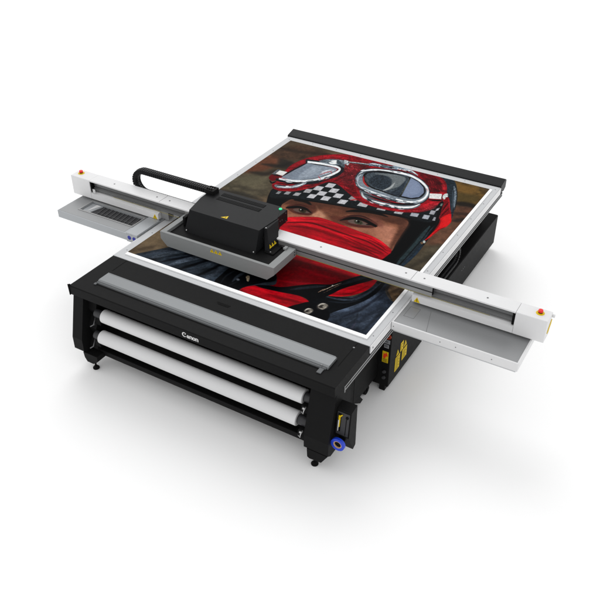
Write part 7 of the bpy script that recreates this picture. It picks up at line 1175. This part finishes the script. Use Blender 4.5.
(0,[(1835,352),(1846,377),(1857,403),(1867,429),(1877,453),(1888,476),(1899,498),(1909,519),(1920,542),(1918,543),(1906,523),(1894,503),(1883,482),(1872,459),(1862,434),(1852,408),(1843,380),(1834,353)],(176,160,142),1.8,0.95,0.5,6),
(0,[(1862,339),(1872,367),(1882,394),(1891,422),(1900,446),(1908,467),(1915,485),(1921,503),(1927,521),(1926,523),(1918,506),(1910,490),(1903,472),(1896,451),(1887,426),(1878,399),(1869,369),(1860,341)],(120,96,80),1.8,0.85,0.5,6),
(1,[(1880,469),(1881,465),(1879,462),(1876,461),(1872,462),(1868,465),(1866,469),(1865,473),(1867,476),(1870,478),(1874,477),(1878,474)],(190,188,184),1.6,1,0,40),
(1,[(1190,-81),(1202,20),(1255,125),(1373,131),(1536,159),(1658,186),(1734,190),(1820,157),(1785,70),(1750,-15),(1758,-106),(1546,-136),(1283,-127)],(158,10,26),4,1,0.1,30),
(0,[(1233,6),(1257,22),(1279,39),(1299,59),(1328,72),(1373,77),(1428,77),(1486,81),(1541,86),(1536,97),(1476,106),(1413,116),(1356,117),(1307,111),(1273,96),(1250,74),(1238,44),(1224,16)],(190,20,34),12,0.6,0.0,40),
(0,[(1468,76),(1525,74),(1583,72),(1635,77),(1678,82),(1708,87),(1729,91),(1743,102),(1759,114),(1753,125),(1731,128),(1711,130),(1691,126),(1661,121),(1619,116),(1567,112),(1514,100),(1462,88)],(104,3,14),12,0.6,0.0,40),
(0,[(1487,-46),(1529,-40),(1572,-34),(1609,-24),(1643,-17),(1669,-13),(1692,-12),(1710,-6),(1730,0),(1727,9),(1703,14),(1680,19),(1657,18),(1629,14),(1595,6),(1556,-4),(1519,-21),(1482,-37)],(186,16,32),9,0.5,0.0,40),
(1,[(1190,-81),(1255,125),(1536,159),(1820,157),(1750,-15),(1758,-106),(1546,-136),(1283,-127)],None,10,0.28,0,(320,60,10)),
(1,[(1190,-81),(1255,125),(1536,159),(1820,157),(1750,-15),(1758,-106),(1546,-136),(1283,-127)],None,10,0.08,0,(120,18,20)),
(1,[(1700,-12),(1768,100),(1827,162),(1927,154),(2051,99),(2061,-52),(1896,-118),(1744,-83)],(9,10,13),4,1,0.2,20),
(1,[(1985,194),(1994,169),(1990,141),(1974,118),(1951,106),(1927,108),(1908,125),(1899,150),(1903,179),(1919,202),(1942,214),(1966,211)],(46,44,44),4,1,0.3,12),
(1,[(1980,193),(1986,173),(1982,150),(1968,131),(1949,121),(1930,122),(1915,134),(1909,154),(1913,176),(1926,195),(1945,206),(1965,205)],(112,107,99),5,1,0.3,9),
(1,[(1961,172),(1963,162),(1960,151),(1953,141),(1942,135),(1932,135),(1925,140),(1923,149),(1926,160),(1933,170),(1944,176),(1954,177)],(40,37,35),6,0.9,0.2,12),
(1,[(1973,175),(1976,167),(1975,158),(1971,150),(1964,147),(1956,149),(1950,154),(1946,163),(1947,172),(1952,179),(1959,183),(1966,181)],(150,144,134),6,0.8,0.3,8),
(0,[(1915,145),(1918,154),(1921,163),(1922,172),(1925,179),(1931,185),(1938,189),(1945,196),(1952,203),(1950,207),(1940,205),(1930,203),(1922,198),(1916,191),(1912,181),(1910,171),(1911,159),(1911,147)],(214,208,198),3,0.85,0.0,40),
(0,[(1938,122),(1947,121),(1957,119),(1965,120),(1972,125),(1977,135),(1979,147),(1980,161),(1980,174),(1977,176),(1974,165),(1971,154),(1969,143),(1965,135),(1960,132),(1952,130),(1944,128),(1937,126)],(190,182,170),3,0.7,0.0,40),
(1,[(1912,74),(1919,53),(1916,30),(1903,11),(1884,1),(1864,3),(1848,16),(1840,37),(1843,61),(1856,80),(1875,90),(1896,88)],(46,44,44),4,1,0.3,12),
(1,[(1907,73),(1912,57),(1909,39),(1898,23),(1882,14),(1866,15),(1853,25),(1848,41),(1851,59),(1862,75),(1878,84),(1895,83)],(112,107,99),5,1,0.3,9),
(1,[(1891,55),(1893,47),(1890,38),(1884,30),(1876,25),(1867,24),(1861,28),(1859,36),(1862,45),(1868,53),(1876,59),(1885,59)],(40,37,35),6,0.9,0.2,12),
(1,[(1901,58),(1904,51),(1904,43),(1900,38),(1894,35),(1888,36),(1882,41),(1880,48),(1880,55),(1884,61),(1890,64),(1896,63)],(150,144,134),6,0.8,0.3,8),
(0,[(1853,34),(1856,40),(1859,47),(1860,54),(1862,60),(1867,65),(1873,68),(1878,74),(1884,80),(1882,84),(1874,83),(1865,82),(1858,78),(1853,72),(1850,64),(1848,55),(1849,46),(1850,36)],(214,208,198),3,0.85,0.0,40),
(0,[(1873,14),(1880,13),(1888,11),(1896,12),(1902,17),(1906,24),(1908,34),(1908,46),(1908,57),(1905,59),(1902,50),(1899,41),(1897,32),(1895,26),(1890,23),(1884,22),(1878,20),(1871,18)],(190,182,170),3,0.7,0.0,40),
(1,[(97,-28),(146,81),(223,187),(280,261),(374,379),(786,499),(1264,430),(1443,243),(1319,152),(1226,45),(1221,-96),(891,-101),(427,-65)],(45,52,60),6,1,0.18,30),
(0,[(250,13),(286,48),(321,83),(350,125),(382,166),(418,205),(457,242),(491,288),(524,334),(512,348),(465,318),(417,288),(378,250),(341,210),(308,168),(279,125),(258,75),(237,25)],(79,88,99),15,0.85,0.2,16),
(0,[(368,8),(400,38),(431,68),(459,104),(490,143),(525,186),(563,234),(598,287),(632,341),(624,350),(580,306),(536,263),(498,215),(463,171),(432,132),(404,96),(382,56),(360,17)],(15,17,22),15,0.9,0.2,16),
(0,[(459,-19),(494,25),(530,70),(557,120),(587,165),(620,204),(654,239),(683,280),(711,324),(699,339),(655,314),(611,290),(576,254),(542,213),(511,166),(482,114),(464,53),(445,-6)],(82,91,103),15,0.85,0.2,16),
(0,[(573,-22),(601,15),(629,53),(652,95),(675,137),(696,178),(715,218),(730,263),(745,309),(736,317),(712,281),(688,244),(668,204),(648,163),(625,121),(602,78),(583,32),(564,-15)],(13,15,19),15,0.95,0.2,16),
(0,[(639,-23),(670,4),(702,31),(727,64),(748,98),(764,134),(776,170),(780,212),(785,254),(774,263),(757,232),(740,201),(729,166),(714,132),(693,99),(669,66),(648,27),(629,-12)],(61,69,80),15,0.7,0.2,16),
(0,[(782,-10),(800,21),(818,51),(830,86),(841,121),(851,155),(859,188),(862,226),(865,264),(856,271),(843,242),(829,213),(821,180),(811,146),(800,112),(788,77),(781,37),(773,-2)],(11,13,16),15,0.95,0.2,16),
(0,[(866,-35),(882,-9),(898,17),(907,49),(915,84),(920,122),(924,163),(920,209),(917,254),(904,263),(893,227),(883,191),(879,152),(874,115),(867,81),(858,49),(856,12),(854,-25)],(68,76,87),15,0.7,0.2,16),
(0,[(940,11),(946,45),(951,80),(951,116),(954,148),(960,174),(970,197),(975,225),(980,254),(970,264),(953,247),(936,230),(926,205),(918,175),(915,139),(915,101),(923,58),(929,17)],(44,52,62),15,0.8,0.2,16),
(0,[(172,50),(198,68),(224,85),(246,108),(269,133),(292,160),(315,189),(334,223),(353,257),(346,265),(318,240),(290,215),(266,186),(244,159),(221,134),(200,111),(182,85),(165,58)],(57,63,73),15,0.6,0.2,16),
(0,[(465,263),(482,293),(498,323),(511,357),(531,386),(563,412),(603,435),(642,462),(680,491),(673,501),(627,484),(579,468),(538,445),(505,417),(482,385),(468,349),(463,309),(456,270)],(59,67,78),15,0.6,0.2,16),
(0,[(157,-17),(189,-12),(220,-7),(249,1),(276,4),(304,1),(331,-6),(359,-12),(386,-17),(384,-10),(354,2),(324,15),(294,23),(264,26),(234,23),(205,15),(179,2),(153,-10)],(27,30,35),15,0.6,0.2,16),
(1,[(97,-28),(223,187),(374,379),(786,499),(1203,394),(1221,-96),(891,-101),(427,-65)],None,10,0.42,0,(330,60,48)),
(1,[(97,-28),(223,187),(374,379),(786,499),(1203,394),(1221,-96),(891,-101),(427,-65)],None,10,0.16,0,(150,22,44)),
(1,[(97,-28),(223,187),(374,379),(786,499),(1203,394),(1221,-96),(891,-101),(427,-65)],None,4,0.12,0,(8,5,0)),
(1,[(986,-27),(954,135),(965,272),(1085,381),(1297,412),(1411,296),(1332,195),(1254,96),(1214,3),(1222,-113)],(9,10,13),5,1,0.25,20),
(0,[(1105,75),(1108,98),(1110,122),(1108,147),(1108,170),(1111,191),(1117,212),(1120,238),(1122,265),(1113,272),(1101,255),(1088,238),(1082,216),(1078,191),(1077,164),(1080,136),(1088,107),(1097,79)],(51,58,67),6,0.75,0.25,14),
(1,[(1140,134),(1141,127),(1138,121),(1131,119),(1123,120),(1114,126),(1109,133),(1108,141),(1111,146),(1118,149),(1126,147),(1135,142)],(100,106,114),3,0.9,0,40),
(0,[(1032,-2),(1027,29),(1021,61),(1014,92),(1011,122),(1013,152),(1018,182),(1022,215),(1026,248),(1021,252),(1012,224),(1002,195),(996,164),(994,132),(998,99),(1006,66),(1017,32),(1028,0)],(31,36,43),5,0.7,0.0,40),
(1,[(1156,210),(1172,234),(1197,206),(1219,157),(1204,155),(1178,184)],(140,126,106),3,0.95,0.4,6),
(0,[(1087,-110),(1095,-82),(1102,-55),(1107,-26),(1113,4),(1121,35),(1130,67),(1138,101),(1145,136),(1141,139),(1129,108),(1117,78),(1108,46),(1100,14),(1093,-16),(1088,-46),(1086,-76),(1083,-107)],(29,34,41),5,0.6,0.0,40),
]

def spline(pts):
    pts = np.array(pts, float); n = len(pts); out = []
    for i in range(n):
        a, b, c, d = pts[i - 1], pts[i], pts[(i + 1) % n], pts[(i + 2) % n]
        for t in (0.0, 0.25, 0.5, 0.75):
            out.append(0.5 * (2 * b + (c - a) * t + (2 * a - 5 * b + 4 * c - d) * t * t + (3 * b - a - 3 * c + d) * t ** 3))
    return np.array(out)

def value_noise(U, V, scale, seed):
    out = np.zeros_like(U); amp = 1.0; tot = 0.0
    rng = np.random.RandomState(seed)
    for k in range(3):
        s = scale / (2.1 ** k)
        tab = rng.rand(256, 256).astype(np.float32)
        u = U / s + 300; v = V / s + 300
        iu = np.floor(u).astype(int); iv = np.floor(v).astype(int)
        fu = (u - iu); fv = (v - iv)
        fu = fu * fu * (3 - 2 * fu); fv = fv * fv * (3 - 2 * fv)
        g = lambda a, b: tab[a & 255, b & 255]
        out += amp * ((g(iu, iv) * (1 - fu) + g(iu + 1, iv) * fu) * (1 - fv) + (g(iu, iv + 1) * (1 - fu) + g(iu + 1, iv + 1) * fu) * fv - 0.5)
        tot += amp; amp *= 0.6
    return out * 2 / tot

def paint(nu, nv, W, H):
    us = np.linspace(0, W, nu).astype(np.float32); vs = np.linspace(0, H, nv).astype(np.float32)
    img = np.empty((nv, nu, 3), np.float32)
    U, V = np.meshgrid(us, vs)
    base = np.array((78, 66, 52), np.float32)
    n1 = value_noise(U, V, 420, 5); n2 = value_noise(U * 0.5, V, 150, 9)
    img[:] = base * (1 + 0.35 * n1[..., None] + 0.30 * n2[..., None])
    for k, (sm, pts, colr, blur, alpha, n, ns) in enumerate(PAINT):
        p = spline(pts) if sm else np.array(pts, float)
        blur = max(blur, 2.4)
        lo = p.min(0) - blur * 1.1; hi = p.max(0) + blur * 1.1
        i0, i1 = np.searchsorted(us, lo[0]), np.searchsorted(us, hi[0])
        j0, j1 = np.searchsorted(vs, lo[1]), np.searchsorted(vs, hi[1])
        if i1 <= i0 or j1 <= j0: continue
        u, v = U[j0:j1, i0:i1], V[j0:j1, i0:i1]
        inside = np.zeros(u.shape, bool); d2 = np.full(u.shape, 1e9, np.float32)
        q = np.roll(p, -1, 0)
        for (ax, ay), (bx, by) in zip(p, q):
            if ay != by:
                c = ((ay > v) != (by > v))
                inside ^= c & (u < (bx - ax) * (v - ay) / (by - ay) + ax)
            dx, dy = bx - ax, by - ay; L = dx * dx + dy * dy
            if L < 1e-9: continue
            t = np.clip(((u - ax) * dx + (v - ay) * dy) / L, 0, 1)
            d2 = np.minimum(d2, (u - ax - t * dx) ** 2 + (v - ay - t * dy) ** 2)
        d = np.sqrt(d2) * np.where(inside, 1, -1)
        a = np.clip(0.5 + 0.5 * d / blur, 0, 1); a = (a * a * (3 - 2 * a) * alpha)[..., None]
        if colr is None:                    # cloth grain and folds: light and dark along one direction
            al, ac, an = ns; an = math.radians(an); ca, sa = math.cos(an), math.sin(an)
            w = value_noise((u * ca + v * sa) / al * 100, (-u * sa + v * ca) / ac * 100, 100, 301 + k)
            img[j0:j1, i0:i1] *= np.clip(1 + a * 1.5 * w[..., None], 0.15, 2.2)
            continue
        c = np.array(colr, np.float32)[None, None, :]
        if n > 0:
            c = c * (1 + n * 1.6 * value_noise(u, v, ns, 11 + k)[..., None])
        img[j0:j1, i0:i1] = img[j0:j1, i0:i1] * (1 - a) + c * a
    img *= 1 + 0.07 * value_noise(U, V, 16, 77)[..., None] + 0.05 * value_noise(U, V, 7, 78)[..., None]
    img = np.clip(img, 0, 255) / 255.0
    img = np.clip((img - 0.022) / 0.978, 0, 1) ** 1.04
    g = img.mean(-1, keepdims=True)
    img = np.clip(g + (img - g) * 1.02, 0, 1)
    return 0.80 * np.where(img <= 0.04045, img / 12.92, ((img + 0.055) / 1.055) ** 2.4)

def printed_picture():
    W, H = (BX1 - BX0), (BY1 - BY0)
    nu, nv = 670, 793
    lin = paint(nu, nv, W * 1000, H * 1000)
    X, Y = np.meshgrid(np.linspace(-W / 2, W / 2, nu), np.linspace(-H / 2, H / 2, nv))
    co = np.stack([X, Y, np.full_like(X, BZ - 0.8505)], -1).reshape(-1, 3).astype(np.float32)
    idx = np.arange(nu * nv).reshape(nv, nu)
    quads = np.stack([idx[:-1, :-1], idx[:-1, 1:], idx[1:, 1:], idx[1:, :-1]], -1).reshape(-1)
    me = bpy.data.meshes.new("printed_picture")
    nf = (nu - 1) * (nv - 1)
    me.vertices.add(nu * nv); me.vertices.foreach_set("co", co.ravel())
    me.loops.add(nf * 4); me.loops.foreach_set("vertex_index", quads.astype(np.int32))
    me.polygons.add(nf); me.polygons.foreach_set("loop_start", np.arange(0, nf * 4, 4, dtype=np.int32))
    me.update(calc_edges=True)
    at = me.color_attributes.new("print", 'FLOAT_COLOR', 'POINT')
    rgba = np.ones((nu * nv, 4), np.float32); rgba[:, :3] = lin.reshape(-1, 3)
    at.data.foreach_set("color", rgba.ravel())
    mt = bpy.data.materials.new("printed_ink")
    mt.use_nodes = True
    nt = mt.node_tree; b = nt.nodes["Principled BSDF"]
    b.inputs["Roughness"].default_value = 0.5
    b.inputs["Specular IOR Level"].default_value = 0.02
    vc = nt.nodes.new("ShaderNodeVertexColor"); vc.layer_name = "print"
    nt.links.new(vc.outputs["Color"], b.inputs["Base Color"])
    me.materials.append(mt)
    o = bpy.data.objects.new("printed_picture", me)
    C.objects.link(o); o.parent = PB
    return o
printed_picture()
